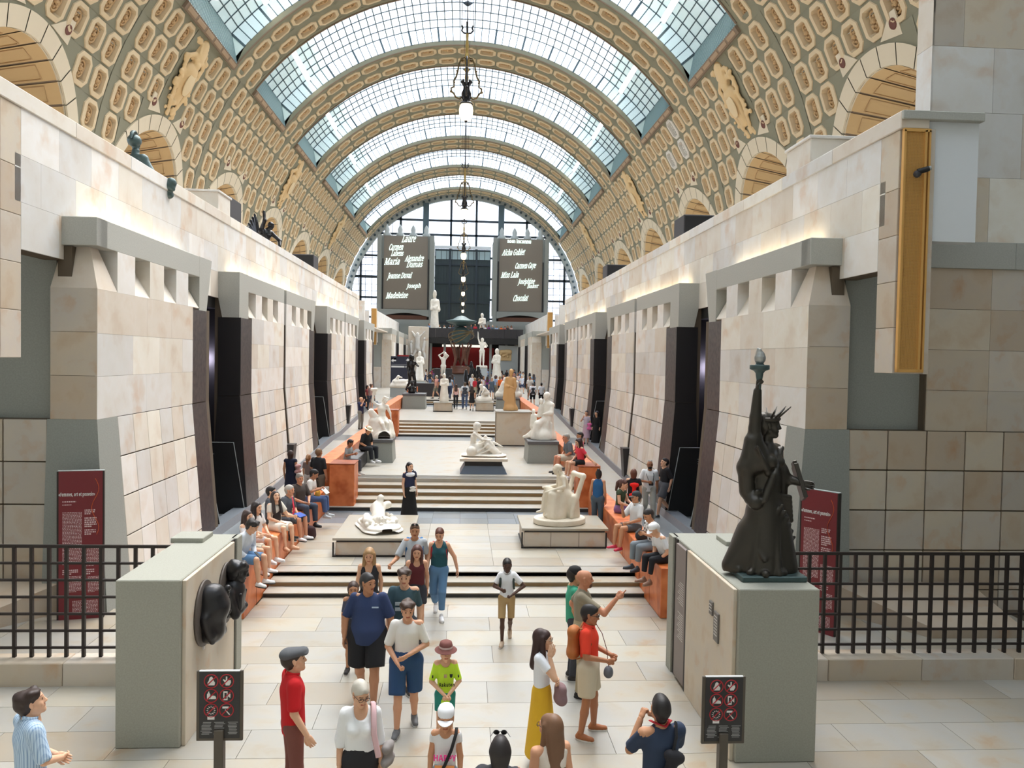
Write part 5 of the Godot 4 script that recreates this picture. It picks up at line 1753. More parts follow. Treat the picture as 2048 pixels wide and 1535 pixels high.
func small_props():
	mat("notice_frame", rgb(84, 76, 66), 0.5)
	mat("notice_black", rgb(40, 40, 42), 0.4)
	mat("notice_red", rgb(190, 44, 54), 0.5)
	mat("print_white", rgb(232, 230, 228), 0.6)
	mat("print_grey", rgb(170, 170, 170), 0.6)
	mat("print_orange", rgb(214, 96, 50), 0.5)
	mat("speaker", rgb(58, 56, 60), 0.6)
	mat("bronze_dark_gilt", rgb(110, 92, 60), 0.4, 0.5)
	no_sign(-2.33, 7.95, -1.0)
	no_sign(2.74, 7.95, 1.0)
	railing(-1.0)
	railing(1.0)
	red_panel(-1.0, W(-6.78, 0, 13.95), W(-6.12, 0, 14.1), 0.32, 2.86)
	red_panel(1.0, W(5.98, 0, 13.55), W(6.35, 0, 13.0), 0.32, 2.75)
	for i in 7: chandelier(i, W(0, 10.85, bayc(i - 2)))
	# stone boxes on the ledges
	for s in [-1.0, 1.0]:
		var t := thing("stone_bench", "low sloping stone block behind the %s railing" % ("left" if s < 0 else "right"), "block", W(s * 8.0, 0.32, 13.5))
		var b := MB.new()
		var p := [W(s * 6.9, 0.32, 14.4), W(s * 9.6, 0.32, 14.4), W(s * 9.6, 0.32, 12.9), W(s * 8.0, 0.32, 12.9), W(s * 6.9, 0.86, 14.4), W(s * 9.6, 0.86, 14.4), W(s * 9.6, 0.5, 12.9), W(s * 8.0, 0.5, 12.9)]
		for i in 8: p[i] = p[i] - t.position
		if s > 0: b.hexa([p[3], p[2], p[1], p[0], p[7], p[6], p[5], p[4]])
		else: b.hexa([p[2], p[3], p[0], p[1], p[6], p[7], p[4], p[5]])
		obj("block_body", b.mesh(), M.tan3, t)
	# black speaker boxes and pale plinths up on the parapets
	for q in [[-1.0, 25.2, "near"], [-1.0, 38.7, "far"], [1.0, 25.9, "near"], [1.0, 39.5, "far"]]:
		var side := "left" if q[0] < 0 else "right"
		var t := thing("speaker_box", "dark square box standing on the %s parapet, the %s one" % [side, q[2]], "box", W(q[0] * 7.5, 9.0, q[1]), 0.0, "dark boxes on the parapets")
		bx("casing", t, M.speaker, Vector3(-0.5, 0, -0.6), Vector3(0.5, 0.62, 0.6), 0.02)
		bx("front_cloth", t, M.black, Vector3(-0.46, 0.05, 0.6), Vector3(0.46, 0.58, 0.615), 0.004)
	for q in [[-1.0, 24.0], [1.0, 16.6]]:
		var side := "left" if q[0] < 0 else "right"
		var t := thing("parapet_block", "pale stone block on top of the %s parapet" % side, "block", W(q[0] * 7.5, 9.0, q[1]))
		bx("block_body", t, M.lime1, Vector3(-0.5, 0, -0.6), Vector3(0.5, 0.5, 0.6), 0.015)
		bx("block_cap", t, M.lime2, Vector3(-0.54, 0.5, -0.64), Vector3(0.54, 0.56, 0.64), 0.01)
	# camera on the right hanging pier
	var c := thing("security_camera", "black security camera fixed on the golden grille", "camera", W(7.26, 8.02, 12.5))
	bx("bracket", c, M.black, Vector3(-0.02, -0.05, -0.02), Vector3(0.03, 0.05, 0.04), 0.005)
	var cb := MB.new()
	cb.tube([Vector3(-0.06, -0.02, 0.07), Vector3(0.1, 0.03, 0.11)], 0.045, 10)
	obj("casing", cb.mesh(), M.black, c)
	var hd := MB.new()
	hd.ball(Vector3(-0.06, -0.05, 0.06), Vector3(0.06, 0.06, 0.06), 10, 6)
	obj("dome", hd.mesh(), M.speaker, c)
	var lens := MB.new()
	lens.tube([Vector3(0.1, 0.03, 0.11), Vector3(0.13, 0.04, 0.117)], 0.035, 10)
	obj("hood", lens.mesh(), M.attic_grey, c)
	# dark glass wing boards at the openings
	for s in [-1.0, 1.0]:
		var side := "left" if s < 0 else "right"
		var nth := 0
		for g in [[21.1, 23.4], [35.6, 38.25]]:
			for e in 2:
				var d: float = g[e]
				var y := ramp_y(d)
				var t := thing("wing_board", "black slanting wing board at the %s side of the %s %s opening" % [["near", "far"][e], ["first", "second"][nth], side], "panel", W(s * 6.6, y, d), 0.0, "black wing boards at the openings")
				var b := MB.new()
				var x0: float = -0.95
				var poly := PackedVector2Array([Vector2(-0.9, 0), Vector2(0.42, 0), Vector2(0.08, 2.05 if e else 1.85), Vector2(-0.9, 2.05 if e else 1.85)])
				if s > 0:
					for i in 4: poly[i].x *= -1.0
					poly.reverse()
				b.prism(poly, Vector3(0, 0, -0.04), Vector3.RIGHT, Vector3.UP, Vector3(0, 0, 1), 0.08)
				obj("board", b.mesh(), M.black, t)
				var ed := MB.new()
				ed.tube([Vector3(-0.9 * -s, 2.06 if e else 1.86, 0.0), Vector3(0.08 * -s, 2.06 if e else 1.86, 0), Vector3(0.42 * -s, 0.02, 0)], 0.014, 4)
				obj("bright_edge", ed.mesh(), M.attic_grey, t)
				if e and nth == 0:
					for r in 3: bx("text_line", t, M.print_grey, Vector3(-s * -0.55 - 0.1, 1.72 - r * 0.07, 0.041), Vector3(-s * -0.55 + 0.1 - 0.03 * r, 1.735 - r * 0.07, 0.045))
			nth += 1
		# spotlights inside the openings
		var k := 0
		for g in [24.6, 39.6]:
			var t := thing("spotlight", "small lit spotlight inside the %s opening on the %s" % [["first", "second"][k], side], "lamp", W(s * 7.55, 4.75, g - 1.0), 0.0, "spotlights in the openings")
			var b := MB.new()
			b.ball(Vector3.ZERO, Vector3(0.07, 0.06, 0.07), 10, 6)
			obj("bulb", b.mesh(), M.lamp_warm, t)
			bx("bracket", t, M.black, Vector3(-0.02, 0.05, -0.02), Vector3(0.02, 2.2, 0.02))
			var ol := OmniLight3D.new()
			ol.name = "spot_light"
			ol.light_energy = 1.5
			ol.light_color = Color(0.92, 0.88, 1.0)
			ol.light_size = 0.06
			ol.omni_range = 30.0
			ol.omni_attenuation = 2.0
			ol.shadow_enabled = true
			add_child(ol, true)
			ol.position = t.position
			k += 1
	# direction board far down on the left
	var db := thing("direction_board", "black direction board with white arrows standing far down the nave", "sign", W(-5.0, T4, 66.5))
	bx("board", db, M.navy_board, Vector3(-0.85, 0, -0.1), Vector3(0.85, 3.1, 0.1), 0.01)
	bx("red_top", db, M.redwall, Vector3(-0.3, 3.1, -0.1), Vector3(0.85, 3.22, 0.1))
	bx("rule", db, M.print_grey, Vector3(-0.8, 2.42, 0.1), Vector3(0.8, 2.44, 0.11))
	text_part(db, "←", M.print_white, 0.32, Transform3D(Basis.IDENTITY, Vector3(-0.6, 2.75, 0.1)), 0.4, true, 0.02)
	for x in [-0.62, 0.55]:
		var ar := MB.new()
		var ang := PI / 2 if x < 0 else 0.0
		var bs := Basis(Vector3(0, 0, 1), ang)
		ar.prism(PackedVector2Array([Vector2(-0.06, -0.2), Vector2(0.06, -0.2), Vector2(0.06, 0.02), Vector2(0.17, 0.02), Vector2(0, 0.2), Vector2(-0.17, 0.02), Vector2(-0.06, 0.02)]), Vector3(x, 2.75, 0.1), bs.x, bs.y, Vector3(0, 0, 1), 0.02)
		obj("arrow", ar.mesh(), M.print_white, db)
	for x in [[-0.8, 0.28], [0.36, 0.66]]: bx("text_bar", db, M.print_white, Vector3(x[0], 2.18, 0.1), Vector3(x[1], 2.32, 0.11))

func cartouche_mesh() -> ArrayMesh:   # scrolled shield with garlands, in x along the nave, y up the vault, z into the room
	var F := Field.new(Vector3(-1.35, -2.6, -0.15), Vector3(1.35, 2.7, 0.75), 0.062)
	F.cap(Vector3(-0.05, 0.5, 0.12), Vector3(0.0, -1.2, 0.1), 0.62, 0.36, 0.1)
	F.cap(Vector3(0, 2.2, 0.1), Vector3(0, 1.5, 0.15), 0.45, 0.5, 0.1)
	for s in [-1.0, 1.0]:
		var last := Vector3(s * 0.5, 1.5, 0.25)
		for p in [[0.95, 1.2], [0.9, 0.6], [0.7, 0.3], [0.8, -0.3], [0.62, -0.9], [0.45, -1.5], [0.2, -2.0]]:
			var q := Vector3(s * p[0], p[1], 0.2)
			F.cap(last, q, 0.15, 0.13, 0.05)
			last = q
	var r := RandomNumberGenerator.new()
	r.seed = 12
	for k in 46:
		var y := r.randf_range(-2.4, 2.3)
		var x := r.randf_range(0.5, 1.1) * (1.0 if r.randf() < 0.5 else -1.0) * (0.75 if y < -1.2 else 1.0)
		if y < -1.4: x = r.randf_range(-0.6, 0.6)
		F.ball(Vector3(x, y, r.randf_range(0.1, 0.3)), r.randf_range(0.09, 0.2), 0.04)
	F.ball(Vector3(0, 1.05, 0.4), 0.3, 0.06)
	F.ball(Vector3(-0.25, 1.3, 0.4), 0.2, 0.05); F.ball(Vector3(0.25, 1.3, 0.4), 0.2, 0.05)
	for k in 5: F.cap(Vector3(-0.35 + k * 0.17, 1.7, 0.45), Vector3(-0.4 + k * 0.2, 2.25, 0.3), 0.09, 0.07, 0.03)
	return F.mesh()

func cartouches():
	var m := cartouche_mesh()
	var names := {0: "nearest", 2: "second", 4: "third"}
	for i in [0, 2, 4]:
		for s in [-1.0, 1.0]:
			var t := thing("cartouche", "gilded scrollwork shield on the %s flank of the vault, %s one" % ["left" if s < 0 else "right", names[i]], "ornament", Vector3.ZERO, 0.0, "gilded shields on the vault")
			t.transform = on_vault(s * 62.3, bayc(i), 0.03) * Transform3D(Basis.from_scale(Vector3(1.2, 1.0, 0.6)), Vector3.ZERO)
			obj("scrollwork", m, M.gilt, t)
			var b := MB.new()
			b.ball(Vector3(-0.03, -0.1, 0.62), Vector3(0.42, 0.75, 0.14), 14, 8)
			obj("shield", b.mesh(), M.shield, t)
# ---------------------------------------------------------------- people
func lin(c: Color) -> Color: return c.srgb_to_linear()

func head_mesh() -> ArrayMesh:
	if cache.has("head"): return cache["head"]
	var F := Field.new(Vector3(-0.13, -0.2, -0.15), Vector3(0.13, 0.16, 0.15), 0.0075)
	F.cap(Vector3(0, 0.035, -0.03), Vector3(0, 0.035, 0.015), 0.088, 0.08, 0.02, 0, Vector3.RIGHT, 0.86)
	F.cap(Vector3(0, 0.0, 0.02), Vector3(0, -0.045, 0.03), 0.075, 0.058, 0.03, 0, Vector3.RIGHT, 0.9)
	F.cap(Vector3(0, -0.06, 0.03), Vector3(0, -0.1, 0.058), 0.05, 0.028, 0.03)
	F.cap(Vector3(0.045, -0.055, 0.0), Vector3(0, -0.1, 0.055), 0.03, 0.022, 0.02)
	F.cap(Vector3(-0.045, -0.055, 0.0), Vector3(0, -0.1, 0.055), 0.03, 0.022, 0.02)
	F.cap(Vector3(-0.04, 0.03, 0.078), Vector3(0.04, 0.03, 0.078), 0.014, 0.014, 0.015)
	F.cap(Vector3(0, 0.02, 0.09), Vector3(0, -0.03, 0.108), 0.009, 0.014, 0.012)
	F.cap(Vector3(-0.014, -0.034, 0.096), Vector3(0.014, -0.034, 0.096), 0.011, 0.011, 0.008)
	F.cap(Vector3(-0.02, -0.063, 0.083), Vector3(0.02, -0.063, 0.083), 0.009, 0.009, 0.01)
	F.cap(Vector3(0.05, -0.02, 0.055), Vector3(0.045, -0.03, 0.06), 0.02, 0.02, 0.02)
	F.cap(Vector3(-0.05, -0.02, 0.055), Vector3(-0.045, -0.03, 0.06), 0.02, 0.02, 0.02)
	for s in [-1.0, 1.0]:
		F.ball(Vector3(s * 0.033, 0.01, 0.097), 0.015, 0.0)
		F.cap(Vector3(s * 0.033, 0.009, 0.1), Vector3(s * 0.036, 0.009, 0.1), 0.014, 0.014, 0.0, 0, Vector3.ZERO, 1.0, true)
		F.cap(Vector3(s * 0.08, 0.02, -0.012), Vector3(s * 0.08, -0.025, -0.005), 0.02, 0.014, 0.008, 0, Vector3.RIGHT, 0.5)
	F.cap(Vector3(0, -0.06, -0.02), Vector3(0, -0.19, -0.035), 0.052, 0.055, 0.03)
	var b := MB.new()
	b.use_col = true
	F.into(b)
	for i in b.v.size():
		var p := b.v[i]
		var c := Color.WHITE
		if p.z > 0.06:
			if absf(p.y + 0.063) < 0.011 and absf(p.x) < 0.026: c = Color(0.62, 0.34, 0.32)
			elif absf(p.y - 0.036) < 0.007 and absf(p.x) > 0.014 and absf(p.x) < 0.052: c = Color(0.3, 0.22, 0.18)
			elif absf(p.y - 0.009) < 0.011 and absf(absf(p.x) - 0.033) < 0.016: c = Color(0.12, 0.09, 0.08) if absf(absf(p.x) - 0.033) < 0.009 else Color(1.1, 1.1, 1.15)
		b.col[i] = c
	cache["head"] = b.mesh()
	return cache["head"]

func hand_mesh(pose: String) -> ArrayMesh:   # right hand: wrist at the origin, fingers along -y, palm towards +z, thumb on the +x side
	var key := "hand_" + pose
	if cache.has(key): return cache[key]
	var F := Field.new(Vector3(-0.08, -0.22, -0.05), Vector3(0.1, 0.03, 0.12), 0.005)
	F.cap(Vector3(0, 0, 0), Vector3(0, -0.03, 0), 0.026, 0.03, 0.01, 0, Vector3(0, 0, 1), 0.75)
	F.cap(Vector3(-0.016, -0.035, 0), Vector3(-0.022, -0.085, 0), 0.024, 0.021, 0.01, 0, Vector3(0, 0, 1), 0.65)
	F.cap(Vector3(0.014, -0.035, 0), Vector3(0.02, -0.09, 0), 0.024, 0.021, 0.01, 0, Vector3(0, 0, 1), 0.65)
	var xs := [0.032, 0.011, -0.011, -0.031]
	var ln := [0.074, 0.082, 0.077, 0.06]
	for i in 4:
		var curl := 0.35
		if pose == "fist": curl = 1.35
		if pose == "point": curl = 0.05 if i == 0 else 1.4
		if pose == "flat": curl = 0.08
		var p := Vector3(xs[i], -0.088, 0.0)
		var a := curl * 0.7
		var spread: float = xs[i] * 0.9
		for q in 3:
			var l: float = ln[i] * [0.45, 0.32, 0.25][q]
			var e := p + Vector3(spread * 0.25, -cos(a), sin(a)).normalized() * l
			F.cap(p, e, 0.0098 - 0.0009 * q, 0.0092 - 0.001 * q, 0.003)
			p = e
			a += curl
	var tc := 0.4 if pose in ["fist", "point"] else 0.0
	F.cap(Vector3(0.026, -0.022, 0.006), Vector3(0.05, -0.056, 0.018), 0.015, 0.012, 0.008)
	F.cap(Vector3(0.05, -0.056, 0.018), Vector3(0.056 - tc * 0.06, -0.09, 0.03), 0.0115, 0.0105, 0.004)
	F.cap(Vector3(0.056 - tc * 0.06, -0.09, 0.03), Vector3(0.052 - tc * 0.1, -0.112, 0.036), 0.0105, 0.009, 0.003)
	var b := MB.new()
	F.into(b)
	cache[key] = b.mesh()
	return cache[key]

func hand_at(b: MB, wrist: Vector3, dir: Vector3, palm: Vector3, left: bool, pose: String, k := 1.0):
	var y := -dir.normalized()
	var z := (palm - y * palm.dot(y)).normalized()
	var x := y.cross(z) * (-1.0 if left else 1.0)
	b.add(hand_mesh(pose), Transform3D(Basis(x * k, y * k, z * k), wrist))

func look_basis(yaw: float, pitch: float, roll := 0.0) -> Basis:
	return Basis(Vector3.UP, yaw) * Basis(Vector3.RIGHT, -pitch) * Basis(Vector3(0, 0, 1), roll)

func joints(pose: String, o: Dictionary) -> Dictionary:
	var J := {"pel": Vector3(0, 0.95, 0), "wai": Vector3(0, 1.1, 0), "che": Vector3(0, 1.3, -0.01), "nek": Vector3(0, 1.475, -0.02), "hed": Vector3(0, 1.62, 0.015),
		"sL": Vector3(0.165, 1.42, -0.02), "sR": Vector3(-0.165, 1.42, -0.02), "eL": Vector3(0.225, 1.14, -0.03), "eR": Vector3(-0.225, 1.14, -0.03), "wL": Vector3(0.235, 0.9, 0.05), "wR": Vector3(-0.235, 0.9, 0.05),
		"hL": Vector3(0.09, 0.93, 0), "hR": Vector3(-0.09, 0.93, 0), "kL": Vector3(0.105, 0.5, 0.02), "kR": Vector3(-0.105, 0.5, 0.02), "aL": Vector3(0.11, 0.085, -0.02), "aR": Vector3(-0.11, 0.085, -0.02)}
	if pose == "walk":
		J.kL = Vector3(0.1, 0.52, 0.17); J.aL = Vector3(0.1, 0.09, 0.24); J.kR = Vector3(-0.1, 0.5, 0.03); J.aR = Vector3(-0.1, 0.16, -0.3)
		J.eL = Vector3(0.228, 1.15, -0.12); J.wL = Vector3(0.23, 0.92, -0.06); J.eR = Vector3(-0.228, 1.15, 0.02); J.wR = Vector3(-0.23, 0.95, 0.18)
	elif pose == "sit":
		J.hL = Vector3(0.1, 0.94, 0.02); J.hR = Vector3(-0.1, 0.94, 0.02)
		J.kL = Vector3(0.13, 0.95, 0.45); J.kR = Vector3(-0.13, 0.95, 0.45); J.aL = Vector3(0.12, 0.52, 0.5); J.aR = Vector3(-0.12, 0.52, 0.5)
		J.eL = Vector3(0.25, 1.15, 0.06); J.eR = Vector3(-0.25, 1.15, 0.06); J.wL = Vector3(0.08, 1.05, 0.28); J.wR = Vector3(-0.08, 1.05, 0.28)
	# mirror the step
	if o.get("mirror", false):
		for q in ["k", "a", "e", "w"]:
			var l: Vector3 = J[q + "L"]
			var r: Vector3 = J[q + "R"]
			J[q + "L"] = Vector3(-r.x, r.y, r.z); J[q + "R"] = Vector3(-l.x, l.y, l.z)
	var w: float = o.get("w", 1.0)
	for q in J: if q.length() == 2: J[q] = Vector3(J[q].x * w, J[q].y, J[q].z)
	var lean: float = o.get("lean", 0.0)
	if lean != 0.0:
		var bs := Basis(Vector3.RIGHT, lean)
		for q in ["wai", "che", "nek", "hed", "sL", "sR", "eL", "eR", "wL", "wR"]: J[q] = J.pel + bs * (J[q] - J.pel)
	var jo: Dictionary = o.get("j", {})
	for q in jo: J[q] = jo[q]
	return J

func shoe_mesh() -> ArrayMesh:   # ankle at the origin, toe along +z; surfaces: upper, sole
	if cache.has("shoe"): return cache["shoe"]
	var F := Field.new(Vector3(-0.07, -0.1, -0.11), Vector3(0.07, 0.05, 0.24), 0.011)
	F.cap(Vector3(0, -0.045, -0.035), Vector3(0, -0.05, 0.05), 0.042, 0.044, 0.02)
	F.cap(Vector3(0, -0.05, 0.04), Vector3(0.004, -0.06, 0.15), 0.045, 0.04, 0.02)
	F.cap(Vector3(0, -0.04, -0.01), Vector3(0, 0.0, -0.01), 0.042, 0.04, 0.02)
	F.plane(Vector3(0, -0.068, 0), Vector3(0, -1, 0))
	var m := F.mesh()
	var s := MB.new()
	var poly := PackedVector2Array()
	for k in 20:
		var a := TAU * k / 20
		poly.append(Vector2(cos(a) * (0.047 if sin(a) > 0 else 0.042), 0.055 + sin(a) * 0.137))
	s.prism(poly, Vector3(0, -0.066, 0), Vector3.RIGHT, Vector3(0, 0, 1), Vector3(0, -1, 0), 0.02)
	s.mesh(m)
	cache["shoe"] = m
	return m

func cmat(c: Color, rough := 0.85) -> StandardMaterial3D:
	var key := "c_%s_%.2f" % [c.to_html(), rough]
	if not M.has(key): mat(key, c, rough)
	return M[key]

func skin(c: Color) -> StandardMaterial3D:
	var key := "skin_" + c.to_html()
	if not M.has(key):
		var m := mat(key, c, 0.6)
		m.vertex_color_use_as_albedo = true
	return M[key]

# o: h height, w width, belly, cell, skin, top [colour, sleeve 0..2, hem height, name], bot [kind, colour, length 0..2], shoes [upper, sole], hair [kind, colour], look [yaw, pitch], hands [left, right]
func person(label: String, at: Vector3, yaw: float, pose: String, o: Dictionary, group := "") -> Node3D:
	var t := thing("person", label, "person", at, yaw, group)
	var h: float = o.get("h", 1.72)
	var sc := h / 1.75
	t.scale = Vector3(sc, sc, sc)
	var J := joints(pose, o)
	var w: float = o.get("w", 1.0)
	var fine: bool = o.get("fine", true)
	var cell: float = o.get("cell", 0.02)
	var lo := Vector3(9, 9, 9)
	var hi := -lo
	for q in J:
		lo = lo.min(J[q]); hi = hi.max(J[q])
	lo -= Vector3(0.2, 0.12, 0.2); hi += Vector3(0.2, 0.1, 0.2)
	var bot: Array = o.get("bot", ["trousers", rgb(40, 42, 50), 2.0])
	var top: Array = o.get("top", [rgb(220, 220, 220), 0.5, 0.9])
	var bare_legs: bool = bot[0] in ["shorts", "skirt", "dress"]
	# ---- body: one continuous surface of skin
	var B := Field.new(lo, Vector3(hi.x, J.nek.y + 0.12, hi.z), cell)
	B.cap(J.wai, J.che, 0.115 * w, 0.13 * w, 0.06, 0, Vector3(0, 0, 1), 0.72)
	B.cap(J.che, J.nek, 0.12 * w, 0.06, 0.06, 0, Vector3(0, 0, 1), 0.75)
	B.cap(J.sL, J.sR, 0.052, 0.052, 0.05)
	B.cap(J.nek, J.nek.lerp(J.hed, 0.55), 0.056, 0.054, 0.03)
	B.cap(J.hL, J.hR, 0.082 * w, 0.082 * w, 0.05)
	B.cap(J.pel, J.wai, 0.12 * w, 0.115 * w, 0.05, 0, Vector3(0, 0, 1), 0.75)
	var af: float = o.get("arm", 1.0) * lerpf(0.8, 1.0, w * w)
	for s in ["L", "R"]:
		B.cap(J["s" + s], J["e" + s], 0.054 * af, 0.043 * af, 0.03)
		B.cap(J["e" + s], J["w" + s], 0.043 * af, 0.03 * af, 0.012)
		if bare_legs:
			B.cap(J["h" + s], J["k" + s], 0.088 * w, 0.058 * w, 0.02)
			B.cap(J["k" + s], J["k" + s].lerp(J["a" + s], 0.35), 0.056 * w, 0.058 * w, 0.02)
			B.cap(J["k" + s].lerp(J["a" + s], 0.35), J["a" + s], 0.058 * w, 0.038 * w, 0.02)
	var body := MB.new()
	body.use_col = true
	B.into(body)
	var look: Array = o.get("look", [0.0, 0.0])
	var hb := look_basis(look[0], look[1], look[2] if look.size() > 2 else 0.0)
	var hs: float = o.get("head", 1.0)
	var ht := Transform3D(hb.scaled(Vector3(hs, hs, hs)), J.hed)
	body.add(head_mesh(), ht)
	var hands: Array = o.get("hands", ["relaxed", "relaxed"])
	var ks: float = 1.0 if h > 1.5 else 1.0
	if fine:
		for q in 2:
			var s: String = ["L", "R"][q]
			var dir: Vector3 = (J["w" + s] - J["e" + s]).normalized()
			if o.has("hd" + s): dir = o["hd" + s]
			var palm := Vector3(-1.0 if q == 0 else 1.0, 0, 0.2)
			if o.has("palm" + s): palm = o["palm" + s]
			hand_at(body, J["w" + s], dir, palm, q == 0, hands[q], ks)
	else:
		for s in ["L", "R"]:
			var dir: Vector3 = (J["w" + s] - J["e" + s]).normalized()
			body.ball(J["w" + s] + dir * 0.06, Vector3(0.035, 0.06, 0.03), 6, 5)
	if bot[0] in ["barefoot"]: pass
	obj("body", body.mesh(), skin(o.get("skin", rgb(226, 180, 152))), t)
	# ---- top
	if top[0] is Color:
		var S := Field.new(Vector3(lo.x, minf(J.pel.y, top[2]) - 0.25, lo.z), Vector3(hi.x, J.nek.y + 0.1, hi.z), cell)
		var belly: float = o.get("belly", 0.0)
		var up: Vector3 = (J.che - J.pel).normalized()
		var hem: Vector3 = J.pel + up * (top[2] - 0.95)
		S.cap(J.che, hem, 0.165 * w, (0.165 + belly * 0.4) * w, 0.05, 1, Vector3(0, 0, 1), 0.72)
		S.cap(J.che + up * 0.02, J.nek - up * 0.03, 0.15 * w, 0.085, 0.06, 0, Vector3(0, 0, 1), 0.75)
		S.cap(J.sL - up * 0.02, J.sR - up * 0.02, 0.06, 0.06, 0.05)
		if belly > 0.0: S.cap(J.wai + Vector3(0, 0.1, 0.0), J.wai + Vector3(0, -0.1, 0.02 + belly * 0.25), 0.15, 0.165 + belly * 0.15, 0.12)
		if o.get("bust", false):
			for s in [-1.0, 1.0]: S.ball(J.che + Vector3(s * 0.07, -0.03, 0.085), 0.062, 0.04)
		for s in ["L", "R"]:
			var sl: float = top[1]
			if sl <= 0.0: continue
			if sl <= 1.0: S.cap(J["s" + s], J["s" + s].lerp(J["e" + s], maxf(sl, 0.15) * 0.98), 0.063 * af, (0.07 - 0.01 * sl) * af, 0.02, 1)
			else:
				S.cap(J["s" + s], J["e" + s], 0.066 * af, 0.056 * af, 0.03)
				S.cap(J["e" + s], J["e" + s].lerp(J["w" + s], sl - 1.0), 0.056 * af, 0.046 * af, 0.015, 1)
		if top[1] <= 0.0:
			for s in [-1.0, 1.0]: S.cap(J.che + Vector3(s * 0.255 * w, 0.1, 0), J.nek + Vector3(s * 0.25 * w, 0.2, 0), 0.1, 0.12, 0.0, 0, Vector3.ZERO, 1.0, true)
		var nl: float = o.get("neckline", 0.0)
		S.cap(J.nek + up * 0.10, J.nek + up * (0.005 - nl) + Vector3(0, 0, 0.03 + nl * 0.9), 0.09, 0.062 + nl * 0.2, 0.0, 0, Vector3.ZERO, 1.0, true)
		var sh := obj(top[3] if top.size() > 3 else "shirt", S.mesh(0.012, 7.0, int(h * 100), 0.45), o.get("top_mat", cmat(top[0])), t)
		if o.get("collar", false):
			var cb := MB.new()
			var ring := []
			for k in 13:
				var a := lerpf(-2.7, 2.7, k / 12.0)
				ring.append(J.nek + Vector3(sin(a) * 0.07, 0.015 + 0.02 * -cos(a), cos(a) * 0.066 + 0.008))
			cb.tube(ring, 0.016, 5, true, 1.6)
			obj("collar", cb.mesh(), o.get("top_mat", cmat(top[0])), sh)
	# ---- lower garment
	if bot[1] is Color:
		var T := Field.new(Vector3(lo.x, lo.y, lo.z), Vector3(hi.x, J.pel.y + 0.2, hi.z), cell)
		var ln: float = bot[2]
		var loose: float = bot[3] if bot.size() > 3 else 0.012
		var up2: Vector3 = (J.wai - J.pel).normalized()
		if bot[0] in ["skirt", "dress"]:
			if pose == "sit":
				for s in ["L", "R"]: T.cap(J["h" + s], J["h" + s].lerp(J["k" + s], minf(ln, 1.0)), 0.12 * w, 0.115 * w, 0.1, 1)
				T.cap(J.pel, J.pel + up2 * 0.1, 0.15 * w, 0.13 * w, 0.05, 1, Vector3(0, 0, 1), 0.8)
			else:
				var hemy: float = lerpf(J.hL.y, J.aL.y, ln * 0.5)
				var mid: Vector3 = (J.kL + J.kR) * 0.5
				var tgt := Vector3(mid.x, hemy, lerpf(0.0, mid.z, ln * 0.5))
				T.cap(J.wai, J.pel - Vector3(0, 0.05, 0), 0.14 * w, 0.185 * w, 0.04, 2, Vector3(0, 0, 1), 0.74)
				T.cap(J.pel - Vector3(0, 0.02, 0), tgt, 0.185 * w, 0.175 * w + 0.06 * ln, 0.04, 1, Vector3(0, 0, 1), 0.82)
		else:
			T.cap(J.hL, J.hR, (0.105 + loose) * w, (0.105 + loose) * w, 0.05)
			T.cap(J.pel - up2 * 0.02, J.pel + up2 * 0.13, 0.15 * w, 0.145 * w, 0.05, 1, Vector3(0, 0, 1), 0.76)
			for s in ["L", "R"]:
				if ln <= 1.0: T.cap(J["h" + s] + Vector3(0.01 if s == "L" else -0.01, 0, 0), J["h" + s].lerp(J["k" + s], ln) + Vector3(0.012 if s == "L" else -0.012, 0, 0), (0.098 + loose) * w, (lerpf(0.095, 0.07, ln) + loose * 1.3) * w, 0.02, 1)
				else:
					T.cap(J["h" + s], J["k" + s], (0.096 + loose) * w, (0.066 + loose) * w, 0.03)
					T.cap(J["k" + s], J["k" + s].lerp(J["a" + s], ln - 1.0), (0.066 + loose) * w, (0.05 + loose) * w, 0.02, 1)
		if not bot[0] in ["skirt", "dress"] and pose != "sit":
			var bt: float = minf(J.aL.y, J.aR.y) - 0.1
			T.cap(Vector3((J.kL.x + J.kR.x) * 0.5, J.pel.y - 0.24, 0), Vector3((J.aL.x + J.aR.x) * 0.5, bt, 0), 0.16, 0.3, 0.0, 0, Vector3.RIGHT, 0.085, true)
		obj(bot[0], T.mesh(0.014, 6.0, int(h * 200), 0.3), o.get("bot_mat", cmat(bot[1])), t)
	# ---- shoes
	var shoes: Array = o.get("shoes", [rgb(50, 48, 48), rgb(220, 220, 220)])
	for s in ["L", "R"]:
		var sd: Vector3 = (J["a" + s] - J["k" + s]).normalized()
		var fwd := Vector3((0.22 if s == "L" else -0.22), 0, 1.0)
		if o.has("toe" + s): fwd = o["toe" + s]
		if pose == "walk" and J["a" + s].y > 0.13: fwd = Vector3(0, -0.75, 1)
		var z := fwd.normalized()
		var y := (Vector3.UP - z * Vector3.UP.dot(z)).normalized()
		var so := MeshInstance3D.new()
		so.name = "shoe"
		so.mesh = shoe_mesh()
		so.set_surface_override_material(0, cmat(shoes[0], 0.6))
		so.set_surface_override_material(1, cmat(shoes[1], 0.6))
		so.transform = Transform3D(Basis(y.cross(z) , y, z), J["a" + s])
		t.add_child(so, true)
	# ---- hair and hats
	var hr: Array = o.get("hair", ["short", rgb(50, 40, 34)])
	var head := ht
	hair(t, head, hr)
	if o.has("hat"): hat(t, head, o.hat)
	if o.has("glasses"): glasses(t, head, o.glasses)
	t.set_meta("J", 0)
	t.remove_meta("J")
	return t

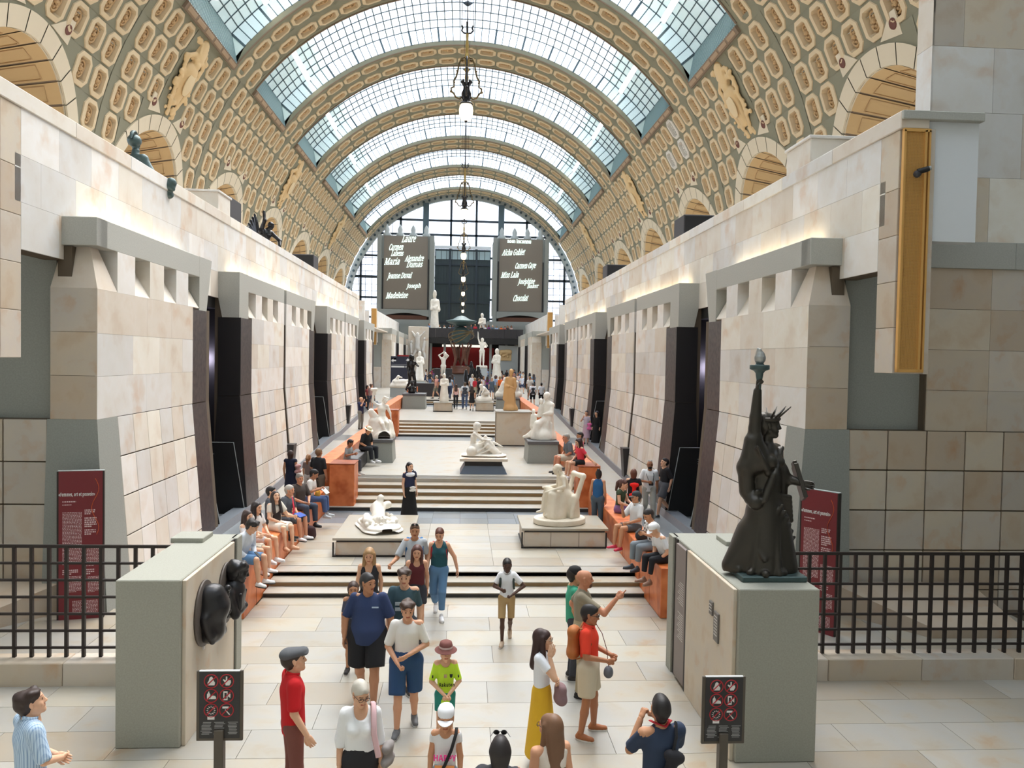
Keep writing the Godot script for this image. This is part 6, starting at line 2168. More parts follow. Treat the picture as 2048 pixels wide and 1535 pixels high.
func hair(t: Node, ht: Transform3D, hr: Array):
	var kind: String = hr[0]
	if kind == "bald": return
	var c: Color = hr[1]
	var key := "hair_" + kind
	if not cache.has(key):
		var F := Field.new(Vector3(-0.2, -0.62, -0.24), Vector3(0.2, 0.22, 0.2), 0.0125)
		F.cap(Vector3(0, 0.045, -0.035), Vector3(0, 0.045, 0.01), 0.1, 0.09, 0.02, 0, Vector3.RIGHT, 0.88)
		match kind:
			"short":
				F.cap(Vector3(0, 0.0, -0.05), Vector3(0, -0.06, -0.055), 0.075, 0.045, 0.03)
				F.cap(Vector3(0, 0.1, 0.0), Vector3(0, 0.09, 0.06), 0.05, 0.035, 0.04)
			"full":
				F.cap(Vector3(0, 0.0, -0.055), Vector3(0, -0.06, -0.06), 0.08, 0.05, 0.03)
				for k in 9:
					var a := TAU * k / 9.0
					F.ball(Vector3(cos(a) * 0.07, 0.075 + 0.02 * sin(3 * a), sin(a) * 0.075 - 0.01), 0.046, 0.02)
			"crop":
				F.cap(Vector3(0, -0.0, -0.05), Vector3(0, -0.05, -0.05), 0.07, 0.045, 0.03)
			"bob":
				F.cap(Vector3(0, 0.0, -0.045), Vector3(0, -0.08, -0.05), 0.095, 0.075, 0.03)
		if kind in ["long", "longer", "pony", "bun"]:
			F.cap(Vector3(0, 0.0, -0.05), Vector3(0, -0.07, -0.06), 0.08, 0.055, 0.03)
		F.cap(Vector3(0, -0.05, 0.095), Vector3(0, 0.005, 0.128), 0.078, 0.07, 0.0, 0, Vector3.ZERO, 1.0, true)
		F.cap(Vector3(0, -0.14, 0.07), Vector3(0, -0.08, 0.06), 0.08, 0.07, 0.0, 0, Vector3.ZERO, 1.0, true)
		match kind:
			"long", "longer":
				var e := -0.32 if kind == "long" else -0.5
				F.cap(Vector3(0.03, -0.02, -0.06), Vector3(0.04, e, -0.11), 0.075, 0.06, 0.04, 0, Vector3(0, 0, 1), 0.7)
				F.cap(Vector3(-0.03, -0.02, -0.06), Vector3(-0.04, e, -0.11), 0.075, 0.06, 0.04, 0, Vector3(0, 0, 1), 0.7)
				for s in [-1.0, 1.0]: F.cap(Vector3(s * 0.075, 0.04, 0.0), Vector3(s * 0.09, e * 0.75, 0.02), 0.03, 0.035, 0.03)
			"pony":
				F.cap(Vector3(0, 0.05, -0.13), Vector3(0, -0.02, -0.16), 0.035, 0.035, 0.02)
				F.cap(Vector3(0, -0.02, -0.16), Vector3(0, -0.22, -0.15), 0.035, 0.02, 0.02)
			"bun":
				F.ball(Vector3(0, 0.13, -0.08), 0.048, 0.015)
			"side":
				pass
		cache[key] = F.mesh(0.012, 14.0, 5, 0.25 if kind.begins_with("long") else 1.0)
	var o := obj("hair", cache[key], cmat(c, 0.55), t)
	o.transform = ht

func hat(t: Node, ht: Transform3D, q: Array):
	var b := MB.new()
	var o: MeshInstance3D
	match q[0]:
		"cap":
			b.lathe([Vector2(0.096, 0.05), Vector2(0.1, 0.07), Vector2(0.097, 0.105), Vector2(0.08, 0.14), Vector2(0.04, 0.16), Vector2(0.001, 0.164)], 18, Vector3(0, 0, -0.012), Basis.IDENTITY, 0.93, 1.08)
			var poly := PackedVector2Array()
			for k in 11: poly.append(Vector2(sin(lerpf(-1.25, 1.25, k / 10.0)) * 0.088, -0.05 - cos(lerpf(-1.25, 1.25, k / 10.0)) * 0.13))
			poly.reverse()
			b.prism(poly, Vector3(0, 0.052, 0), Vector3.RIGHT, Vector3(0, 0.18, -1).normalized(), Vector3(0, -1, -0.18).normalized(), 0.008)
			o = obj("cap", b.mesh(), cmat(q[1]), t)
		"flat":
			var F := Field.new(Vector3(-0.16, -0.02, -0.2), Vector3(0.16, 0.22, 0.24), 0.011)
			F.cap(Vector3(0, 0.09, -0.05), Vector3(0, 0.075, 0.085), 0.098, 0.075, 0.03, 0, Vector3.UP, 0.62)
			F.cap(Vector3(-0.045, 0.055, 0.12), Vector3(0.045, 0.055, 0.12), 0.03, 0.03, 0.03, 0, Vector3.UP, 0.4)
			o = obj("flat_cap", F.mesh(0.004, 12.0), cmat(q[1]), t)
		"bucket", "straw":
			var r := 0.165 if q[0] == "straw" else 0.16
			b.lathe([Vector2(0.09, 0.045), Vector2(r, 0.02 if q[0] == "bucket" else 0.04), Vector2(r + 0.004, 0.025 if q[0] == "bucket" else 0.045), Vector2(0.1, 0.062), Vector2(0.098, 0.09), Vector2(0.085, 0.135), Vector2(0.05, 0.152), Vector2(0.001, 0.156)], 22, Vector3(0, 0, -0.01), Basis.IDENTITY, 0.95, 1.05)
			o = obj("hat", b.mesh(), cmat(q[1]), t)
			if q.size() > 2:
				var c := MB.new()
				c.lathe([Vector2(0.101, 0.064), Vector2(0.1, 0.09)], 22, Vector3(0, 0, -0.01), Basis.IDENTITY, 0.96, 1.06)
				obj("hat_band", c.mesh(), cmat(q[2]), o)
	o.transform = ht

func glasses(t: Node, ht: Transform3D, q: Array):   # [where, colour]: "eyes" or "top"
	var b := MB.new()
	var y := 0.01 if q[0] == "eyes" else 0.125
	var z := 0.108 if q[0] == "eyes" else 0.06
	for s in [-1.0, 1.0]:
		var ring := []
		for k in 13: ring.append(Vector3(s * 0.034 + cos(TAU * k / 12) * 0.025, y + sin(TAU * k / 12) * 0.02, z))
		b.tube(ring, 0.0035, 4, false)
		b.tube([Vector3(s * 0.06, y + 0.006, z - 0.004), Vector3(s * 0.088, y + 0.008, z - 0.1)], 0.003, 4)
		if q.size() > 2: b.ball(Vector3(s * 0.034, y, z), Vector3(0.024, 0.018, 0.004), 10, 4)
	b.tube([Vector3(-0.01, y + 0.004, z + 0.003), Vector3(0.01, y + 0.004, z + 0.003)], 0.003, 4)
	var o := obj("glasses", b.mesh(), cmat(q[1], 0.3), t)
	o.transform = ht

func bag_mesh(s: Vector3, r := 0.3) -> ArrayMesh:   # soft box
	var key := "bag%.2f%.2f%.2f" % [s.x, s.y, s.z]
	if not cache.has(key):
		var F := Field.new(-s * 0.75, s * 0.75, minf(s.x, minf(s.y, s.z)) * 0.14)
		var m := minf(s.x, s.z) * 0.5
		F.cap(Vector3(-maxf(s.x * 0.5 - m, 0.001), -s.y * 0.5 + m, 0), Vector3(maxf(s.x * 0.5 - m, 0.001), -s.y * 0.5 + m, 0), m, m, 0.03)
		F.cap(Vector3(-maxf(s.x * 0.5 - m, 0.001) * 0.9, s.y * 0.5 - m, 0), Vector3(maxf(s.x * 0.5 - m, 0.001) * 0.9, s.y * 0.5 - m, 0), m * 0.85, m * 0.85, s.y * 0.3)
		F.cap(Vector3(0, -s.y * 0.5 + m, 0), Vector3(0, s.y * 0.5 - m, 0), m, m * 0.9, 0.05)
		cache[key] = F.mesh(0.004, 12.0)
	return cache[key]

func strap(called: String, par: Node, pts: Array, m, r := 0.014) -> MeshInstance3D:
	var b := MB.new()
	b.tube(pts, r, 6, true, 0.35)
	return obj(called, b.mesh(), m, par)

func held(called: String, label: String, cat: String, mesh: Mesh, m, at: Transform3D, group := "") -> MeshInstance3D:   # a thing carried or worn by a person: its own top-level object
	var o := obj(called, mesh, m)
	o.transform = at
	tag(o, label, cat, group)
	return o
func c(h: int) -> Color: return Color8((h >> 16) & 255, (h >> 8) & 255, h & 255)
func V(x: float, y: float, z: float) -> Vector3: return Vector3(x, y, z)
const SK1 := 0xe0b090
const SK2 := 0xc8926e
const SK3 := 0xa87050
const SKD := 0x54382c

func loc(t: Node3D, p: Vector3) -> Vector3: return t.transform * p   # a point on a person, in the world

func print_on(t: Node3D, txt: String, m, size: float, wide: float, p: Vector3, called := "shirt_print", turn := 0.0, tilt := 0.0):
	text_part(t, txt, m, size, Transform3D(Basis(Vector3.UP, turn) * Basis(Vector3.RIGHT, tilt), p), wide, true, 0.008, called)

func backpack(t: Node3D, label: String, col: Color, s: Vector3, p: Vector3, straps := true, label_cat := "backpack"):
	var o := held("backpack", label, label_cat, bag_mesh(s), cmat(col, 0.7), t.transform * Transform3D(Basis.IDENTITY, p))
	if straps:
		for e in [-1.0, 1.0]:
			strap("strap", o, [V(e * 0.1, s.y * 0.35, s.z * 0.4), V(e * 0.125, s.y * 0.52, 0.1), V(e * 0.135, s.y * 0.47, 0.2), V(e * 0.14, s.y * 0.1, 0.265), V(e * 0.15, -s.y * 0.3, 0.2), V(e * 0.13, -s.y * 0.42, s.z * 0.4)], cmat(col.darkened(0.15), 0.8), 0.024)
	return o

func visitors_near():
	var t: Node3D
	# --- right at the front of the picture
	t = person("man in pale blue striped shirt with wavy dark hair at the far left", W(-3.95, 0, 7.6), 2.35, "stand", {"h": 1.76, "cell": 0.018, "skin": c(SK1), "top": [c(0xa9c4e0), 1.0, 0.86, "striped_shirt"], "top_mat": stripe_mat(), "collar": true, "hair": ["full", c(0x33241f)], "look": [-0.35, 0.3], "bot": ["trousers", c(0x4a4e58), 2.0], "j": {"eL": V(0.24, 1.14, 0.04), "wL": V(0.06, 1.03, 0.24), "eR": V(-0.24, 1.14, 0.04), "wR": V(-0.04, 1.03, 0.25)}})
	t = person("man in red polo shirt and grey flat cap looking up to the right", W(-1.75, 0, 8.61), 1.95, "stand", {"h": 1.76, "cell": 0.017, "skin": c(SK1), "top": [c(0xc8141c), 0.9, 0.86, "polo_shirt"], "collar": true, "hair": ["crop", c(0x3c302a)], "hat": ["flat", c(0x5c5e62)], "look": [-0.15, 0.22], "bot": ["trousers", c(0x7c4a42), 2.0], "j": {"wR": V(-0.25, 0.9, 0.1)}})
	t = person("grey haired woman in white long sleeved top and glasses, front row", W(-0.95, 0, 7.96), 0.1, "stand", {"h": 1.66, "w": 0.92, "cell": 0.017, "skin": c(0xd8a888), "top": [c(0xeef0f2), 1.35, 0.9, "white_top"], "neckline": 0.05, "bust": true, "hair": ["short", c(0xc6c0b4)], "glasses": ["eyes", c(0x3a2a26)], "look": [0.35, -0.3], "bot": ["trousers", c(0x26262a), 2.0]})
	strap("scarf", t, [V(0.12, 1.5, -0.06), V(0.13, 1.51, 0.0), V(0.135, 1.42, 0.1), V(0.14, 1.25, 0.15), V(0.19, 1.0, 0.14)], cmat(c(0xd8b4b8)), 0.03)
	var hb := held("handbag", "grey shoulder bag hanging at the grey haired woman's side", "bag", bag_mesh(V(0.26, 0.24, 0.1)), cmat(c(0x8c8684)), t.transform * Transform3D(Basis(Vector3.UP, 1.2), V(0.29, 0.98, 0.02)))
	t = person("girl in white cap and white tee with pink lettering", W(-0.1, 0, 7.88), -0.05, "stand", {"h": 1.42, "w": 0.8, "head": 1.14, "cell": 0.016, "skin": c(SK2), "top": [c(0xe8e8ea), 0.35, 0.88, "white_tee"], "neckline": 0.02, "hair": ["crop", c(0x3a2c26)], "hat": ["cap", c(0xf2f4f8)], "look": [0.0, -0.12], "bot": ["shorts", c(0x9ab0c0), 0.5]})
	print_on(t, "HAPPY", cmat(c(0xff3ca0)), 0.075, 0.27, V(0.0, 1.19, 0.128))
	strap("strap", t, [V(0.13, 1.49, -0.04), V(0.13, 1.46, 0.06), V(0.08, 1.3, 0.14), V(0.0, 1.1, 0.14), V(-0.15, 0.9, 0.08)], cmat(c(0x222224)), 0.02)
	for k in 2: bx("print_band", t, cmat([c(0xf0a060), c(0xe8d070)][k]), V(-0.12, 1.06 - 0.06 * k, 0.128), V(0.12, 1.1 - 0.06 * k, 0.134))
	t = person("boy in neon yellow football shirt and brown bucket hat", W(-0.14, 0, 9.86), 0.05, "stand", {"h": 1.36, "w": 0.82, "head": 1.16, "cell": 0.017, "skin": c(SK1), "top": [c(0xc8f03c), 0.95, 0.78, "football_shirt"], "neckline": 0.03, "hair": ["crop", c(0x8a6a48)], "hat": ["bucket", c(0x7a4a44), c(0xe0c8c4)], "look": [0.05, -0.05], "bot": ["shorts", c(0x2a8a80), 0.6], "hands": ["fist", "fist"], "j": {"eL": V(0.22, 1.14, 0.0), "wL": V(0.05, 1.0, 0.2), "eR": V(-0.22, 1.14, 0.0), "wR": V(-0.02, 1.0, 0.21)}})
	print_on(t, "Rakuten", cmat(c(0x16181a)), 0.06, 0.24, V(0.02, 1.13, 0.132))
	var crest := MB.new()
	crest.prism(PackedVector2Array([V2(-0.025, 0.03), V2(-0.02, -0.015), V2(0, -0.032), V2(0.02, -0.015), V2(0.025, 0.03)]), V(0.085, 1.27, 0.122), Vector3.RIGHT, Vector3.UP, Vector3(0, 0, 1), 0.008)
	obj("crest", crest.mesh(), cmat(c(0x1c2a20)), t)
	bx("badge", t, cmat(c(0xb8a478)), V(-0.03, 1.245, 0.13), V(0.02, 1.3, 0.136), 0.002)
	for e in [-1.0, 1.0]:
		var cuff := MB.new()
		cuff.box(V(e * 0.205, 1.24, 0.02), V(0.02, 0.028, 0.13))
		obj("sleeve_mark", cuff.mesh(), cmat(c(0x1a1c1c)), t)
	t = person("boy in white tee with hands at his waist and blue shorts, walking", W(-0.66, 0, 10.51), 0.05, "walk", {"h": 1.7, "w": 0.98, "cell": 0.018, "skin": c(0xd6a080), "top": [c(0xe8e6e2), 0.95, 0.82, "white_tee"], "hair": ["full", c(0x4a362a)], "look": [0.1, -0.15], "bot": ["shorts", c(0x2a4a74), 0.95, 0.03], "shoes": [c(0x6a6c70), c(0xd0d0d0)], "hands": ["relaxed", "fist"], "j": {"eL": V(0.26, 1.15, 0.0), "wL": V(0.02, 1.08, 0.22), "eR": V(-0.26, 1.13, 0.0), "wR": V(-0.12, 0.97, 0.22), "kR": V(-0.11, 0.5, 0.16), "aR": V(-0.12, 0.09, 0.22), "kL": V(0.1, 0.5, 0.02), "aL": V(0.11, 0.12, -0.16)}, "toeL": V(0.1, -0.2, 1)})
	t = person("heavy set man in navy tee and black shorts striding forward", W(-1.27, 0, 11.35), 0.0, "walk", {"h": 1.83, "w": 1.12, "belly": 0.14, "arm": 1.05, "cell": 0.018, "skin": c(0xc08a68), "top": [c(0x2c3c62), 0.95, 0.84, "navy_tee"], "hair": ["short", c(0x3c3a3c)], "look": [0.75, 0.0], "bot": ["shorts", c(0x1c1c20), 0.98, 0.035], "shoes": [c(0x6a6a68), c(0x5a5a58)], "j": {"eL": V(0.3, 1.14, -0.02), "wL": V(0.31, 0.9, 0.02), "eR": V(-0.3, 1.14, -0.02), "wR": V(-0.31, 0.9, 0.04)}})
	print_on(t, "▬▬▬", cmat(c(0xb0c4d8)), 0.02, 0.09, V(0.11, 1.33, 0.155))
	t = person("teenager in dark teal tee with pale print behind the boy in white", W(-0.8, 0, 11.86), 0.0, "walk", {"h": 1.77, "w": 0.98, "skin": c(0xdcac8c), "top": [c(0x3c5660), 0.95, 0.84, "teal_tee"], "hair": ["full", c(0x46342a)], "look": [0.0, -0.05], "bot": ["shorts", c(0x40444c), 0.9, 0.02]})
	for r in 2: bx("print_band", t, cmat(c(0xa8b4b8)), V(-0.12, 1.24 - r * 0.08, 0.128), V(0.13, 1.29 - r * 0.08, 0.136))
	t = person("small dark haired child half hidden behind the navy man", W(-1.62, 0, 12.4), 0.1, "stand", {"h": 1.4, "w": 0.82, "head": 1.14, "skin": c(SK2), "top": [c(0x50566a), 0.9, 0.84, "shirt"], "hair": ["bob", c(0x3e2c24)], "bot": ["shorts", c(0x30323a), 0.8]})
	t = person("blonde young woman in strapless top coming down the first steps", W(-1.5, 0, 13.47), 0.0, "walk", {"h": 1.68, "w": 0.86, "skin": c(0xe0ac8a), "top": [c(0x2a2a30), 0.0, 0.9, "black_top"], "neckline": 0.09, "hair": ["long", c(0xa8845a)], "look": [0.0, -0.15], "bot": ["shorts", c(0x26282e), 0.5]})
	t = person("young woman in maroon vest with very long brown hair", W(-0.72, 0, 13.79), 0.1, "walk", {"h": 1.66, "w": 0.86, "skin": c(0xd8a484), "top": [c(0x5a1e24), 0.0, 0.94, "maroon_vest"], "neckline": 0.05, "hair": ["longer", c(0x54302a)], "look": [-0.1, -0.05], "bot": ["shorts", c(0x2a2c34), 0.55]})
	t = person("man in grey tee with blue backpack straps and sunglasses on his head", W(-0.83, 0, 15.0), 0.05, "walk", {"h": 1.78, "skin": c(0xbe8a68), "top": [c(0xb6bcc2), 0.9, 0.86, "grey_tee"], "hair": ["short", c(0x5a4030)], "glasses": ["top", c(0x202830), 1], "bot": ["shorts", c(0x6a6c62), 0.95], "hands": ["relaxed", "fist"], "j": {"eR": V(-0.32, 1.14, 0.1), "wR": V(-0.42, 1.08, 0.3)}})
	backpack(t, "blue backpack on the man in the grey tee", c(0x2c7cc0), V(0.3, 0.42, 0.16), V(0, 1.26, -0.2))
	t = person("woman in dark teal tank top and blue jeans stepping off the stairs", W(-0.37, 0, 15.09), -0.1, "walk", {"h": 1.68, "w": 0.92, "skin": c(0xdaa484), "top": [c(0x20505a), 0.0, 0.9, "teal_tank"], "neckline": 0.05, "bust": true, "hair": ["crop", c(0x5e3426)], "look": [-0.05, -0.3], "bot": ["jeans", c(0x5c82a8), 1.75], "shoes": [c(0xe8e8ea), c(0xf0f0f0)], "j": {"eL": V(0.3, 1.18, -0.04), "wL": V(0.36, 0.95, 0.0)}})
	backpack(t, "red backpack on the woman in the teal top", c(0xc4343c), V(0.28, 0.4, 0.15), V(0, 1.26, -0.19))
	t = person("boy in white polo and khaki shorts walking alone over the paving", W(0.84, 0, 13.71), -0.05, "walk", {"h": 1.44, "w": 0.84, "head": 1.1, "cell": 0.018, "skin": c(SKD), "top": [c(0xeceef2), 0.75, 0.88, "polo_shirt"], "collar": true, "hair": ["none", c(0x1c1614)] if false else ["crop", c(0x1c1614)], "look": [0.05, -0.15], "bot": ["shorts", c(0xb89a6c), 0.95, 0.02], "shoes": [c(0xc0a890), c(0xe8e4e0)], "hands": ["fist", "fist"], "mirror": true, "j": {"eR": V(-0.26, 1.18, 0.0), "wR": V(-0.12, 1.16, 0.18), "eL": V(0.36, 1.2, 0.02), "wL": V(0.12, 1.06, 0.2)}})
	backpack(t, "dark green backpack on the boy in the white polo", c(0x44524e), V(0.26, 0.36, 0.14), V(0, 1.24, -0.17))
	t = person("bald bearded man in olive tee pointing up to the right", W(1.83, 0, 11.5), 1.35, "stand", {"h": 1.85, "w": 1.05, "cell": 0.018, "skin": c(0xc88a6a), "top": [c(0x8e8672), 0.8, 0.9, "olive_tee"], "hair": ["bald"], "look": [0.1, 0.08], "bot": ["trousers", c(0xa89a7c), 2.0], "shoes": [c(0x26221f), c(0x201e1c)], "hands": ["relaxed", "point"], "hdR": V(0.12, 0.72, 0.5), "palmR": V(0.6, -0.2, 0.3), "j": {"eR": V(-0.26, 1.24, 0.3), "wR": V(-0.2, 1.44, 0.46), "eL": V(0.3, 1.18, -0.18), "wL": V(0.2, 1.0, -0.04)}})
	var bd := MB.new()
	bd.ball(V(0, -0.085, 0.06), V(0.045, 0.042, 0.04), 10, 6)
	var bo := obj("beard", bd.mesh(), cmat(c(0x6a4c3c)), t)
	bo.transform = Transform3D(look_basis(0.1, 0.08), V(0, 1.62, 0.015))
	t = person("person in black cap hidden behind the bald man", W(1.78, 0, 12.1), 1.6, "stand", {"h": 1.72, "w": 0.95, "skin": c(SK2), "top": [c(0x3fa080), 0.6, 0.9, "green_shirt"], "hair": ["crop", c(0x2a2220)], "hat": ["cap", c(0x1c1c1e)], "bot": ["trousers", c(0x40424a), 2.0]})
	t = person("man in bright orange red polo, cream shorts and tan slip-on shoes", W(1.72, 0, 10.26), 1.25, "stand", {"h": 1.71, "w": 0.98, "cell": 0.017, "skin": c(0xb47a58), "top": [c(0xf0442c), 0.9, 0.84, "polo_shirt"], "collar": true, "hair": ["short", c(0x1e1a1a)], "glasses": ["eyes", c(0x201c1c)], "look": [-0.1, -0.08], "bot": ["shorts", c(0xd0c6b0), 0.8, 0.025], "shoes": [c(0xa4643c), c(0xe8e6e2)], "hands": ["fist", "fist"], "j": {"eR": V(-0.25, 1.14, 0.0), "wR": V(-0.14, 1.08, 0.26), "eL": V(0.24, 1.14, 0.02), "wL": V(0.1, 1.08, 0.28), "hR": V(-0.1, 0.93, 0), "kR": V(-0.14, 0.5, 0.0), "aR": V(-0.17, 0.085, -0.06), "kL": V(0.13, 0.5, 0.06), "aL": V(0.16, 0.085, 0.06)}})
	backpack(t, "tan leather backpack on the man in the orange polo", c(0xb06a34), V(0.3, 0.44, 0.17), V(0, 1.24, -0.21))
	var cam := held("camera_bag", "small grey camera bag hanging in front of the man in orange", "bag", bag_mesh(V(0.14, 0.14, 0.1)), cmat(c(0x6c7078)), t.transform * Transform3D(Basis.IDENTITY, V(0.06, 0.86, 0.26)))
	strap("strap", cam, [V(0, 0.06, 0), V(0.0, 0.3, -0.03), V(0.02, 0.5, -0.1), V(0.05, 0.66, -0.22)], cmat(c(0x6a2420)), 0.012)
	t = person("woman with long dark hair on the phone in white tee and yellow skirt", W(1.03, 0, 9.54), 1.3, "stand", {"h": 1.64, "w": 0.86, "cell": 0.017, "skin": c(0xdcae8e), "top": [c(0xecf0f6), 0.6, 0.9, "white_tee"], "bust": true, "hair": ["long", c(0x38221f)], "glasses": ["eyes", c(0xb0a090)], "look": [0.0, -0.02], "bot": ["skirt", c(0xe4b42c), 1.85], "shoes": [c(0xb08a6a), c(0xd8d0c8)], "hands": ["relaxed", "flat"], "hdR": V(0.15, 0.9, 0.15), "palmR": V(0.9, 0.0, -0.3), "j": {"eR": V(-0.2, 1.2, 0.2), "wR": V(-0.13, 1.44, 0.12), "eL": V(0.2, 1.16, 0.06), "wL": V(-0.08, 1.16, 0.2)}})
	var mb := held("handbag", "mauve drawstring shoulder bag on the woman in yellow", "bag", bag_mesh(V(0.26, 0.27, 0.14)), cmat(c(0x8a6e70)), t.transform * Transform3D(Basis(Vector3.UP, 0.5), V(-0.1, 0.98, 0.26)))
	strap("strap", mb, [V(0, 0.1, 0), V(0.06, 0.2, -0.08), V(0.14, 0.36, -0.16), V(0.22, 0.5, -0.24)], cmat(c(0x4a3838)), 0.01)
	t = person("woman seen from behind with long streaked brown hair and glasses", W(0.86, 0, 7.18), 3.5, "stand", {"h": 1.66, "w": 0.92, "cell": 0.017, "skin": c(0xd8a07e), "top": [c(0xe8ddd0), 0.0, 0.9, "cream_top"], "hair": ["longer", c(0x7a5840)], "glasses": ["eyes", c(0x3a2420)], "look": [0.45, 0.0], "bot": ["shorts", c(0x5a5a60), 0.6]})
	t = person("dark haired head at the bottom edge with sunglasses pushed up", W(0.38, 0, 6.74), 3.1, "stand", {"h": 1.68, "w": 0.92, "skin": c(0xd0a080), "top": [c(0x3a3a40), 0.5, 0.9, "shirt"], "hair": ["bob", c(0x2a2424)], "glasses": ["top", c(0x1c1c1e), 1], "bot": ["trousers", c(0x30323a), 2.0]})
	t = person("man seen from behind in navy tee with black sling bag", W(1.92, 0, 7.32), 3.35, "stand", {"h": 1.77, "w": 1.06, "cell": 0.017, "skin": c(0xc28e6a), "top": [c(0x2e3c54), 0.9, 0.86, "navy_tee"], "hair": ["short", c(0x201c1c)], "look": [-0.2, 0.05], "bot": ["trousers", c(0x34363c), 2.0], "hands": ["fist", "fist"], "j": {"eL": V(0.24, 1.2, 0.14), "wL": V(0.1, 1.44, 0.22), "eR": V(-0.24, 1.2, 0.14), "wR": V(-0.1, 1.4, 0.24)}})
	strap("red_strap", t, [V(0.08, 1.5, 0.05), V(0.085, 1.52, -0.03), V(0.0, 1.5, -0.1), V(-0.085, 1.52, -0.03), V(-0.08, 1.5, 0.05)], cmat(c(0xb82430)), 0.02)
	var sl := held("sling_bag", "black sling bag across the back of the man in navy", "bag", bag_mesh(V(0.24, 0.34, 0.11)), cmat(c(0x24242a)), t.transform * Transform3D(Basis(Vector3(0, 0, 1), 0.35), V(-0.02, 1.14, -0.17)))
	strap("strap", sl, [V(0.02, 0.14, 0.01), V(0.03, 0.28, 0.02), V(0.02, 0.38, 0.12)], cmat(c(0x1e1e22)), 0.035)
	strap("strap", sl, [V(-0.02, -0.14, 0.02), V(-0.1, -0.2, 0.06), V(-0.2, -0.18, 0.14)], cmat(c(0x1e1e22)), 0.03)

func V2(x: float, y: float) -> Vector2: return Vector2(x, y)

func stripe_mat() -> StandardMaterial3D:
	if M.has("stripes"): return M.stripes
	var im := Image.create(64, 64, false, Image.FORMAT_RGB8)
	im.fill(c(0xc6dcf0))
	for k in 4: im.fill_rect(Rect2i(k * 16, 0, 6, 64), c(0x86a6cc))
	var m := mat("stripes", Color.WHITE, 0.85)
	tri(m, ImageTexture.create_from_image(im), 11.0, false)
	return m

func check_mat(a: Color, b: Color, key: String) -> StandardMaterial3D:
	if M.has(key): return M[key]
	var im := Image.create(64, 64, false, Image.FORMAT_RGB8)
	im.fill(a)
	for i in 4:
		for j in 4:
			if (i + j) % 2 == 0: im.fill_rect(Rect2i(i * 16 + 2, j * 16 + 2, 12, 12), b)
	var m := mat(key, Color.WHITE, 0.85)
	tri(m, ImageTexture.create_from_image(im), 4.0, false)
	return m

func sit(label: String, x: float, d: float, seat: float, yaw: float, o: Dictionary, group := "") -> Node3D:
	var sc: float = o.get("h", 1.7) / 1.75
	var base := {"cell": 0.021}
	base.merge(o, true)
	return person(label, W(x, seat + 0.1 * sc - 0.95 * sc, d), yaw, "sit", base, group)

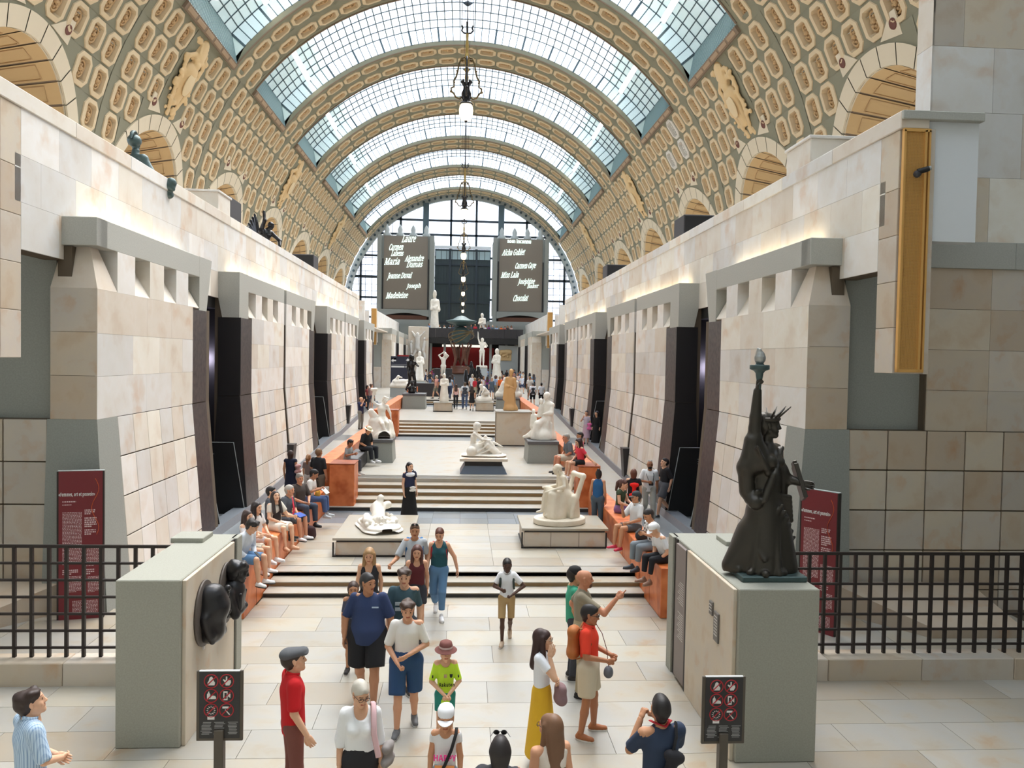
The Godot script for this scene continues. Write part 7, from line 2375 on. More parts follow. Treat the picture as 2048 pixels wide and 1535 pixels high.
func visitors_mid():
	var t: Node3D
	var ph := {"eL": V(0.23, 1.16, 0.1), "wL": V(0.06, 1.22, 0.32), "eR": V(-0.23, 1.16, 0.1), "wR": V(-0.06, 1.22, 0.32)}
	# left bench, from the near end
	t = sit("man in white long sleeves and denim shorts bent over his phone on the left bench", -4.15, 15.35, 0.97, 1.25, {"h": 1.72, "skin": c(0xdaa888), "top": [c(0xd8dee6), 1.9, 0.92, "long_sleeved_shirt"], "lean": 0.42, "hair": ["full", c(0x26201e)], "look": [0.1, -0.5], "bot": ["shorts", c(0x5a80a8), 0.95, 0.02], "shoes": [c(0xdedede), c(0x2a2a2c)], "hands": ["fist", "fist"]})
	held("phone", "phone in the hands of the man in white long sleeves", "phone", boxm(V(0.075, 0.15, 0.01), 0.003), M.black, t.transform * Transform3D(Basis(Vector3.RIGHT, -0.9), V(0.0, 1.02, 0.4)))
	t = sit("woman with brown hair and phone sitting behind the man in white sleeves", -4.2, 16.1, 0.97, 1.15, {"h": 1.62, "w": 0.86, "skin": c(SK1), "top": [c(0xe4e0e0), 0.7, 0.92, "white_top"], "hair": ["long", c(0x3a2824)], "look": [-0.2, 0.0], "bot": ["skirt", c(0xc8c0b0), 0.7], "shoes": [c(0xe4e4e4), c(0x2c2c2c)], "hands": ["fist", "fist"], "j": ph})
	t = sit("woman with long black hair and round face sitting third on the left bench", -4.25, 17.0, 0.97, 1.1, {"h": 1.64, "w": 0.86, "skin": c(SK1), "top": [c(0xdcd6d2), 0.7, 0.92, "pale_blouse"], "hair": ["long", c(0x241c1c)], "bot": ["shorts", c(0xd0d0d4), 0.8], "shoes": [c(0xe0e0e0), c(0xf0f0f0)]})
	t = sit("woman in cream dress with long dark hair raising her face, left bench", -4.15, 18.25, 0.97, 0.9, {"h": 1.68, "w": 0.88, "skin": c(0xe4b898), "top": [c(0xd8d2c6), 0.6, 0.92, "cream_dress_top"], "hair": ["longer", c(0x2c2220)], "look": [-0.3, 0.35], "bot": ["skirt", c(0xe4ddd0), 0.85], "shoes": [c(0xd4a888), c(0xc89878)], "j": {"eL": V(0.28, 1.14, 0.12), "wL": V(0.26, 1.16, 0.36)}})
	t = sit("black haired person seen just behind the woman in the cream dress", -4.4, 18.9, 0.97, 1.5, {"h": 1.66, "w": 0.95, "skin": c(SK1), "top": [c(0x4c5058), 0.9, 0.92, "shirt"], "hair": ["short", c(0x1e1a1a)], "bot": ["trousers", c(0x3a3c42), 1.9]})
	t = sit("grey haired man with red strap and pale shorts on the left bench", -4.1, 19.1, 0.97, 1.2, {"h": 1.7, "skin": c(0xd49878), "top": [c(0x5c6068), 0.9, 0.92, "grey_shirt"], "hair": ["short", c(0xb4aea6)], "bot": ["shorts", c(0x50545c), 0.95, 0.02], "shoes": [c(0xe6e6e8), c(0x30343c)], "lean": 0.15})
	strap("red_strap", t, [V(0.1, 1.5, 0.0), V(0.09, 1.42, 0.12), V(0.0, 1.15, 0.24), V(-0.1, 1.02, 0.26)], cmat(c(0xc82840)), 0.03)
	held("folded_map", "folded red and blue map on the grey haired man's knees", "map", boxm(V(0.28, 0.2, 0.02), 0.004), cmat(c(0x3c58a8)), t.transform * Transform3D(Basis(Vector3.RIGHT, -1.2), V(0.0, 1.04, 0.4)))
	t = sit("grey haired man in dark waistcoat sitting upright on the left bench", -4.1, 20.7, 0.97, 0.85, {"h": 1.76, "w": 1.02, "skin": c(0xd09474), "top": [c(0x48403c), 0.95, 0.92, "dark_shirt"], "hair": ["short", c(0x8c847c)], "look": [-0.2, -0.05], "bot": ["jeans", c(0x3c4658), 1.85], "shoes": [c(0x242428), c(0x202020)]})
	t = sit("dark haired reader in white and yellow with a booklet, end of the left bench", -4.05, 21.7, 0.97, 1.45, {"h": 1.72, "skin": c(0xb88060), "top": [c(0xe4e2de), 0.9, 0.92, "white_shirt"], "hair": ["short", c(0x221e1c)], "look": [0.0, -0.35], "bot": ["jeans", c(0x4c6290), 1.8], "shoes": [c(0xb8bcc0), c(0xd8d8d8)], "lean": 0.2, "j": ph})
	held("booklet", "open white booklet held by the reader on the left bench", "booklet", boxm(V(0.3, 0.2, 0.012), 0.003), M.print_white, t.transform * Transform3D(Basis(Vector3.RIGHT, -0.8), V(0.0, 1.16, 0.46)))
	var yb := held("yellow_bag", "yellow bag on the reader's lap", "bag", bag_mesh(V(0.26, 0.2, 0.12)), cmat(c(0xe0a840)), t.transform * Transform3D(Basis.IDENTITY, V(0.1, 1.06, 0.22)))
	held("rucksack", "dark red rucksack on the floor by the left bench", "backpack", bag_mesh(V(0.3, 0.34, 0.2)), cmat(c(0x3c2428)), Transform3D(Basis.IDENTITY, W(-3.72, T1 + 0.17, 20.2)))
	# standing at left above
	t = person("woman in navy sleeveless dress with mauve bag seen from behind", W(-5.2, ramp_y(24.9), 24.88), 3.0, "stand", {"h": 1.64, "w": 0.95, "skin": c(SK2), "top": [c(0x1c2036), 0.15, 0.92, "dress_top"], "hair": ["bob", c(0x3a2824)], "bot": ["skirt", c(0x1c2036), 0.95], "shoes": [c(0x30343c), c(0x404040)]})
	held("handbag", "mauve bag on the shoulder of the woman in navy", "bag", bag_mesh(V(0.3, 0.3, 0.12)), cmat(c(0xb88c88)), t.transform * Transform3D(Basis(Vector3.UP, 1.2), V(-0.26, 1.16, -0.06)))
	t = person("girl with tied brown hair and grey top beside the navy dress", W(-4.75, ramp_y(25.3), 25.35), 2.9, "stand", {"h": 1.45, "w": 0.85, "skin": c(SK1), "top": [c(0x7c706a), 0.7, 0.9, "grey_top"], "hair": ["pony", c(0x8a6440)], "bot": ["shorts", c(0xd0ccc6), 0.7]})
	t = person("man in black tee leaning on the orange end block, back view", W(-4.25, ramp_y(24.3), 24.3), 2.7, "stand", {"h": 1.8, "w": 1.05, "skin": c(SK2), "top": [c(0x1e2024), 0.95, 0.86, "black_tee"], "hair": ["crop", c(0x7a5c40)], "bot": ["trousers", c(0x6c6458), 2.0], "j": {"eL": V(0.3, 1.18, 0.06), "wL": V(0.34, 1.04, 0.26)}})
	t = person("woman in white and navy top and long black skirt on the first terrace", W(-1.4, T1, 22.32), 0.5, "stand", {"h": 1.68, "w": 0.86, "cell": 0.018, "skin": c(0xe2b496), "top": [c(0x262c4a), 0.4, 0.94, "navy_top"], "hair": ["pony", c(0x201a1a)], "look": [0.1, 0.0], "bot": ["skirt", c(0x161618), 1.85], "shoes": [c(0x1c1c1e), c(0x202020)]})
	var yk := MB.new()
	yk.ball(V(0, 1.4, 0.05), V(0.15, 0.07, 0.10), 12, 6)
	obj("white_yoke", yk.mesh(), cmat(c(0xe2e6ee)), t)
	strap("plait", t, [V(0.06, 1.6, -0.08), V(0.13, 1.5, -0.02), V(0.13, 1.4, 0.09), V(0.12, 1.25, 0.12)], cmat(c(0x201a1a), 0.55), 0.03)
	held("clutch_bag", "small white bag at the hip of the woman in the long black skirt", "bag", bag_mesh(V(0.22, 0.14, 0.06)), cmat(c(0xdcd8d4)), t.transform * Transform3D(Basis.IDENTITY, V(0.02, 1.0, 0.19)))
	# right side of the first terrace
	t = sit("woman in green vest with red hair slide reading on the right bench", 4.15, 20.5, 0.97, 0.9, {"h": 1.7, "w": 0.92, "skin": c(SK1), "top": [c(0x3c4c36), 0.3, 0.92, "green_vest"], "hair": ["pony", c(0x54342c)], "look": [0.2, -0.3], "bot": ["trousers", c(0x84608c), 1.9], "lean": 0.15, "j": {"eL": V(0.24, 1.16, 0.12), "wL": V(0.1, 1.06, 0.36), "eR": V(-0.24, 1.16, 0.12), "wR": V(-0.06, 1.06, 0.36)}})
	t = person("woman in blue tank top with hair bun leaning on the right bench", W(3.72, T1, 21.3), 2.7, "stand", {"h": 1.66, "w": 0.92, "skin": c(SK2), "top": [c(0x245a8c), 0.0, 0.92, "blue_tank"], "hair": ["bun", c(0x241c1c)], "bot": ["jeans", c(0x4a5866), 1.9], "lean": 0.1})
	t = person("woman in black dress with reddish hair behind the green vest", W(4.75, T1, 21.6), 2.9, "stand", {"h": 1.66, "w": 0.95, "skin": c(SK1), "top": [c(0x1e1c20), 0.5, 0.9, "black_top"], "hair": ["bob", c(0x6a4030)], "bot": ["skirt", c(0x1a1a1c), 1.2]})
	held("red_bag", "bright red drawstring bag on the back of the woman in black", "bag", bag_mesh(V(0.3, 0.42, 0.12)), cmat(c(0xf02018)), t.transform * Transform3D(Basis.IDENTITY, V(-0.03, 1.16, -0.18)))
	t = person("bearded man in white tee with a camera round his neck", W(5.46, T1, 22.7), -0.15, "walk", {"h": 1.76, "skin": c(0x9c6a4c), "top": [c(0xe8eaec), 0.9, 0.86, "white_tee"], "hair": ["bald"], "glasses": ["top", c(0xc8ccd0), 1], "bot": ["trousers", c(0xa8a8a0), 1.9], "hands": ["relaxed", "fist"], "j": {"eR": V(-0.27, 1.16, 0.02), "wR": V(-0.06, 1.16, 0.22)}})
	var bd := MB.new()
	bd.ball(V(0, -0.075, 0.05), V(0.06, 0.05, 0.055), 10, 6)
	var bo := obj("beard", bd.mesh(), cmat(c(0x2a2220)), t)
	bo.position = V(0, 1.62, 0.015)
	var cm := held("camera", "black camera on the chest of the man in the white tee", "camera", boxm(V(0.13, 0.09, 0.07), 0.012), M.black, t.transform * Transform3D(Basis.IDENTITY, V(0.03, 1.1, 0.19)))
	strap("strap", cm, [V(0.05, 0.04, 0), V(0.08, 0.25, -0.08), V(0.06, 0.38, -0.2)], M.black, 0.01)
	strap("strap", cm, [V(-0.05, 0.04, 0), V(-0.13, 0.25, -0.08), V(-0.1, 0.38, -0.2)], M.black, 0.01)
	t = person("young man in black tee and grey shorts walking left out of the opening", W(6.05, T1, 23.3), -1.35, "walk", {"h": 1.75, "w": 0.98, "skin": c(SK1), "top": [c(0x1c1c20), 0.95, 0.84, "black_tee"], "hair": ["short", c(0x1e1a1a)], "look": [0.0, 0.25], "bot": ["shorts", c(0x54565c), 0.8, 0.03], "shoes": [c(0x3a3c40), c(0xe8e8e8)]})
	t = sit("man in black cap and white shirt with red sneakers on the right bench", 4.1, 18.3, 0.97, -1.2, {"h": 1.74, "skin": c(SK2), "top": [c(0xdcdedf), 0.9, 0.92, "white_shirt"], "collar": true, "hair": ["crop", c(0x2a2422)], "hat": ["cap", c(0x3c4044)], "look": [-0.15, 0.0], "bot": ["shorts", c(0x54565a), 0.75], "shoes": [c(0xc02c48), c(0xe8e8e8)], "hands": ["fist", "flat"], "j": {"eR": V(-0.22, 1.16, 0.2), "wR": V(-0.12, 1.36, 0.3)}})
	for s in ["L", "R"]: pass
	t = sit("person in black and white patterned shirt and grey trousers using a phone, right bench", 4.1, 16.45, 0.97, -1.25, {"h": 1.7, "w": 0.95, "skin": c(SK2), "top": [c(0xe8e8e8), 0.8, 0.92, "patterned_shirt"], "top_mat": check_mat(c(0xf0f0f0), c(0x18181a), "checks"), "hair": ["short", c(0x2a2424)], "look": [0.0, -0.4], "bot": ["trousers", c(0x7c868e), 1.7], "shoes": [c(0x3a4048), c(0x40444a)], "lean": 0.25, "hands": ["fist", "fist"], "j": ph})
	held("phone", "phone held by the person in the patterned shirt", "phone", boxm(V(0.075, 0.15, 0.01), 0.003), M.black, t.transform * Transform3D(Basis(Vector3.RIGHT, -0.9), V(0.0, 1.28, 0.42)))
	held("black_bag", "black bag lying on the right bench", "bag", bag_mesh(V(0.34, 0.22, 0.2)), cmat(c(0x2a2c30)), Transform3D(Basis.IDENTITY, W(4.05, 0.97 + 0.1, 17.3)))
	t = sit("woman in white striped blouse and black trousers bending down, near end of the right bench", 4.1, 15.45, 0.97, -1.2, {"h": 1.66, "w": 0.9, "skin": c(SK1), "top": [c(0xe6e8ec), 0.8, 0.92, "white_blouse"], "hair": ["crop", c(0xd8d8d8)], "hat": ["cap", c(0xf2f2f4)], "look": [0.0, -0.5], "bot": ["trousers", c(0x1c1e24), 1.7], "shoes": [c(0x8a6a58), c(0x9a8a7a)], "lean": 0.5, "hands": ["fist", "fist"]})
	# second terrace
	t = sit("man in black with a straw hat sitting on the slate slab at left", -3.55, 29.7, 1.45, 0.95, {"h": 1.76, "w": 1.1, "belly": 0.05, "skin": c(SK2), "top": [c(0x18181a), 0.9, 0.9, "black_tee"], "hair": ["crop", c(0x2a2422)], "hat": ["straw", c(0xe8e0c4), c(0xd0c4a0)], "look": [0.2, -0.45], "bot": ["trousers", c(0x1c2026), 1.9], "shoes": [c(0xe0e0e2), c(0xf0f0f0)], "lean": 0.3, "cell": 0.023})
	t = sit("child with sunglasses in grey and maroon shirt reading behind the orange block", -3.6, 25.6, 1.5, 1.2, {"h": 1.5, "w": 0.9, "skin": c(SK3), "top": [c(0x9aa2a6), 0.9, 0.92, "grey_shirt"], "hair": ["short", c(0x241e1e)], "glasses": ["top", c(0x202020), 1], "look": [0.0, -0.4], "bot": ["trousers", c(0x42464e), 1.9], "lean": 0.2, "shoes": [c(0xb8b4ae), c(0xd0d0d0)], "cell": 0.023, "j": ph})
	t = sit("person with bent knees half hidden behind the white marble man", -3.4, 33.2, 1.62, 1.2, {"h": 1.7, "skin": c(SK1), "top": [c(0x2c2e34), 0.8, 0.92, "dark_shirt"], "hair": ["short", c(0x241c1a)], "bot": ["trousers", c(0x6e727a), 1.9], "shoes": [c(0xe2e2e4), c(0xd8d8d8)], "cell": 0.025})
	t = person("bald man in dark blue shirt photographing at the left wall", W(-5.34, ramp_y(43.0), 43.08), 1.0, "stand", {"h": 1.74, "skin": c(SK1), "top": [c(0x22284a), 0.8, 0.86, "dark_shirt"], "hair": ["bald"], "bot": ["trousers", c(0x8a867c), 2.0], "cell": 0.026, "fine": false, "j": {"eR": V(-0.2, 1.3, 0.2), "wR": V(-0.08, 1.55, 0.25), "eL": V(0.2, 1.25, 0.2), "wL": V(0.08, 1.4, 0.3)}})
	t = person("woman in lilac skirt with pink bag at the second right opening", W(6.0, ramp_y(37.9), 37.97), -0.5, "stand", {"h": 1.62, "w": 0.9, "skin": c(SK1), "top": [c(0xcac4d4), 0.7, 0.92, "lilac_top"], "hair": ["pony", c(0x2a2020)], "bot": ["skirt", c(0xccb0c0), 1.4], "cell": 0.026, "fine": false, "j": {"eR": V(-0.26, 1.2, 0.1), "wR": V(-0.1, 1.42, 0.2)}})
	held("pink_bag", "pink bag carried by the woman in lilac", "bag", bag_mesh(V(0.3, 0.36, 0.14)), cmat(c(0xe06ca8)), t.transform * Transform3D(Basis.IDENTITY, V(0.22, 0.95, 0.12)))
	t = person("woman all in black beside the woman in lilac", W(6.4, ramp_y(37.4), 37.43), -0.7, "stand", {"h": 1.66, "w": 0.9, "skin": c(SK1), "top": [c(0x161618), 1.8, 0.92, "black_top"], "hair": ["long", c(0x1c1818)], "bot": ["skirt", c(0x141416), 1.8], "cell": 0.026, "fine": false})
	t = sit("grey haired man in grey tee and pale shorts on the second right bench", 3.6, 25.95, 1.62, -1.35, {"h": 1.76, "w": 1.05, "skin": c(0xd08e70), "top": [c(0x6a7078), 0.9, 0.92, "grey_tee"], "hair": ["crop", c(0x9c968e)], "bot": ["shorts", c(0xc8bca8), 0.9], "shoes": [c(0x3a3634), c(0x504c48)], "lean": 0.25, "cell": 0.022})
	t = sit("person in pink tee behind the grey haired man on the right", 4.0, 26.6, 1.62, -1.35, {"h": 1.7, "skin": c(SK2), "top": [c(0xe07c8c), 0.9, 0.92, "pink_tee"], "hair": ["short", c(0x2a2220)], "bot": ["shorts", c(0x40444c), 0.9], "cell": 0.025})
	t = sit("woman in coral red tee resting a hand on the orange end block", 3.75, 24.6, 1.64, -1.3, {"h": 1.66, "w": 0.9, "skin": c(SK1), "top": [c(0xe84050), 0.7, 0.94, "coral_tee"], "hair": ["longer", c(0x3a2624)], "look": [0.0, -0.2], "bot": ["shorts", c(0x1c1c20), 0.6], "shoes": [c(0xe8e8ea), c(0xe0e0e0)], "lean": 0.15, "cell": 0.022, "j": {"eL": V(0.3, 1.16, -0.1), "wL": V(0.45, 1.02, -0.22)}})

# small figures far down the nave: a few bodies are made once, then copied with clothes of other colours
func recolour(src: Node3D, label: String, at: Vector3, yaw: float, h: float, cols: Array, group: String) -> Node3D:
	var n: Node3D = src.duplicate()
	n.name = "person"
	add_child(n, true)
	n.position = at
	n.rotation.y = yaw
	var sc := h / 1.75
	n.scale = Vector3(sc, sc, sc)
	tag(n, label, "person", group)
	var k := 0
	for ch in n.get_children():
		var nm := String(ch.name)
		if nm == "shirt": ch.material_override = cmat(cols[0])
		elif nm in ["trousers", "shorts", "skirt"]: ch.material_override = cmat(cols[1])
		elif nm == "hair": ch.material_override = cmat(cols[2], 0.6)
		elif nm == "body" and cols.size() > 3: ch.material_override = skin(cols[3])
	return n

func crowd():
	var P := []
	var lo := {"cell": 0.034, "fine": false, "top": [c(0x808080), 0.8, 0.86]}
	var mk := func(pose: String, d: Dictionary, label: String, at: Vector3, yaw: float, group := "") -> Node3D:
		var o := lo.duplicate()
		o.merge(d, true)
		return person(label, at, yaw, pose, o, group)
	# the trio walking away with a backpack
	var a: Node3D = mk.call("walk", {"h": 1.8, "w": 1.08, "top": [c(0xd8dade), 0.9, 0.86], "bot": ["trousers", c(0x4c5c7c), 2.0], "hair": ["short", c(0x5a4838)], "hat": ["cap", c(0x3c3c40)]}, "man in white tee and jeans with a dark backpack walking away in mid nave", W(0.23, T3, 53.5), PI)
	backpack(a, "dark backpack with grey badge on the man walking away", c(0x3a3e48), V(0.36, 0.46, 0.2), V(0, 1.22, -0.22), false)
	var w: Node3D = mk.call("walk", {"h": 1.65, "w": 0.88, "top": [c(0xe0b4b0), 0.4, 0.92], "bot": ["trousers", c(0x24262c), 2.0], "hair": ["long", c(0x4a342a)]}, "woman in pink top and black trousers left of the man with the backpack", W(-0.37, T3, 53.75), PI)
	var s: Node3D = mk.call("walk", {"h": 1.6, "w": 0.88, "top": [c(0x1c1c20), 0.4, 0.92], "bot": ["skirt", c(0x1c1c20), 0.8], "hair": ["long", c(0x3a2c26)]}, "woman in short black dress right of the man with the backpack", W(0.68, T3, 51.9), PI)
	var b: Node3D = mk.call("walk", {"h": 1.78, "top": [c(0xe4e8f0), 0.8, 0.86], "bot": ["shorts", c(0x1e1e22), 0.9], "hair": ["short", c(0x6a6868)]}, "man in white tee and black shorts with a black bag on his back, right side", W(5.09, ramp_y(56.9), 56.93), PI)
	backpack(b, "black bag on the back of the man in white at right", c(0x22242c), V(0.3, 0.42, 0.16), V(0, 1.16, -0.2), false)
	recolour(b, "boy in white tee and black shorts beside the man with the black bag", W(5.89, ramp_y(58.8), 58.81), PI - 0.1, 1.7, [c(0xe2e6ec), c(0x1c1c20), c(0x221c1c)], "")
	var e: Node3D = mk.call("stand", {"h": 1.6, "w": 0.9, "top": [c(0x8c3c40), 0.6, 0.9], "bot": ["trousers", c(0x30323a), 2.0], "hair": ["bob", c(0x3a2c28)]}, "woman in dark red at the far left opening", W(-6.05, ramp_y(52), 52.0), 1.2)
	var f: Node3D = mk.call("stand", {"h": 1.74, "top": [c(0xe0b8b0), 0.9, 0.86], "bot": ["shorts", c(0x5c6478), 0.9], "hair": ["crop", c(0x6a5040)]}, "man in pale pink tee at the far left opening", W(-5.75, ramp_y(51.6), 51.5), 2.4)
	# the crowd on the last terrace
	var tops := [0xd8dce4, 0x9ab4d8, 0xc02838, 0xe8e4dc, 0x2c2e36, 0x88448a, 0xd89c90, 0x7088a8, 0xf0702c, 0x222226, 0xb8c8dc, 0xe0c0b8, 0x586878, 0x304060, 0xd4d0c8, 0xa8343c, 0xe8e8ec, 0x4c7088]
	var tn := ["white", "sky blue", "red", "cream", "black", "purple", "salmon", "steel blue", "orange", "black", "pale blue", "rose", "slate", "navy", "beige", "crimson", "white", "teal"]
	var bots := [0x2a2c34, 0x4c5c7c, 0x8a8678, 0x1c1c20, 0x5c6478, 0xb0a890, 0x34405c]
	var bn := ["black", "blue denim", "khaki", "black", "grey blue", "sand", "navy"]
	var hs := [0x3a2c26, 0x241c1c, 0x6a4c38, 0x9c8058, 0x54403a, 0xb0a898]
	var hn := ["brown haired", "black haired", "light brown haired", "blond", "dark haired", "grey haired"]
	var src := [a, w, s, b, e, f]
	var lows := ["trousers", "trousers", "skirt", "shorts", "trousers", "shorts"]
	rng.seed = 99
	var spots := [[-1.27, 61.0, 1.65], [-0.86, 59.5, 1.72], [-0.78, 67.5, 1.68], [-1.86, 59.5, 1.73], [-1.52, 59.5, 1.74], [0.99, 59.5, 1.61], [1.30, 60.1, 1.60], [1.59, 59.5, 1.78], [2.03, 63.0, 1.66], [2.25, 59.5, 1.65], [2.55, 59.5, 1.82], [2.96, 61.9, 1.70], [3.49, 66.2, 1.78], [4.19, 62.9, 1.70], [5.42, 77.1, 1.74], [5.34, 70.8, 1.63], [6.40, 87.8, 1.74], [5.09, 59.5, 1.79], [6.40, 83.4, 1.72], [6.40, 75.2, 1.76], [6.40, 71.0, 1.75], [6.40, 98.0, 1.61], [6.40, 98.0, 1.77], [6.01, 98.0, 1.73], [5.51, 98.0, 1.67], [4.90, 98.0, 1.61], [4.42, 98.0, 1.79], [3.80, 98.0, 1.70], [3.19, 98.0, 1.76], [2.61, 94.5, 1.79], [2.09, 98.0, 1.76], [1.48, 98.0, 1.80], [0.86, 98.0, 1.69], [0.38, 98.0, 1.78], [-0.11, 98.0, 1.70], [-0.59, 98.0, 1.81], [-1.09, 98.0, 1.79], [-1.57, 98.0, 1.62], [-2.06, 98.0, 1.63], [-2.54, 98.0, 1.65], [-3.04, 98.0, 1.81], [-3.51, 98.0, 1.70], [-3.04, 76.9, 1.74], [-4.20, 94.5, 1.67], [-3.34, 96.0, 1.71], [-2.74, 96.0, 1.68], [1.32, 96.0, 1.68], [1.86, 96.0, 1.73], [2.33, 96.0, 1.73], [-0.20, 90.1, 1.80], [0.57, 80.2, 1.75], [0.84, 62.9, 1.80]]
	var deg := ["in front", "further back"]
	var k := 0
	for q in spots:
		var h: float = q[2]
		var p := W(q[0], T4, q[1])
		var i: int = k % 6
		var ti := (k * 7 + 3) % tops.size()
		var bi := (k * 5 + 1) % bots.size()
		var hi := (k * 11 + 2) % hs.size()
		recolour(src[i], "%s figure in %s top and %s %s in the far crowd" % [hn[hi], tn[ti], bn[bi], lows[i]], p, PI + rng.randf_range(-1.2, 1.2) if rng.randf() < 0.7 else rng.randf_range(-1.5, 1.5), h, [c(tops[ti]), c(bots[bi]), c(hs[hi]), c([SK1, SK2, SK3][k % 3])], "visitors in the far crowd")
		k += 1
	# people behind the balcony rail
	for x in [-4.2, -2.9, -2.3, -1.6, -1.2, 0.3, 1.1, 1.6, 2.4, 2.9, 3.3, 3.8, 4.3, 4.9, 5.4, 5.7, 6.2]:
		var i: int = k % 6
		var ti := (k * 7 + 3) % tops.size()
		var hi := (k * 11 + 2) % hs.size()
		recolour(src[i], "%s figure in %s top behind the black balcony rail" % [hn[hi], tn[ti]], W(x, 7.4, 101.0 + rng.randf() * 1.0), rng.randf_range(-1.0, 1.0), rng.randf_range(1.62, 1.82), [c(tops[ti]), c(bots[k % bots.size()]), c(hs[hi]), c([SK1, SK2, SK3][k % 3])], "visitors on the far balcony")
		k += 1

# ---------------------------------------------------------------- sculpture
func caps(F: Field, L: Array, k := 0.04):
	for q in L: F.cap(V(q[0], q[1], q[2]), V(q[3], q[4], q[5]), q[6], q[7], k)

func nude(F: Field, J: Dictionary, w := 1.0, legs := true):
	F.cap(J.pel, J.wai, 0.135 * w, 0.115 * w, 0.06, 0, V(0, 0, 1), 0.8)
	F.cap(J.wai, J.che, 0.12 * w, 0.15 * w, 0.06, 0, V(0, 0, 1), 0.78)
	F.cap(J.che, J.nek, 0.14 * w, 0.065, 0.06, 0, V(0, 0, 1), 0.75)
	F.cap(J.sL, J.sR, 0.068, 0.068, 0.05)
	F.cap(J.nek, J.nek.lerp(J.hed, 0.5), 0.06, 0.058, 0.03)
	F.cap(J.hL, J.hR, 0.11 * w, 0.11 * w, 0.06)
	for s in ["L", "R"]:
		F.cap(J["s" + s], J["e" + s], 0.06, 0.047, 0.03)
		F.cap(J["e" + s], J["w" + s], 0.047, 0.033, 0.015)
		F.cap(J["w" + s], J["w" + s] + (J["w" + s] - J["e" + s]).normalized() * 0.14, 0.035, 0.022, 0.015)
		if legs:
			F.cap(J["h" + s], J["k" + s], 0.095 * w, 0.062, 0.025)
			F.cap(J["k" + s], J["k" + s].lerp(J["a" + s], 0.4), 0.06, 0.063, 0.02)
			F.cap(J["k" + s].lerp(J["a" + s], 0.4), J["a" + s], 0.063, 0.04, 0.02)
			F.cap(J["a" + s] + V(0, -0.03, 0), J["a" + s] + V(0, -0.05, 0.14), 0.045, 0.03, 0.02)

func sculpt_head(b: MB, J: Dictionary, yaw: float, pitch: float, k := 1.0, roll := 0.0, hairdo := ""):
	var t := Transform3D(look_basis(yaw, pitch, roll).scaled(V(k, k, k)), J.hed)
	b.add(head_mesh(), t)
	if hairdo:
		if not cache.has("hair_" + hairdo):
			var tmp := Node3D.new()
			hair(tmp, Transform3D.IDENTITY, [hairdo, Color.WHITE])
			tmp.free()
		b.add(cache["hair_" + hairdo], t)

func statue(called: String, label: String, at: Vector3, yaw: float, group := "") -> Node3D:
	return thing(called, label, "statue", at, yaw, group)

func place(F: Field, wob := 0.0, freq := 6.0, sd := 1, stretch := 0.3) -> MB:
	var b := MB.new()
	F.into(b, wob, freq, sd, stretch)
	return b

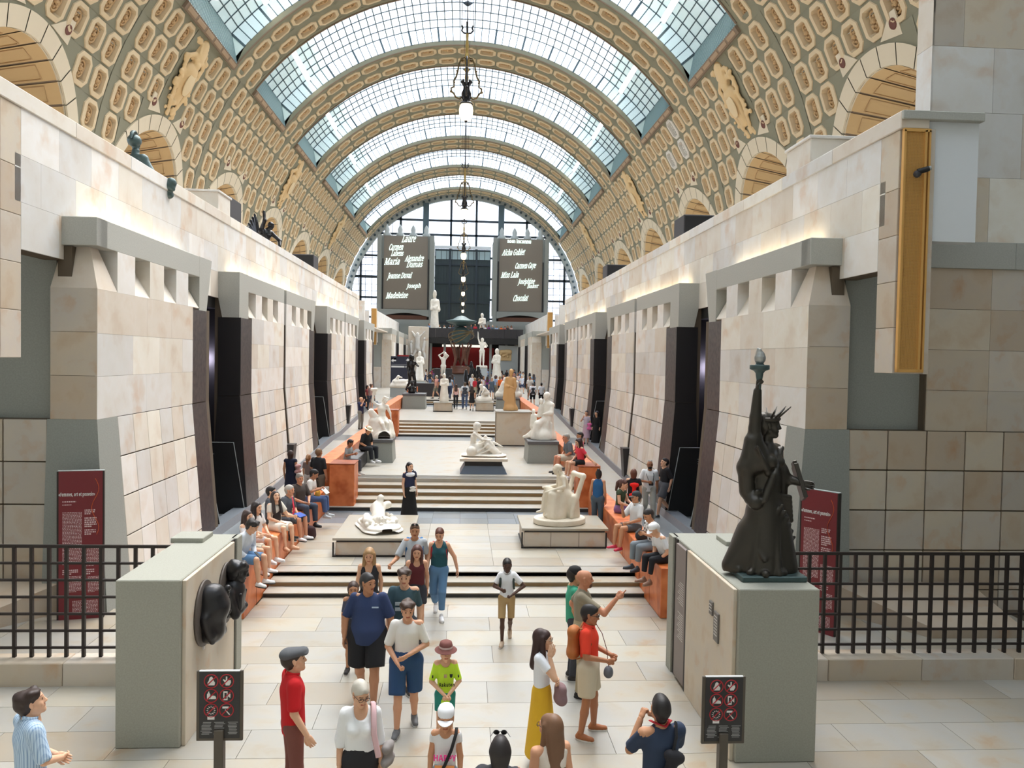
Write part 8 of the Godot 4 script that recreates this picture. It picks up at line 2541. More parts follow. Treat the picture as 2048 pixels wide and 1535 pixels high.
func robed_statue():   # the dark bronze figure with torch and tablet on the right entrance block
	var t := statue("robed_statue", "dark bronze robed woman raising a torch and holding a tablet, on the right grey block", W(3.98, 2.15, 10.16), 0.62)
	bx("base_plate", t, M.bronze_green, V(-0.42, 0, -0.4), V(0.42, 0.075, 0.4), 0.012)
	t.get_child(0).rotation.y = -0.62
	var F := Field.new(V(-0.75, 0.05, -0.65), V(0.65, 2.55, 0.6), 0.0165)
	# gown
	F.cap(V(0, 1.3, 0), V(-0.02, 0.75, 0.0), 0.2, 0.25, 0.08, 0, V(0, 0, 1), 0.85)
	F.cap(V(-0.02, 0.8, 0), V(-0.05, 0.1, 0.0), 0.24, 0.33, 0.08)
	F.cap(V(-0.15, 0.55, -0.1), V(-0.34, 0.12, -0.22), 0.2, 0.14, 0.08)
	F.cap(V(0.1, 0.7, 0.1), V(0.14, 0.12, 0.2), 0.17, 0.18, 0.06)
	F.cap(V(0, 1.25, 0), V(0, 1.55, -0.01), 0.19, 0.2, 0.08, 0, V(0, 0, 1), 0.75)
	F.ball(V(0.08, 1.48, 0.12), 0.09, 0.05); F.ball(V(-0.09, 1.5, 0.12), 0.09, 0.05)
	F.cap(V(-0.2, 1.63, -0.02), V(0.21, 1.6, -0.02), 0.1, 0.1, 0.06)
	F.cap(V(0, 1.62, -0.01), V(0.01, 1.84, 0.01), 0.085, 0.072, 0.04)
	# raised arm with its gathered sleeve
	F.cap(V(-0.2, 1.62, -0.02), V(-0.25, 1.92, -0.02), 0.1, 0.082, 0.04)
	F.cap(V(-0.25, 1.92, -0.02), V(-0.25, 2.06, -0.01), 0.08, 0.082, 0.02)
	F.cap(V(-0.25, 2.06, -0.01), V(-0.245, 2.4, 0.0), 0.08, 0.05, 0.02)
	F.cap(V(-0.21, 1.5, -0.02), V(-0.26, 1.76, -0.03), 0.17, 0.115, 0.05)
	F.cap(V(-0.3, 1.74, -0.03), V(-0.33, 1.42, -0.08), 0.08, 0.11, 0.05)
	F.cap(V(-0.33, 1.42, -0.08), V(-0.3, 1.12, -0.08), 0.1, 0.09, 0.05)
	for i in 5: F.cap(V(-0.36 + 0.03 * i, 1.7 - 0.04 * i, 0.1 - 0.02 * i), V(-0.22 + 0.05 * i, 1.42 - 0.06 * i, 0.14), 0.026, 0.03, 0.02)
	# lower arm under the tablet
	F.cap(V(0.21, 1.58, -0.02), V(0.32, 1.26, 0.0), 0.1, 0.085, 0.05)
	F.cap(V(0.32, 1.26, 0.0), V(0.4, 1.2, 0.27), 0.08, 0.055, 0.03)
	F.cap(V(0.28, 1.32, 0.02), V(0.28, 0.8, 0.03), 0.12, 0.1, 0.06)
	# cloak drawn across from the left shoulder to the right hip, then round
	for i in 9:
		var a := i / 8.0
		F.cap(V(0.19 - 0.05 * a, 1.66 - 0.04 * a, 0.1), V(-0.12 - 0.13 * a, 1.34 - 0.32 * a, 0.2 - 0.05 * a), 0.026, 0.034, 0.018)
	for i in 6:
		var a := i / 5.0
		F.cap(V(-0.28 - 0.04 * a, 1.12 - 0.12 * a, 0.06 - 0.1 * a), V(0.2 + 0.05 * a, 1.02 - 0.3 * a, 0.22), 0.03, 0.036, 0.022)
	F.cap(V(-0.27, 1.08, -0.1), V(-0.3, 0.98, 0.05), 0.08, 0.09, 0.04)
	# long folds of the skirt
	for i in 15:
		var a := -1.5 + i * 0.33
		var r0 := 0.22
		var r1 := 0.31 + 0.03 * sin(i * 2.1)
		F.cap(V(sin(a) * r0, 0.85 + 0.1 * sin(i * 1.7), cos(a) * r0 * 0.9), V(sin(a - 0.15) * r1 - 0.04, 0.1, cos(a - 0.15) * r1), 0.022, 0.036, 0.025)
	for i in 6: F.cap(V(-0.02 + 0.06 * i, 0.95 - 0.09 * i, 0.26), V(-0.3, 0.42 - 0.03 * i, 0.06 + 0.03 * i), 0.022, 0.026, 0.02)
	for i in 12:
		var a := i * 0.55
		F.ball(V(sin(a) * 0.36 - 0.06, 0.1, cos(a) * 0.33), 0.05, 0.03)
	var b := place(F, 0.010, 14.0, 3, 0.35)
	var J := {"hed": V(0.01, 1.95, 0.02)}
	sculpt_head(b, J, 0.75, 0.05, 1.28, 0.0, "crop")
	hand_at(b, V(-0.245, 2.41, 0.0), V(0.02, 1, 0.05), V(0.3, 0, 1), false, "fist", 1.25)
	hand_at(b, V(0.4, 1.2, 0.28), V(0.1, -0.1, 1), V(-1, 0.2, 0), true, "relaxed", 1.2)
	obj("figure", b.mesh(), M.bronze, t)
	# crown of seven rays
	var hb := look_basis(0.75, 0.05)
	var cr := MB.new()
	var cb := Transform3D(hb, J.hed)
	var band := []
	for k in 17:
		var a := lerpf(-2.0, 2.0, k / 16.0)
		band.append(cb * V(sin(a) * 0.125, 0.085, cos(a) * 0.13 - 0.01))
	cr.tube(band, 0.03, 6, true, 1.0)
	obj("diadem", cr.mesh(), M.bronze, t)
	for k in 7:
		var a := lerpf(-1.5, 1.5, k / 6.0)
		var r := MB.new()
		r.tube([cb * V(sin(a) * 0.11, 0.1, cos(a) * 0.11), cb * V(sin(a) * 0.31, 0.22 + 0.02 * cos(a), cos(a) * 0.28)], [0.02, 0.004], 6)
		obj("ray", r.mesh(), M.bronze, t)
	# torch
	var tb := MB.new()
	tb.lathe([Vector2(0.02, -0.1), Vector2(0.03, 0.04), Vector2(0.045, 0.13), Vector2(0.05, 0.17), Vector2(0.075, 0.2), Vector2(0.115, 0.215), Vector2(0.125, 0.22), Vector2(0.125, 0.27), Vector2(0.11, 0.275), Vector2(0.06, 0.275), Vector2(0.045, 0.3), Vector2(0.045, 0.32)], 16, V(-0.24, 2.46, 0.02))
	obj("torch", tb.mesh(), M.bronze_green, t)
	var fl := Field.new(V(-0.36, 2.72, -0.1), V(-0.12, 3.02, 0.14), 0.011)
	fl.cap(V(-0.24, 2.81, 0.02), V(-0.24, 2.86, 0.02), 0.07, 0.06, 0.02)
	for k in 7: fl.cap(V(-0.24 + 0.045 * cos(k * 0.9), 2.83, 0.02 + 0.045 * sin(k * 0.9)), V(-0.255 + 0.02 * cos(k * 2.0), 2.92 + 0.012 * (k % 3), 0.02 + 0.02 * sin(k * 2.0)), 0.03, 0.012, 0.01)
	obj("flame", fl.mesh(), M.flame_silver, t)
	var tab := obj("tablet", boxm(V(0.3, 0.46, 0.055), 0.006), M.bronze, t)
	tab.transform = Transform3D(Basis.from_euler(V(-0.25, 0.75, -0.32)), V(0.47, 1.2, 0.2))
	var t2 := obj("tablet_step", boxm(V(0.2, 0.05, 0.05), 0.005), M.bronze, t)
	t2.transform = tab.transform.translated_local(V(0.0, 0.25, 0))

func medallions():
	mat("bust_black", rgb(44, 43, 45), 0.3, 0.25)
	for i in 2:
		var d: float = [10.72, 11.72][i]
		var y: float = 1.47 if i == 0 else 1.45
		var t := statue("bust_medallion", "black bronze bust on an oval plate, %s of the two on the left grey block" % ["nearer", "farther"][i], W(-3.37, y, d), PI / 2, "bronze medallions")
		var pl := MB.new()
		pl.lathe([Vector2(0.001, 0.0), Vector2(1, 0.0), Vector2(1.02, 0.02), Vector2(1, 0.045), Vector2(0.001, 0.05)], 30, Vector3.ZERO, Basis(V(0.36, 0, 0), V(0, 0, 1), V(0, -0.43, 0)))
		obj("oval_plate", pl.mesh(), M.plate_dark, t)
		var F := Field.new(V(-0.36, -0.5, -0.02), V(0.36, 0.48, 0.46), 0.0145)
		if i == 0:   # bent figure seen from above: round back of a headdress, folded arms
			caps(F, [[0, 0.2, 0.12, 0.0, 0.08, 0.14, 0.19, 0.21], [0, 0.0, 0.1, 0, -0.22, 0.1, 0.2, 0.19], [-0.2, -0.02, 0.1, -0.18, -0.24, 0.16, 0.08, 0.06], [0.2, -0.02, 0.1, 0.2, -0.24, 0.14, 0.08, 0.06], [-0.18, -0.26, 0.18, 0.2, -0.3, 0.2, 0.055, 0.05], [0.2, -0.26, 0.18, -0.16, -0.34, 0.18, 0.055, 0.045]], 0.05)
			for k in 9: F.ball(V(0.12 + 0.05 * sin(k * 1.3), 0.3 - 0.055 * k, 0.27 + 0.02 * cos(k * 2.0)), 0.035, 0.015)
		else:
			caps(F, [[0, 0.02, 0.1, 0, -0.2, 0.1, 0.19, 0.17], [-0.2, 0.05, 0.1, 0.2, 0.05, 0.1, 0.09, 0.09], [0, 0.1, 0.14, 0, 0.2, 0.16, 0.07, 0.07], [-0.2, 0, 0.12, -0.16, -0.28, 0.2, 0.07, 0.05], [0.2, 0, 0.12, 0.18, -0.24, 0.2, 0.07, 0.05], [-0.18, -0.28, 0.2, 0.16, -0.24, 0.24, 0.05, 0.05]], 0.04)
			for k in 6: F.cap(V(-0.12 + 0.05 * k, 0.0, 0.26), V(-0.1 + 0.03 * k, -0.2, 0.24), 0.02, 0.025, 0.015)
		var b := place(F, 0.012, 12.0, 8 + i, 0.6)
		if i == 1: sculpt_head(b, {"hed": V(0, 0.3, 0.2)}, 0.4, -0.2, 1.25, 0.0, "full")
		obj("bust", b.mesh(), M.bust_black, t)
		var lb := MB.new()
		lb.prism(PackedVector2Array([V2(-0.03, -0.03), V2(0.03, -0.03), V2(0.03, 0.03), V2(-0.03, 0.03)]), V(0.02, -0.46, 0.0), V(1, 0, 0), V(0, 1, 0), V(0, 0, 1), 0.02)
		obj("label_card", lb.mesh(), M.print_white, t)

func marbles():
	var J: Dictionary
	var F: Field
	var b: MB
	var t: Node3D
	# reclining nude on the first terrace
	t = statue("reclining_nude", "white marble nude lying twisted on a bed of roses, on the wide low plinth", W(-1.96, 0.74, 19.5), 0.35)
	F = Field.new(V(-0.62, -0.02, -0.8), V(0.62, 0.85, 0.8), 0.02)
	F.cap(V(0, 0.1, -0.4), V(0, 0.1, 0.4), 0.42, 0.44, 0.05, 0, V(0, 1, 0), 0.26)
	F.cap(V(0, 0.04, -0.4), V(0, 0.04, 0.4), 0.48, 0.5, 0.03, 0, V(0, 1, 0), 0.12)
	caps(F, [[-0.02, 0.3, 0.1, 0.04, 0.45, -0.2, 0.15, 0.17], [0.04, 0.45, -0.2, 0.05, 0.4, -0.4, 0.17, 0.16], [0.05, 0.42, -0.38, 0.1, 0.7, -0.2, 0.1, 0.075], [0.1, 0.7, -0.2, 0.02, 0.32, -0.05, 0.07, 0.05], [0.05, 0.4, -0.4, 0.3, 0.5, -0.3, 0.1, 0.09], [0.3, 0.5, -0.3, 0.36, 0.4, -0.6, 0.08, 0.06], [-0.02, 0.3, 0.1, -0.05, 0.26, 0.32, 0.14, 0.1], [-0.15, 0.28, 0.25, -0.34, 0.26, 0.15, 0.06, 0.05], [-0.34, 0.26, 0.15, -0.3, 0.25, 0.42, 0.05, 0.04], [0.1, 0.28, 0.3, 0.32, 0.24, 0.4, 0.06, 0.05], [0.32, 0.24, 0.4, 0.1, 0.22, 0.55, 0.05, 0.035], [-0.3, 0.3, 0.0, -0.36, 0.25, 0.35, 0.09, 0.1]], 0.05)
	rng.seed = 21
	for k in 40: F.ball(V(rng.randf_range(-0.42, 0.42), 0.2, rng.randf_range(-0.55, 0.62)), rng.randf_range(0.04, 0.075), 0.02)
	b = place(F, 0.006, 14.0)
	sculpt_head(b, {"hed": V(-0.06, 0.28, 0.45)}, 0.4, 1.2, 1.0, 0.6, "bob")
	obj("figure", b.mesh(), M.marble, t)
	# seated bowed woman
	t = statue("seated_woman", "white marble woman seated on a chair with bowed head, on the low plinth right of the steps", W(2.52, 0.8, 19.95), -1.3)
	var disc := MB.new()
	disc.lathe([Vector2(0.001, 0), Vector2(0.62, 0), Vector2(0.64, 0.02), Vector2(0.64, 0.12), Vector2(0.62, 0.15), Vector2(0.001, 0.15)], 36, Vector3.ZERO, Basis.IDENTITY, 0.85, 1.05)
	obj("round_base", disc.mesh(), M.marble_warm, t)
	J = joints("sit", {"w": 0.95, "lean": 0.42, "j": {"pel": V(0, 0.72, -0.2), "hL": V(0.1, 0.7, -0.18), "hR": V(-0.1, 0.7, -0.18), "kL": V(0.12, 0.76, 0.3), "kR": V(-0.1, 0.86, 0.32), "aL": V(0.1, 0.26, 0.3), "aR": V(-0.06, 0.34, 0.45)}})
	for q in ["wai", "che", "nek", "hed", "sL", "sR"]: J[q] += V(0, -0.23, -0.2)
	J.eL = V(0.28, 0.95, 0.0); J.wL = V(0.1, 0.83, 0.3); J.eR = V(-0.28, 0.9, -0.05); J.wR = V(-0.12, 0.9, 0.32)
	F = Field.new(V(-0.5, 0.1, -0.62), V(0.5, 1.65, 0.68), 0.0195)
	nude(F, J, 1.05)
	caps(F, [[0, 0.68, -0.05, 0.0, 0.25, 0.1, 0.24, 0.3], [0.1, 0.7, 0.2, 0.14, 0.2, 0.22, 0.14, 0.17], [-0.1, 0.75, 0.25, -0.1, 0.22, 0.2, 0.13, 0.17], [0, 0.5, -0.25, 0, 0.2, -0.3, 0.26, 0.24], [-0.25, 0.66, -0.3, 0.25, 0.66, -0.3, 0.07, 0.07], [-0.26, 0.66, -0.3, -0.3, 0.2, -0.2, 0.07, 0.05], [0.26, 0.66, -0.3, 0.3, 0.2, -0.2, 0.07, 0.05], [-0.26, 0.66, -0.35, -0.3, 1.2, -0.5, 0.06, 0.05], [0.26, 0.66, -0.35, 0.3, 1.2, -0.5, 0.06, 0.05], [-0.28, 1.2, -0.5, 0.28, 1.2, -0.5, 0.07, 0.07]], 0.05)
	for i in 14: F.cap(V(-0.24 + 0.035 * i, 0.72, 0.16 + 0.06 * sin(i)), V(-0.28 + 0.042 * i, 0.18, 0.28 + 0.05 * sin(i * 1.7)), 0.022, 0.035, 0.02)
	for i in 6: F.cap(V(-0.15 + 0.06 * i, 1.25, -0.02), V(-0.2 + 0.08 * i, 0.85, 0.0), 0.022, 0.03, 0.02)
	b = place(F, 0.008, 12.0, 4, 0.3)
	sculpt_head(b, J, 0.0, -0.75, 1.05, 0.0, "crop")
	obj("figure", b.mesh(), M.marble_warm, t)
	# crouching girl with a rush and a ball, second terrace
	t = statue("crouching_figure", "white marble girl seated low with clasped knees beside a round jar, middle of the second terrace", W(0.82, 1.44, 28.3), 1.45)
	F = Field.new(V(-0.55, -0.01, -0.78), V(0.55, 1.45, 0.8), 0.0205)
	J = joints("stand", {"w": 0.9})
	J.pel = V(0, 0.3, -0.35); J.wai = V(0, 0.45, -0.38); J.che = V(0, 0.66, -0.36); J.nek = V(0, 0.86, -0.3); J.hed = V(0, 1.06, -0.22)
	J.sL = V(0.17, 0.8, -0.32); J.sR = V(-0.17, 0.8, -0.32); J.eL = V(0.24, 0.62, -0.08); J.eR = V(-0.22, 0.6, -0.05); J.wL = V(0.08, 0.64, 0.18); J.wR = V(-0.06, 0.6, 0.2)
	J.hL = V(0.1, 0.28, -0.3); J.hR = V(-0.1, 0.28, -0.3); J.kL = V(0.1, 0.68, 0.05); J.kR = V(-0.1, 0.56, 0.18); J.aL = V(0.12, 0.2, 0.38); J.aR = V(-0.1, 0.2, 0.5)
	nude(F, J, 0.95)
	F.cap(V(0, 0.05, -0.45), V(0, 0.05, 0.45), 0.42, 0.38, 0.03, 0, V(0, 1, 0), 0.14)
	caps(F, [[0, 0.2, -0.3, 0, 0.12, 0.0, 0.28, 0.2], [0.05, 0.4, 0.1, 0.1, 0.12, 0.35, 0.14, 0.2], [-0.1, 0.4, 0.15, -0.1, 0.1, 0.5, 0.12, 0.12], [-0.3, 0.2, -0.4, -0.3, 0.21, -0.4, 0.18, 0.18], [-0.28, 0.1, -0.3, -0.2, 0.42, 0.15, 0.03, 0.025], [-0.26, 0.06, -0.2, -0.2, 0.3, 0.3, 0.03, 0.025], [0, 0.5, 0.35, -0.05, 0.36, 0.68, 0.05, 0.02]], 0.04)
	b = place(F, 0.006, 12.0, 6, 0.5)
	sculpt_head(b, J, -0.1, -0.15, 1.1, 0.0, "bob")
	obj("figure", b.mesh(), M.marble, t)
	# laughing man with raised arm on rocks, left of the second terrace
	t = statue("seated_man", "white marble nude man leaning back on rocks with one arm raised, on the left grey plinth", W(-3.04, 1.78, 31.1), 0.25)
	F = Field.new(V(-0.65, -0.01, -0.5), V(0.6, 2.05, 0.5), 0.0215)
	J = joints("stand", {})
	J.pel = V(0.02, 0.72, 0.02); J.wai = V(0, 0.88, 0.0); J.che = V(-0.03, 1.1, -0.02); J.nek = V(0.0, 1.28, -0.04); J.hed = V(0.12, 1.44, -0.03)
	J.sL = V(0.18, 1.2, -0.02); J.sR = V(-0.2, 1.26, -0.02); J.eL = V(0.3, 0.95, 0.05); J.wL = V(0.33, 0.72, 0.12); J.eR = V(-0.38, 1.4, 0.02); J.wR = V(-0.36, 1.72, 0.05)
	J.hL = V(0.12, 0.7, 0.05); J.hR = V(-0.1, 0.7, 0.05); J.kL = V(0.18, 0.58, 0.34); J.kR = V(-0.04, 0.55, 0.38); J.aL = V(0.18, 0.16, 0.34); J.aR = V(0.06, 0.2, 0.42)
	nude(F, J, 1.05)
	caps(F, [[-0.05, 0.5, -0.1, -0.05, 0.12, -0.05, 0.34, 0.4], [-0.3, 0.6, -0.1, -0.3, 0.12, -0.05, 0.2, 0.22], [-0.42, 1.0, -0.1, -0.28, 0.8, -0.1, 0.12, 0.14], [0.25, 0.5, -0.1, 0.28, 0.12, 0.0, 0.2, 0.24], [0, 0.12, 0.2, 0, 0.06, 0.25, 0.3, 0.34], [-0.42, 1.86, 0.05, -0.26, 1.86, 0.05, 0.05, 0.08], [-0.3, 1.78, 0.04, -0.28, 1.68, 0.04, 0.05, 0.04]], 0.06)
	b = place(F, 0.012, 9.0, 9, 1.0)
	sculpt_head(b, J, 0.5, 0.15, 1.1, -0.4, "full")
	obj("figure", b.mesh(), M.marble, t)
	# mother with children, right of the second terrace
	t = statue("family_group", "white marble draped mother with two children, on the right grey plinth", W(3.25, 1.76, 31.5), -0.5)
	F = Field.new(V(-0.85, -0.01, -0.5), V(0.65, 1.98, 0.55), 0.022)
	caps(F, [[0.2, 0.75, 0, 0.2, 1.35, -0.02, 0.2, 0.17], [0.05, 1.36, 0, 0.36, 1.36, -0.02, 0.09, 0.09], [0.2, 1.4, 0, 0.16, 1.55, 0.04, 0.07, 0.07], [0.2, 0.8, 0, 0.15, 0.1, 0.0, 0.22, 0.34], [0.1, 0.75, 0.15, -0.1, 0.6, 0.3, 0.16, 0.13], [-0.1, 0.6, 0.3, -0.15, 0.1, 0.3, 0.15, 0.22], [-0.1, 0.4, 0.05, -0.5, 0.1, 0.1, 0.25, 0.16], [-0.5, 0.12, 0.1, -0.78, 0.06, 0.12, 0.1, 0.05], [0.36, 1.34, 0, 0.4, 1.05, 0.12, 0.08, 0.07], [0.4, 1.05, 0.12, 0.1, 1.0, 0.24, 0.07, 0.05], [-0.35, 0.9, 0.12, -0.35, 0.5, 0.12, 0.12, 0.16], [-0.35, 0.95, 0.12, -0.1, 0.9, 0.2, 0.05, 0.045], [-0.05, 1.3, 0.1, -0.08, 1.0, 0.12, 0.1, 0.12], [0, 0.06, 0, 0.05, 0.05, 0, 0.5, 0.5]], 0.06)
	F.plane(V(0, 0.0, 0), V(0, -1, 0))
	for i in 14: F.cap(V(-0.2 + 0.05 * i, 0.75 - 0.02 * absf(i - 8), 0.2 + 0.06 * sin(i * 1.9)), V(-0.5 + 0.075 * i, 0.08, 0.26 + 0.05 * sin(i)), 0.025, 0.04, 0.03)
	b = place(F, 0.012, 10.0, 12, 0.3)
	sculpt_head(b, {"hed": V(0.14, 1.7, 0.06)}, -0.5, -0.25, 1.2, 0.0, "bob")
	sculpt_head(b, {"hed": V(-0.36, 1.08, 0.14)}, 0.5, 0.25, 0.85, 0.0, "crop")
	sculpt_head(b, {"hed": V(-0.05, 1.5, 0.1)}, 0.8, 0.1, 0.85, 0.0, "crop")
	obj("figure", b.mesh(), M.marble, t)
	# golden standing woman
	t = statue("golden_woman", "ochre gold standing woman in a long draped robe, on the big square stone block", W(2.3, 2.5, 37.4), -0.3)
	F = Field.new(V(-0.42, -0.01, -0.4), V(0.42, 1.95, 0.42), 0.024)
	caps(F, [[0, 0.95, 0, 0, 1.4, -0.01, 0.17, 0.16], [-0.17, 1.48, 0, 0.17, 1.48, 0, 0.08, 0.08], [0, 1.5, 0, 0.02, 1.66, 0.02, 0.07, 0.065], [0, 0.95, 0, 0.02, 0.1, 0, 0.2, 0.25], [-0.18, 1.46, 0, -0.24, 1.2, 0.06, 0.075, 0.065], [-0.24, 1.2, 0.06, -0.05, 1.12, 0.2, 0.06, 0.05], [0.18, 1.46, 0, 0.24, 1.15, 0.02, 0.075, 0.065], [0.24, 1.15, 0.02, 0.2, 0.85, 0.14, 0.06, 0.045], [-0.2, 1.1, 0.1, -0.24, 0.55, 0.08, 0.1, 0.12], [0, 0.05, 0, 0.02, 0.04, 0, 0.34, 0.34]], 0.05)
	F.plane(V(0, 0.0, 0), V(0, -1, 0))
	for i in 11: F.cap(V(-0.18 + 0.035 * i, 1.0, 0.16), V(-0.24 + 0.05 * i, 0.08, 0.2), 0.022, 0.032, 0.02)
	for i in 5: F.cap(V(-0.2, 1.2 - 0.07 * i, 0.13), V(0.2, 1.05 - 0.1 * i, 0.17), 0.022, 0.026, 0.02)
	b = place(F, 0.012, 11.0, 15, 0.35)
	sculpt_head(b, {"hed": V(0.03, 1.79, 0.03)}, 0.3, -0.1, 1.1, 0.0, "bob")
	obj("figure", b.mesh(), M.ochre_statue, t)

func far_statues():
	var J: Dictionary
	var F: Field
	var b: MB
	var t: Node3D
	# standing draped woman in mid nave
	t = statue("draped_woman", "white marble standing draped woman hugging herself, centre of the third terrace", W(-1.1, 2.1, 51.2), 0.1)
	F = Field.new(V(-0.42, -0.01, -0.4), V(0.42, 1.85, 0.42), 0.03)
	caps(F, [[0, 0.9, 0, 0, 1.35, 0, 0.18, 0.17], [-0.17, 1.4, 0, 0.17, 1.4, 0, 0.085, 0.085], [0, 1.4, 0, 0, 1.56, 0.02, 0.07, 0.07], [0, 0.95, 0, 0, 0.1, 0, 0.2, 0.3], [-0.2, 1.36, 0, -0.24, 1.1, 0.1, 0.08, 0.07], [-0.24, 1.1, 0.1, 0.1, 1.2, 0.18, 0.06, 0.05], [0.2, 1.36, 0, 0.24, 1.08, 0.1, 0.08, 0.07], [0.24, 1.08, 0.1, -0.1, 1.12, 0.2, 0.06, 0.05]], 0.05)
	b = place(F, 0.015, 9.0, 2, 0.3)
	sculpt_head(b, {"hed": V(0, 1.66, 0.03)}, 0.1, -0.1, 1.1, 0.0, "bob")
	obj("figure", b.mesh(), M.marble, t)
	var robed := b.mesh()
	# kneeling figure
	t = statue("kneeling_figure", "white marble figure bending forward on one knee behind the golden statue", W(1.5, 2.1, 52.3), -0.9)
	F = Field.new(V(-0.45, -0.01, -0.6), V(0.45, 1.3, 0.7), 0.03)
	caps(F, [[0, 0.55, -0.25, 0, 0.85, 0.1, 0.16, 0.16], [-0.16, 0.86, 0.12, 0.16, 0.86, 0.12, 0.07, 0.07], [0.1, 0.55, -0.25, 0.12, 0.5, 0.2, 0.1, 0.07], [0.12, 0.5, 0.2, 0.12, 0.1, 0.15, 0.07, 0.05], [-0.1, 0.5, -0.25, -0.1, 0.12, 0.05, 0.1, 0.07], [-0.1, 0.1, 0.05, -0.1, 0.08, -0.4, 0.06, 0.05], [-0.17, 0.84, 0.12, -0.15, 0.4, 0.35, 0.06, 0.045], [0.17, 0.84, 0.12, 0.15, 0.45, 0.4, 0.06, 0.045], [0, 0.05, -0.3, 0, 0.05, 0.4, 0.3, 0.3]], 0.05)
	F.plane(V(0, 0.0, 0), V(0, -1, 0))
	b = place(F, 0.008, 9.0, 3, 0.6)
	sculpt_head(b, {"hed": V(0, 1.0, 0.32)}, 0.0, -0.5, 1.05, 0.0, "bob")
	obj("figure", b.mesh(), M.marble, t)
	# couple leaning together
	t = statue("marble_couple", "white marble couple leaning towards each other on the right far plinth", W(3.1, 2.35, 53.1), 0.0)
	F = Field.new(V(-0.9, -0.01, -0.45), V(0.95, 1.35, 0.45), 0.034)
	caps(F, [[-0.45, 0.45, 0, -0.3, 0.95, 0, 0.2, 0.18], [-0.3, 0.95, 0, 0.0, 0.8, 0.1, 0.08, 0.06], [0.45, 0.35, 0, 0.55, 0.75, 0, 0.2, 0.17], [0.5, 0.78, 0.05, 0.1, 0.7, 0.12, 0.08, 0.06], [-0.5, 0.4, 0, 0.0, 0.2, 0.15, 0.18, 0.14], [0.5, 0.3, 0, 0.1, 0.16, 0.15, 0.18, 0.14], [-0.6, 0.15, 0, 0.65, 0.15, 0, 0.28, 0.28], [0.7, 0.5, -0.1, 0.75, 0.2, -0.1, 0.16, 0.2]], 0.06)
	F.plane(V(0, 0.0, 0), V(0, -1, 0))
	b = place(F, 0.02, 8.0, 5, 0.6)
	sculpt_head(b, {"hed": V(-0.2, 1.16, 0.04)}, 0.9, -0.3, 1.15, 0.0, "bob")
	sculpt_head(b, {"hed": V(0.55, 0.98, 0.04)}, -0.9, 0.0, 1.15, 0.0, "bob")
	obj("figure", b.mesh(), M.marble, t)
	# dark figures at left on the grey plinth
	t = statue("dark_bust", "black bronze bust with a flat cap on the left far plinth", W(-3.3, 2.5, 53.6), 0.2)
	F = Field.new(V(-0.4, -0.01, -0.3), V(0.4, 0.9, 0.35), 0.03)
	caps(F, [[0, 0.15, 0, 0, 0.35, 0, 0.26, 0.2], [-0.22, 0.34, 0, 0.22, 0.34, 0, 0.1, 0.1], [0, 0.4, 0, 0, 0.52, 0.02, 0.08, 0.08], [-0.12, 0.78, 0.05, 0.12, 0.78, 0.05, 0.06, 0.06]], 0.05)
	F.plane(V(0, 0.0, 0), V(0, -1, 0))
	b = place(F, 0.02, 8.0, 5, 0.6)
	sculpt_head(b, {"hed": V(0, 0.64, 0.04)}, 0.2, 0.0, 1.2, 0.0, "crop")
	obj("figure", b.mesh(), M.bronze_black, t)
	t = statue("dark_standing_figure", "tall black bronze figure bending its head, behind the dark bust at left", W(-3.4, 2.5, 54.5), 0.6)
	J = joints("walk", {"w": 1.05})
	J.eL = V(0.3, 1.25, 0.1); J.wL = V(0.1, 1.3, 0.3)
	F = Field.new(V(-0.5, -0.02, -0.5), V(0.5, 1.75, 0.5), 0.034)
	nude(F, J, 1.1)
	b = place(F)
	sculpt_head(b, J, 0.5, -0.3, 1.15, 0.0, "crop")
	var dk := obj("figure", b.mesh(), M.bronze_black, t)
	t.scale = V(1.45, 1.45, 1.45)
	t = statue("fallen_horse", "white marble reclining animal group on its pale pedestal at left", W(-4.7, 2.6, 61.7), 0.2)
	F = Field.new(V(-0.8, -0.01, -0.4), V(0.85, 1.0, 0.4), 0.04)
	caps(F, [[-0.4, 0.35, 0, 0.3, 0.4, 0, 0.26, 0.24], [-0.35, 0.5, 0, -0.15, 0.8, 0.05, 0.14, 0.1], [-0.15, 0.8, 0.05, 0.1, 0.75, 0.1, 0.1, 0.07], [0.3, 0.4, 0, 0.6, 0.55, 0, 0.18, 0.1], [0.4, 0.3, 0.1, 0.75, 0.12, 0.15, 0.12, 0.06], [-0.5, 0.2, 0.1, -0.7, 0.08, 0.2, 0.1, 0.05], [-0.5, 0.1, 0, 0.5, 0.1, 0, 0.3, 0.3]], 0.06)
	F.plane(V(0, 0.0, 0), V(0, -1, 0))
	obj("figure", place(F, 0.02, 7.0, 6, 0.8).mesh(), M.marble, t)
	# standing statues further back reuse the draped body at their own sizes
	for q in [["robed_figure", "white robed statue left of the dark pillars", -3.9, 2.75, 74.6, 1.5, 0.4], ["bowed_figures", "white draped statue with bowed head near the red wall", 3.6, 2.35, 82.7, 2.0, -0.7]]:
		t = statue(q[0], q[1], W(q[2], q[3], q[4]), q[6])
		var o := obj("figure", robed, M.marble, t)
		t.scale = V(q[5] * 0.9, q[5], q[5] * 0.9)
	# nude bending backwards between the dark pillars
	t = statue("bending_nude", "white marble nude with arms crossed over a bent head between the dark pillars", W(-1.57, 3.0, 68.15), 0.2)
	J = joints("stand", {"w": 0.9})
	J.hed = V(0.12, 1.68, 0.1); J.eL = V(0.3, 1.6, 0.1); J.wL = V(0.06, 1.82, 0.12); J.eR = V(-0.32, 1.62, 0.05); J.wR = V(-0.06, 1.8, 0.14)
	F = Field.new(V(-0.5, -0.02, -0.4), V(0.5, 2.05, 0.45), 0.034)
	nude(F, J, 0.95)
	b = place(F)
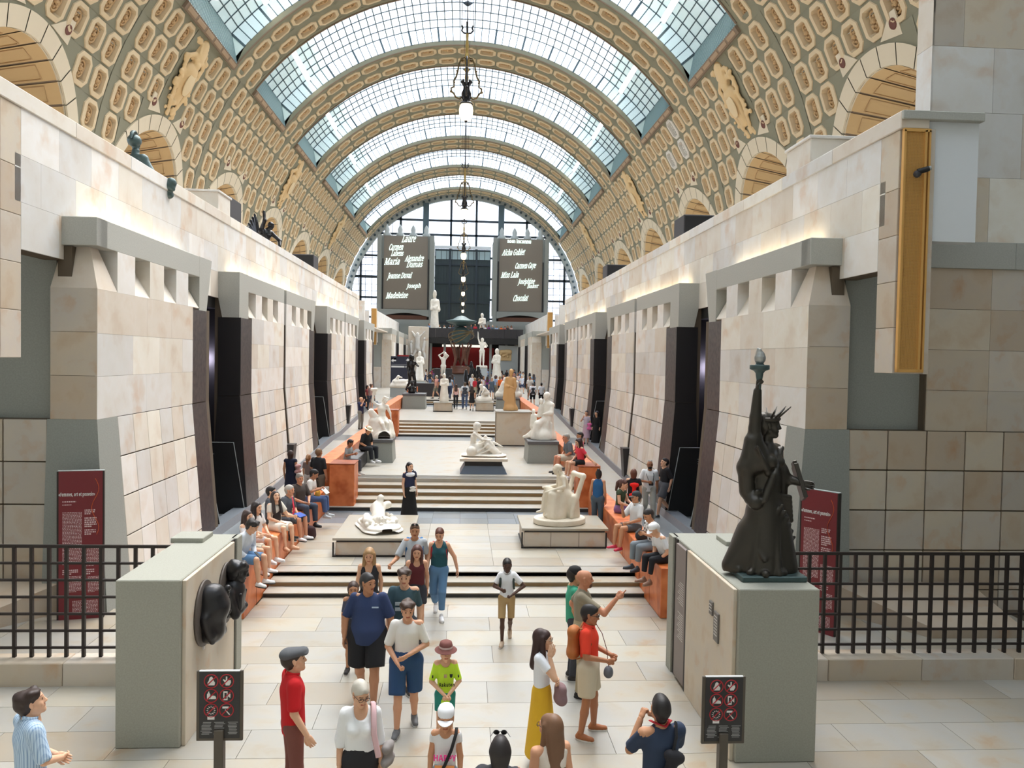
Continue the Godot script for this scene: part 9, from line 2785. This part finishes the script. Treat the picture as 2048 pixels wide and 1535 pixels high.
	sculpt_head(b, J, 0.3, -0.5, 1.05, 0.3, "bob")
	obj("figure", b.mesh(), M.marble, t)
	t.scale = V(1.3, 1.3, 1.3)
	# raised arm nude on the pale pedestal
	t = statue("raised_arm_nude", "white marble nude raising one arm straight up, on the tall pale pedestal", W(2.0, 4.15, 80.6), 0.1)
	J = joints("stand", {"w": 0.92})
	J.eR = V(-0.26, 1.72, 0.0); J.wR = V(-0.27, 2.0, 0.0); J.eL = V(0.32, 1.25, 0.05); J.wL = V(0.2, 1.42, 0.2)
	F = Field.new(V(-0.5, -0.02, -0.4), V(0.5, 2.25, 0.45), 0.036)
	nude(F, J, 0.95)
	b = place(F)
	sculpt_head(b, J, -0.3, 0.15, 1.05, 0.0, "bob")
	obj("figure", b.mesh(), M.marble, t)
	bx("rock_base", t, M.marble, V(-0.32, -0.12, -0.3), V(0.32, 0.03, 0.3), 0.03)
	t.scale = V(1.6, 1.62, 1.6)
	# statues up on the balcony
	t = statue("balcony_statue", "tall white statue standing at the left on the black balcony", W(-3.6, 7.4, 103.6), 0.3)
	obj("figure", robed, M.marble, t)
	t.scale = V(2.2, 3.4, 2.2)
	t = statue("balcony_statue", "white draped statue leaning forward at the right on the black balcony", W(2.7, 7.4, 103.4), -0.5)
	obj("figure", robed, M.marble, t)
	t.scale = V(1.8, 1.85, 1.8)
	t.rotation.x = 0.14
	# black bronze group in the crowd
	t = statue("dark_group", "black bronze group of twisting figures rising out of the far crowd", W(1.0, T4, 69.0), 0.0)
	bx("base_block", t, M.slate, V(-0.9, 0, -0.6), V(0.9, 0.7, 0.6), 0.03)
	F = Field.new(V(-1.1, 0.65, -0.7), V(1.1, 3.1, 0.7), 0.055)
	caps(F, [[0, 0.9, 0, -0.1, 2.0, 0, 0.45, 0.3], [-0.1, 2.0, 0, -0.2, 2.5, 0.1, 0.25, 0.16], [-0.2, 2.6, 0.1, -0.2, 2.7, 0.1, 0.16, 0.14], [0.5, 1.0, 0.1, 0.45, 1.9, 0.1, 0.3, 0.2], [0.45, 1.9, 0.1, 0.4, 2.25, 0.15, 0.2, 0.16], [-0.6, 1.0, 0.1, -0.65, 1.7, 0.15, 0.3, 0.2], [-0.65, 1.9, 0.15, -0.65, 1.95, 0.15, 0.17, 0.17], [0.4, 1.8, 0.2, 0.85, 1.3, 0.3, 0.12, 0.08], [-0.3, 2.3, 0.1, -0.75, 2.55, 0.2, 0.1, 0.06]], 0.08)
	obj("figure", place(F, 0.06, 4.0, 7, 0.7).mesh(), M.bronze_black, t)
	# four figures carrying a globe
	t = statue("globe_bearers", "brown bronze group of figures holding up a banded globe far down the nave", W(-0.12, T4, 84.0), 0.0)
	bx("base_block", t, M.slate, V(-1.0, 0, -0.9), V(1.0, 1.4, 0.9), 0.03)
	var dd := MB.new()
	dd.lathe([Vector2(0.001, 1.4), Vector2(1.2, 1.4), Vector2(1.25, 1.6), Vector2(1.0, 1.75), Vector2(1.05, 2.2), Vector2(0.001, 2.25)], 20)
	obj("drum", dd.mesh(), M.bronze_brown, t)
	F = Field.new(V(-1.4, 2.1, -1.2), V(1.4, 5.2, 1.2), 0.06)
	for k in 4:
		var a := k * PI / 2 + 0.5
		var e := V(sin(a), 0, cos(a))
		var s := V(cos(a), 0, -sin(a))
		F.cap(e * 0.6 + V(0, 3.1, 0), e * 0.75 + V(0, 3.8, 0), 0.2, 0.24, 0.08)
		F.cap(e * 0.6 + s * 0.1 + V(0, 3.1, 0), e * 0.9 + s * 0.2 + V(0, 2.2, 0), 0.15, 0.08, 0.05)
		F.cap(e * 0.6 - s * 0.1 + V(0, 3.1, 0), e * 0.6 - s * 0.3 + V(0, 2.2, 0), 0.15, 0.08, 0.05)
		F.cap(e * 0.78 + s * 0.2 + V(0, 3.85, 0), e * 1.05 + s * 0.3 + V(0, 4.6, 0), 0.1, 0.06, 0.05)
		F.cap(e * 0.78 - s * 0.2 + V(0, 3.85, 0), e * 1.0 - s * 0.4 + V(0, 4.5, 0), 0.1, 0.06, 0.05)
		F.ball(e * 0.8 + V(0, 4.1, 0), 0.17, 0.05)
	obj("figures", place(F, 0.04, 5.0, 3, 0.6).mesh(), M.bronze_brown, t)
	var gl := MB.new()
	gl.ball(V(0, 5.4, 0), V(1.0, 1.0, 1.0), 24, 14)
	obj("globe", gl.mesh(), M.bronze_green, t)
	for k in 4:
		var hp := MB.new()
		var ring := []
		for i in 33:
			var a := TAU * i / 32
			ring.append(V(0, 5.4, 0) + Basis.from_euler(V(0.25 * (k - 1.5), 0, 0.2 * k)) * V(cos(a) * 1.32, 0, sin(a) * 1.32))
		hp.tube(ring, 0.06, 5, false)
		obj("hoop", hp.mesh(), M.bronze_dark_gilt, t)
	var ax := MB.new()
	ax.lathe([Vector2(0.5, 6.4), Vector2(1.5, 6.75), Vector2(1.6, 6.95), Vector2(0.9, 7.1), Vector2(0.4, 7.4), Vector2(0.001, 7.5)], 20)
	obj("canopy", ax.mesh(), M.bronze_green, t)
	# tall relief at the left end and the pale relief at the right
	t = statue("tall_relief", "tall stone relief of dancing figures on the left beside the black balcony", W(-5.4, T4, 99.4), 0.0)
	bx("relief_slab", t, M.lime3, V(-1.25, 0, -0.4), V(1.25, 6.85, 0.0), 0.03)
	F = Field.new(V(-1.2, 2.0, -0.1), V(1.2, 6.7, 0.75), 0.065)
	caps(F, [[-0.1, 4.2, 0.2, -0.1, 5.4, 0.25, 0.3, 0.26], [-0.1, 5.7, 0.3, -0.1, 5.9, 0.3, 0.2, 0.18], [-0.2, 5.4, 0.2, -0.8, 6.2, 0.2, 0.14, 0.1], [0.0, 5.4, 0.2, 0.8, 6.3, 0.2, 0.14, 0.08], [-0.2, 4.2, 0.2, -0.6, 3.2, 0.25, 0.2, 0.14], [-0.6, 3.2, 0.25, -0.3, 2.3, 0.2, 0.14, 0.08], [0.05, 4.2, 0.2, 0.3, 3.2, 0.25, 0.2, 0.14], [0.3, 3.2, 0.25, 0.1, 2.2, 0.2, 0.14, 0.08], [0.6, 4.0, 0.2, 0.75, 5.0, 0.2, 0.22, 0.18], [0.75, 5.3, 0.25, 0.75, 5.4, 0.25, 0.17, 0.15], [0.6, 4.0, 0.2, 0.8, 3.0, 0.2, 0.2, 0.12], [-0.9, 4.6, 0.15, -0.85, 3.6, 0.15, 0.2, 0.16], [-0.85, 4.95, 0.2, -0.85, 5.0, 0.2, 0.17, 0.15], [0.8, 3.0, 0.2, 0.5, 2.3, 0.15, 0.12, 0.08]], 0.06)
	obj("carving", place(F, 0.04, 4.0, 5, 0.8).mesh(), M.lime2, t)
	t = statue("oval_relief", "pale plaster relief hanging on the grey wall at the right far end", W(5.45, 4.7, 100.55), 0.0)
	bx("relief_slab", t, M.ochre, V(-0.75, 0, -0.04), V(0.75, 1.2, 0.06), 0.02)
	F = Field.new(V(-0.8, 0.0, -0.05), V(0.8, 1.6, 0.4), 0.06)
	for k in 9: F.ball(V(-0.6 + 0.15 * k, 0.5 + 0.35 * sin(k * 1.9) + 0.3, 0.1), 0.17, 0.05)
	F.cap(V(-0.5, 1.1, 0.0), V(0.5, 1.1, 0.0), 0.3, 0.3, 0.1)
	obj("carving", place(F, 0.03, 5.0, 5, 0.8).mesh(), M.ochre, t)
	# bronzes up on the left parapet
	t = statue("helmeted_bronze", "green black bronze soldier in a crested helmet seen from behind, on the left parapet", W(-7.75, 8.55, 19.3), 2.75)
	F = Field.new(V(-0.9, -0.3, -0.6), V(0.75, 1.3, 0.9), 0.026)
	caps(F, [[0, 0.1, 0, 0.0, 0.65, 0.08, 0.2, 0.24], [-0.24, 0.86, 0.1, 0.24, 0.86, 0.1, 0.11, 0.11], [0, 0.9, 0.1, 0.0, 1.05, 0.12, 0.09, 0.085], [-0.26, 0.84, 0.1, -0.5, 0.4, 0.2, 0.1, 0.075], [-0.5, 0.4, 0.2, -0.75, 0.2, 0.5, 0.07, 0.05], [0.26, 0.84, 0.1, 0.4, 0.5, 0.3, 0.1, 0.08], [0.1, 0.1, 0.1, 0.25, 0.2, 0.6, 0.15, 0.1], [-0.1, 0.1, 0.1, -0.6, 0.1, 0.55, 0.15, 0.1], [-0.65, 0.3, 0.5, -0.7, 0.36, 0.5, 0.14, 0.12]], 0.05)
	b = place(F, 0.008, 10.0, 3, 1.0)
	sculpt_head(b, {"hed": V(0.02, 1.2, 0.14)}, 0.5, 0.1, 1.15, 0.0)
	obj("figure", b.mesh(), M.bronze_green, t)
	var hm := MB.new()
	hm.ball(V(0.02, 1.29, 0.1), V(0.16, 0.15, 0.19), 14, 8, look_basis(0.5, 0.1))
	obj("helmet", hm.mesh(), M.bronze_green, t)
	var cs := []
	for k in 9: cs.append(V(0.02, 1.26, 0.1) + look_basis(0.5, 0.1) * V(0, sin(k * 0.36 + 0.2) * 0.24, -cos(k * 0.36 + 0.2) * 0.26))
	var cm := MB.new()
	cm.tube(cs, [0.02, 0.04, 0.05, 0.055, 0.055, 0.05, 0.045, 0.04, 0.02], 6, true, 0.5)
	obj("crest", cm.mesh(), M.bronze_green, t)
	t = statue("winged_bronze", "black bronze nude bending forward with one tall wing, on the left parapet farther on", W(-7.8, 8.6, 31.8), 1.0)
	F = Field.new(V(-0.9, -0.2, -1.1), V(0.9, 1.9, 1.0), 0.032)
	caps(F, [[0, 0.0, -0.2, 0, 0.55, -0.1, 0.22, 0.2], [0, 0.55, -0.1, 0.05, 0.95, 0.1, 0.2, 0.22], [-0.2, 1.05, 0.1, 0.25, 1.05, 0.15, 0.1, 0.1], [0.25, 1.05, 0.15, 0.45, 0.75, 0.45, 0.09, 0.07], [0.45, 0.75, 0.45, 0.3, 0.5, 0.6, 0.07, 0.05], [-0.2, 1.05, 0.1, -0.2, 1.45, 0.3, 0.09, 0.07], [-0.2, 1.45, 0.3, -0.15, 1.8, 0.2, 0.06, 0.05], [0.1, 0.1, -0.1, 0.25, 0.3, 0.5, 0.14, 0.1], [-0.3, -0.05, 0.2, -0.5, 0.1, 0.6, 0.25, 0.2], [0.05, 1.15, 0.2, 0.08, 1.2, 0.3, 0.08, 0.08]], 0.06)
	for k in 6: F.cap(V(-0.05, 0.85, -0.1 - 0.03 * k), V(-0.1, 1.75 - 0.12 * k, -0.35 - 0.1 * k), 0.08, 0.05, 0.04)
	b = place(F, 0.01, 8.0, 3, 1.0)
	sculpt_head(b, {"hed": V(0.1, 1.28, 0.34)}, 0.2, -0.4, 1.1, 0.0, "crop")
	obj("figure", b.mesh(), M.bronze_black, t)
	var hp := []
	for k in 17: hp.append(V(-0.35 + cos(PI * k / 16) * 0.5, -0.1 + sin(PI * k / 16) * 0.75, 0.55))
	var hb := MB.new()
	hb.tube(hp, 0.05, 6)
	obj("hoop", hb.mesh(), M.attic_grey, t)

func statues():
	mat("flame_silver", rgb(176, 178, 176), 0.3, 0.7)
	mat("plate_dark", rgb(96, 88, 82), 0.5)
	robed_statue()
	medallions()
	marbles()
	far_statues()
func _ready():
	make_materials()
	camera_and_light()
	more_materials()
	floors()
	fronts()
	vault()
	skylights()
	far_end()
	far_section()
	pedestals()
	small_props()
	cartouches()
	statues()
	visitors_near()
	visitors_mid()
	crowd()

func more_materials():
	tri(mat("block_grey", rgb(190, 190, 180), 0.8), M.concrete.albedo_texture, 1.3)
	mat("plaque_text", rgb(196, 190, 184), 0.6)
	tri(mat("wood_dark", rgb(160, 92, 56), 0.45), M.wood.albedo_texture, 0.6)
	mat("navy_board", rgb(44, 46, 62), 0.5)
	mat("shield", rgb(226, 204, 164), 0.6)
	mat("white_plaster", rgb(214, 210, 202), 0.85)
	mat("dim_interior_brown", rgb(92, 64, 52), 0.9)  # dimness of the room behind the left arches, painted as brown
	mat("vent_dark", rgb(112, 70, 60), 0.8)
	mat("attic_grey", rgb(168, 174, 174), 0.7)
	mat("screen_teal", rgb(52, 68, 72), 0.3)
	mat("pale_pane", rgb(170, 192, 198), 0.4)
	mat("tower_dark", rgb(70, 62, 58), 0.8)
	var rv := mat("reveal", rgb(206, 224, 222), 0.4)
	rv.backlight_enabled = true
	rv.backlight = Color(0.45, 0.48, 0.48)
	mat("ledge_panel", rgb(170, 146, 120), 0.8)
	mat("reveal_rib", rgb(120, 146, 148), 0.5)
	var ls := mat("beam_glow", rgb(255, 250, 240), 0.5)  # glow put into the white balcony beam, lights nothing else
	ls.emission_enabled = true
	ls.emission = rgb(255, 246, 230)
	ls.emission_energy_multiplier = 0.8
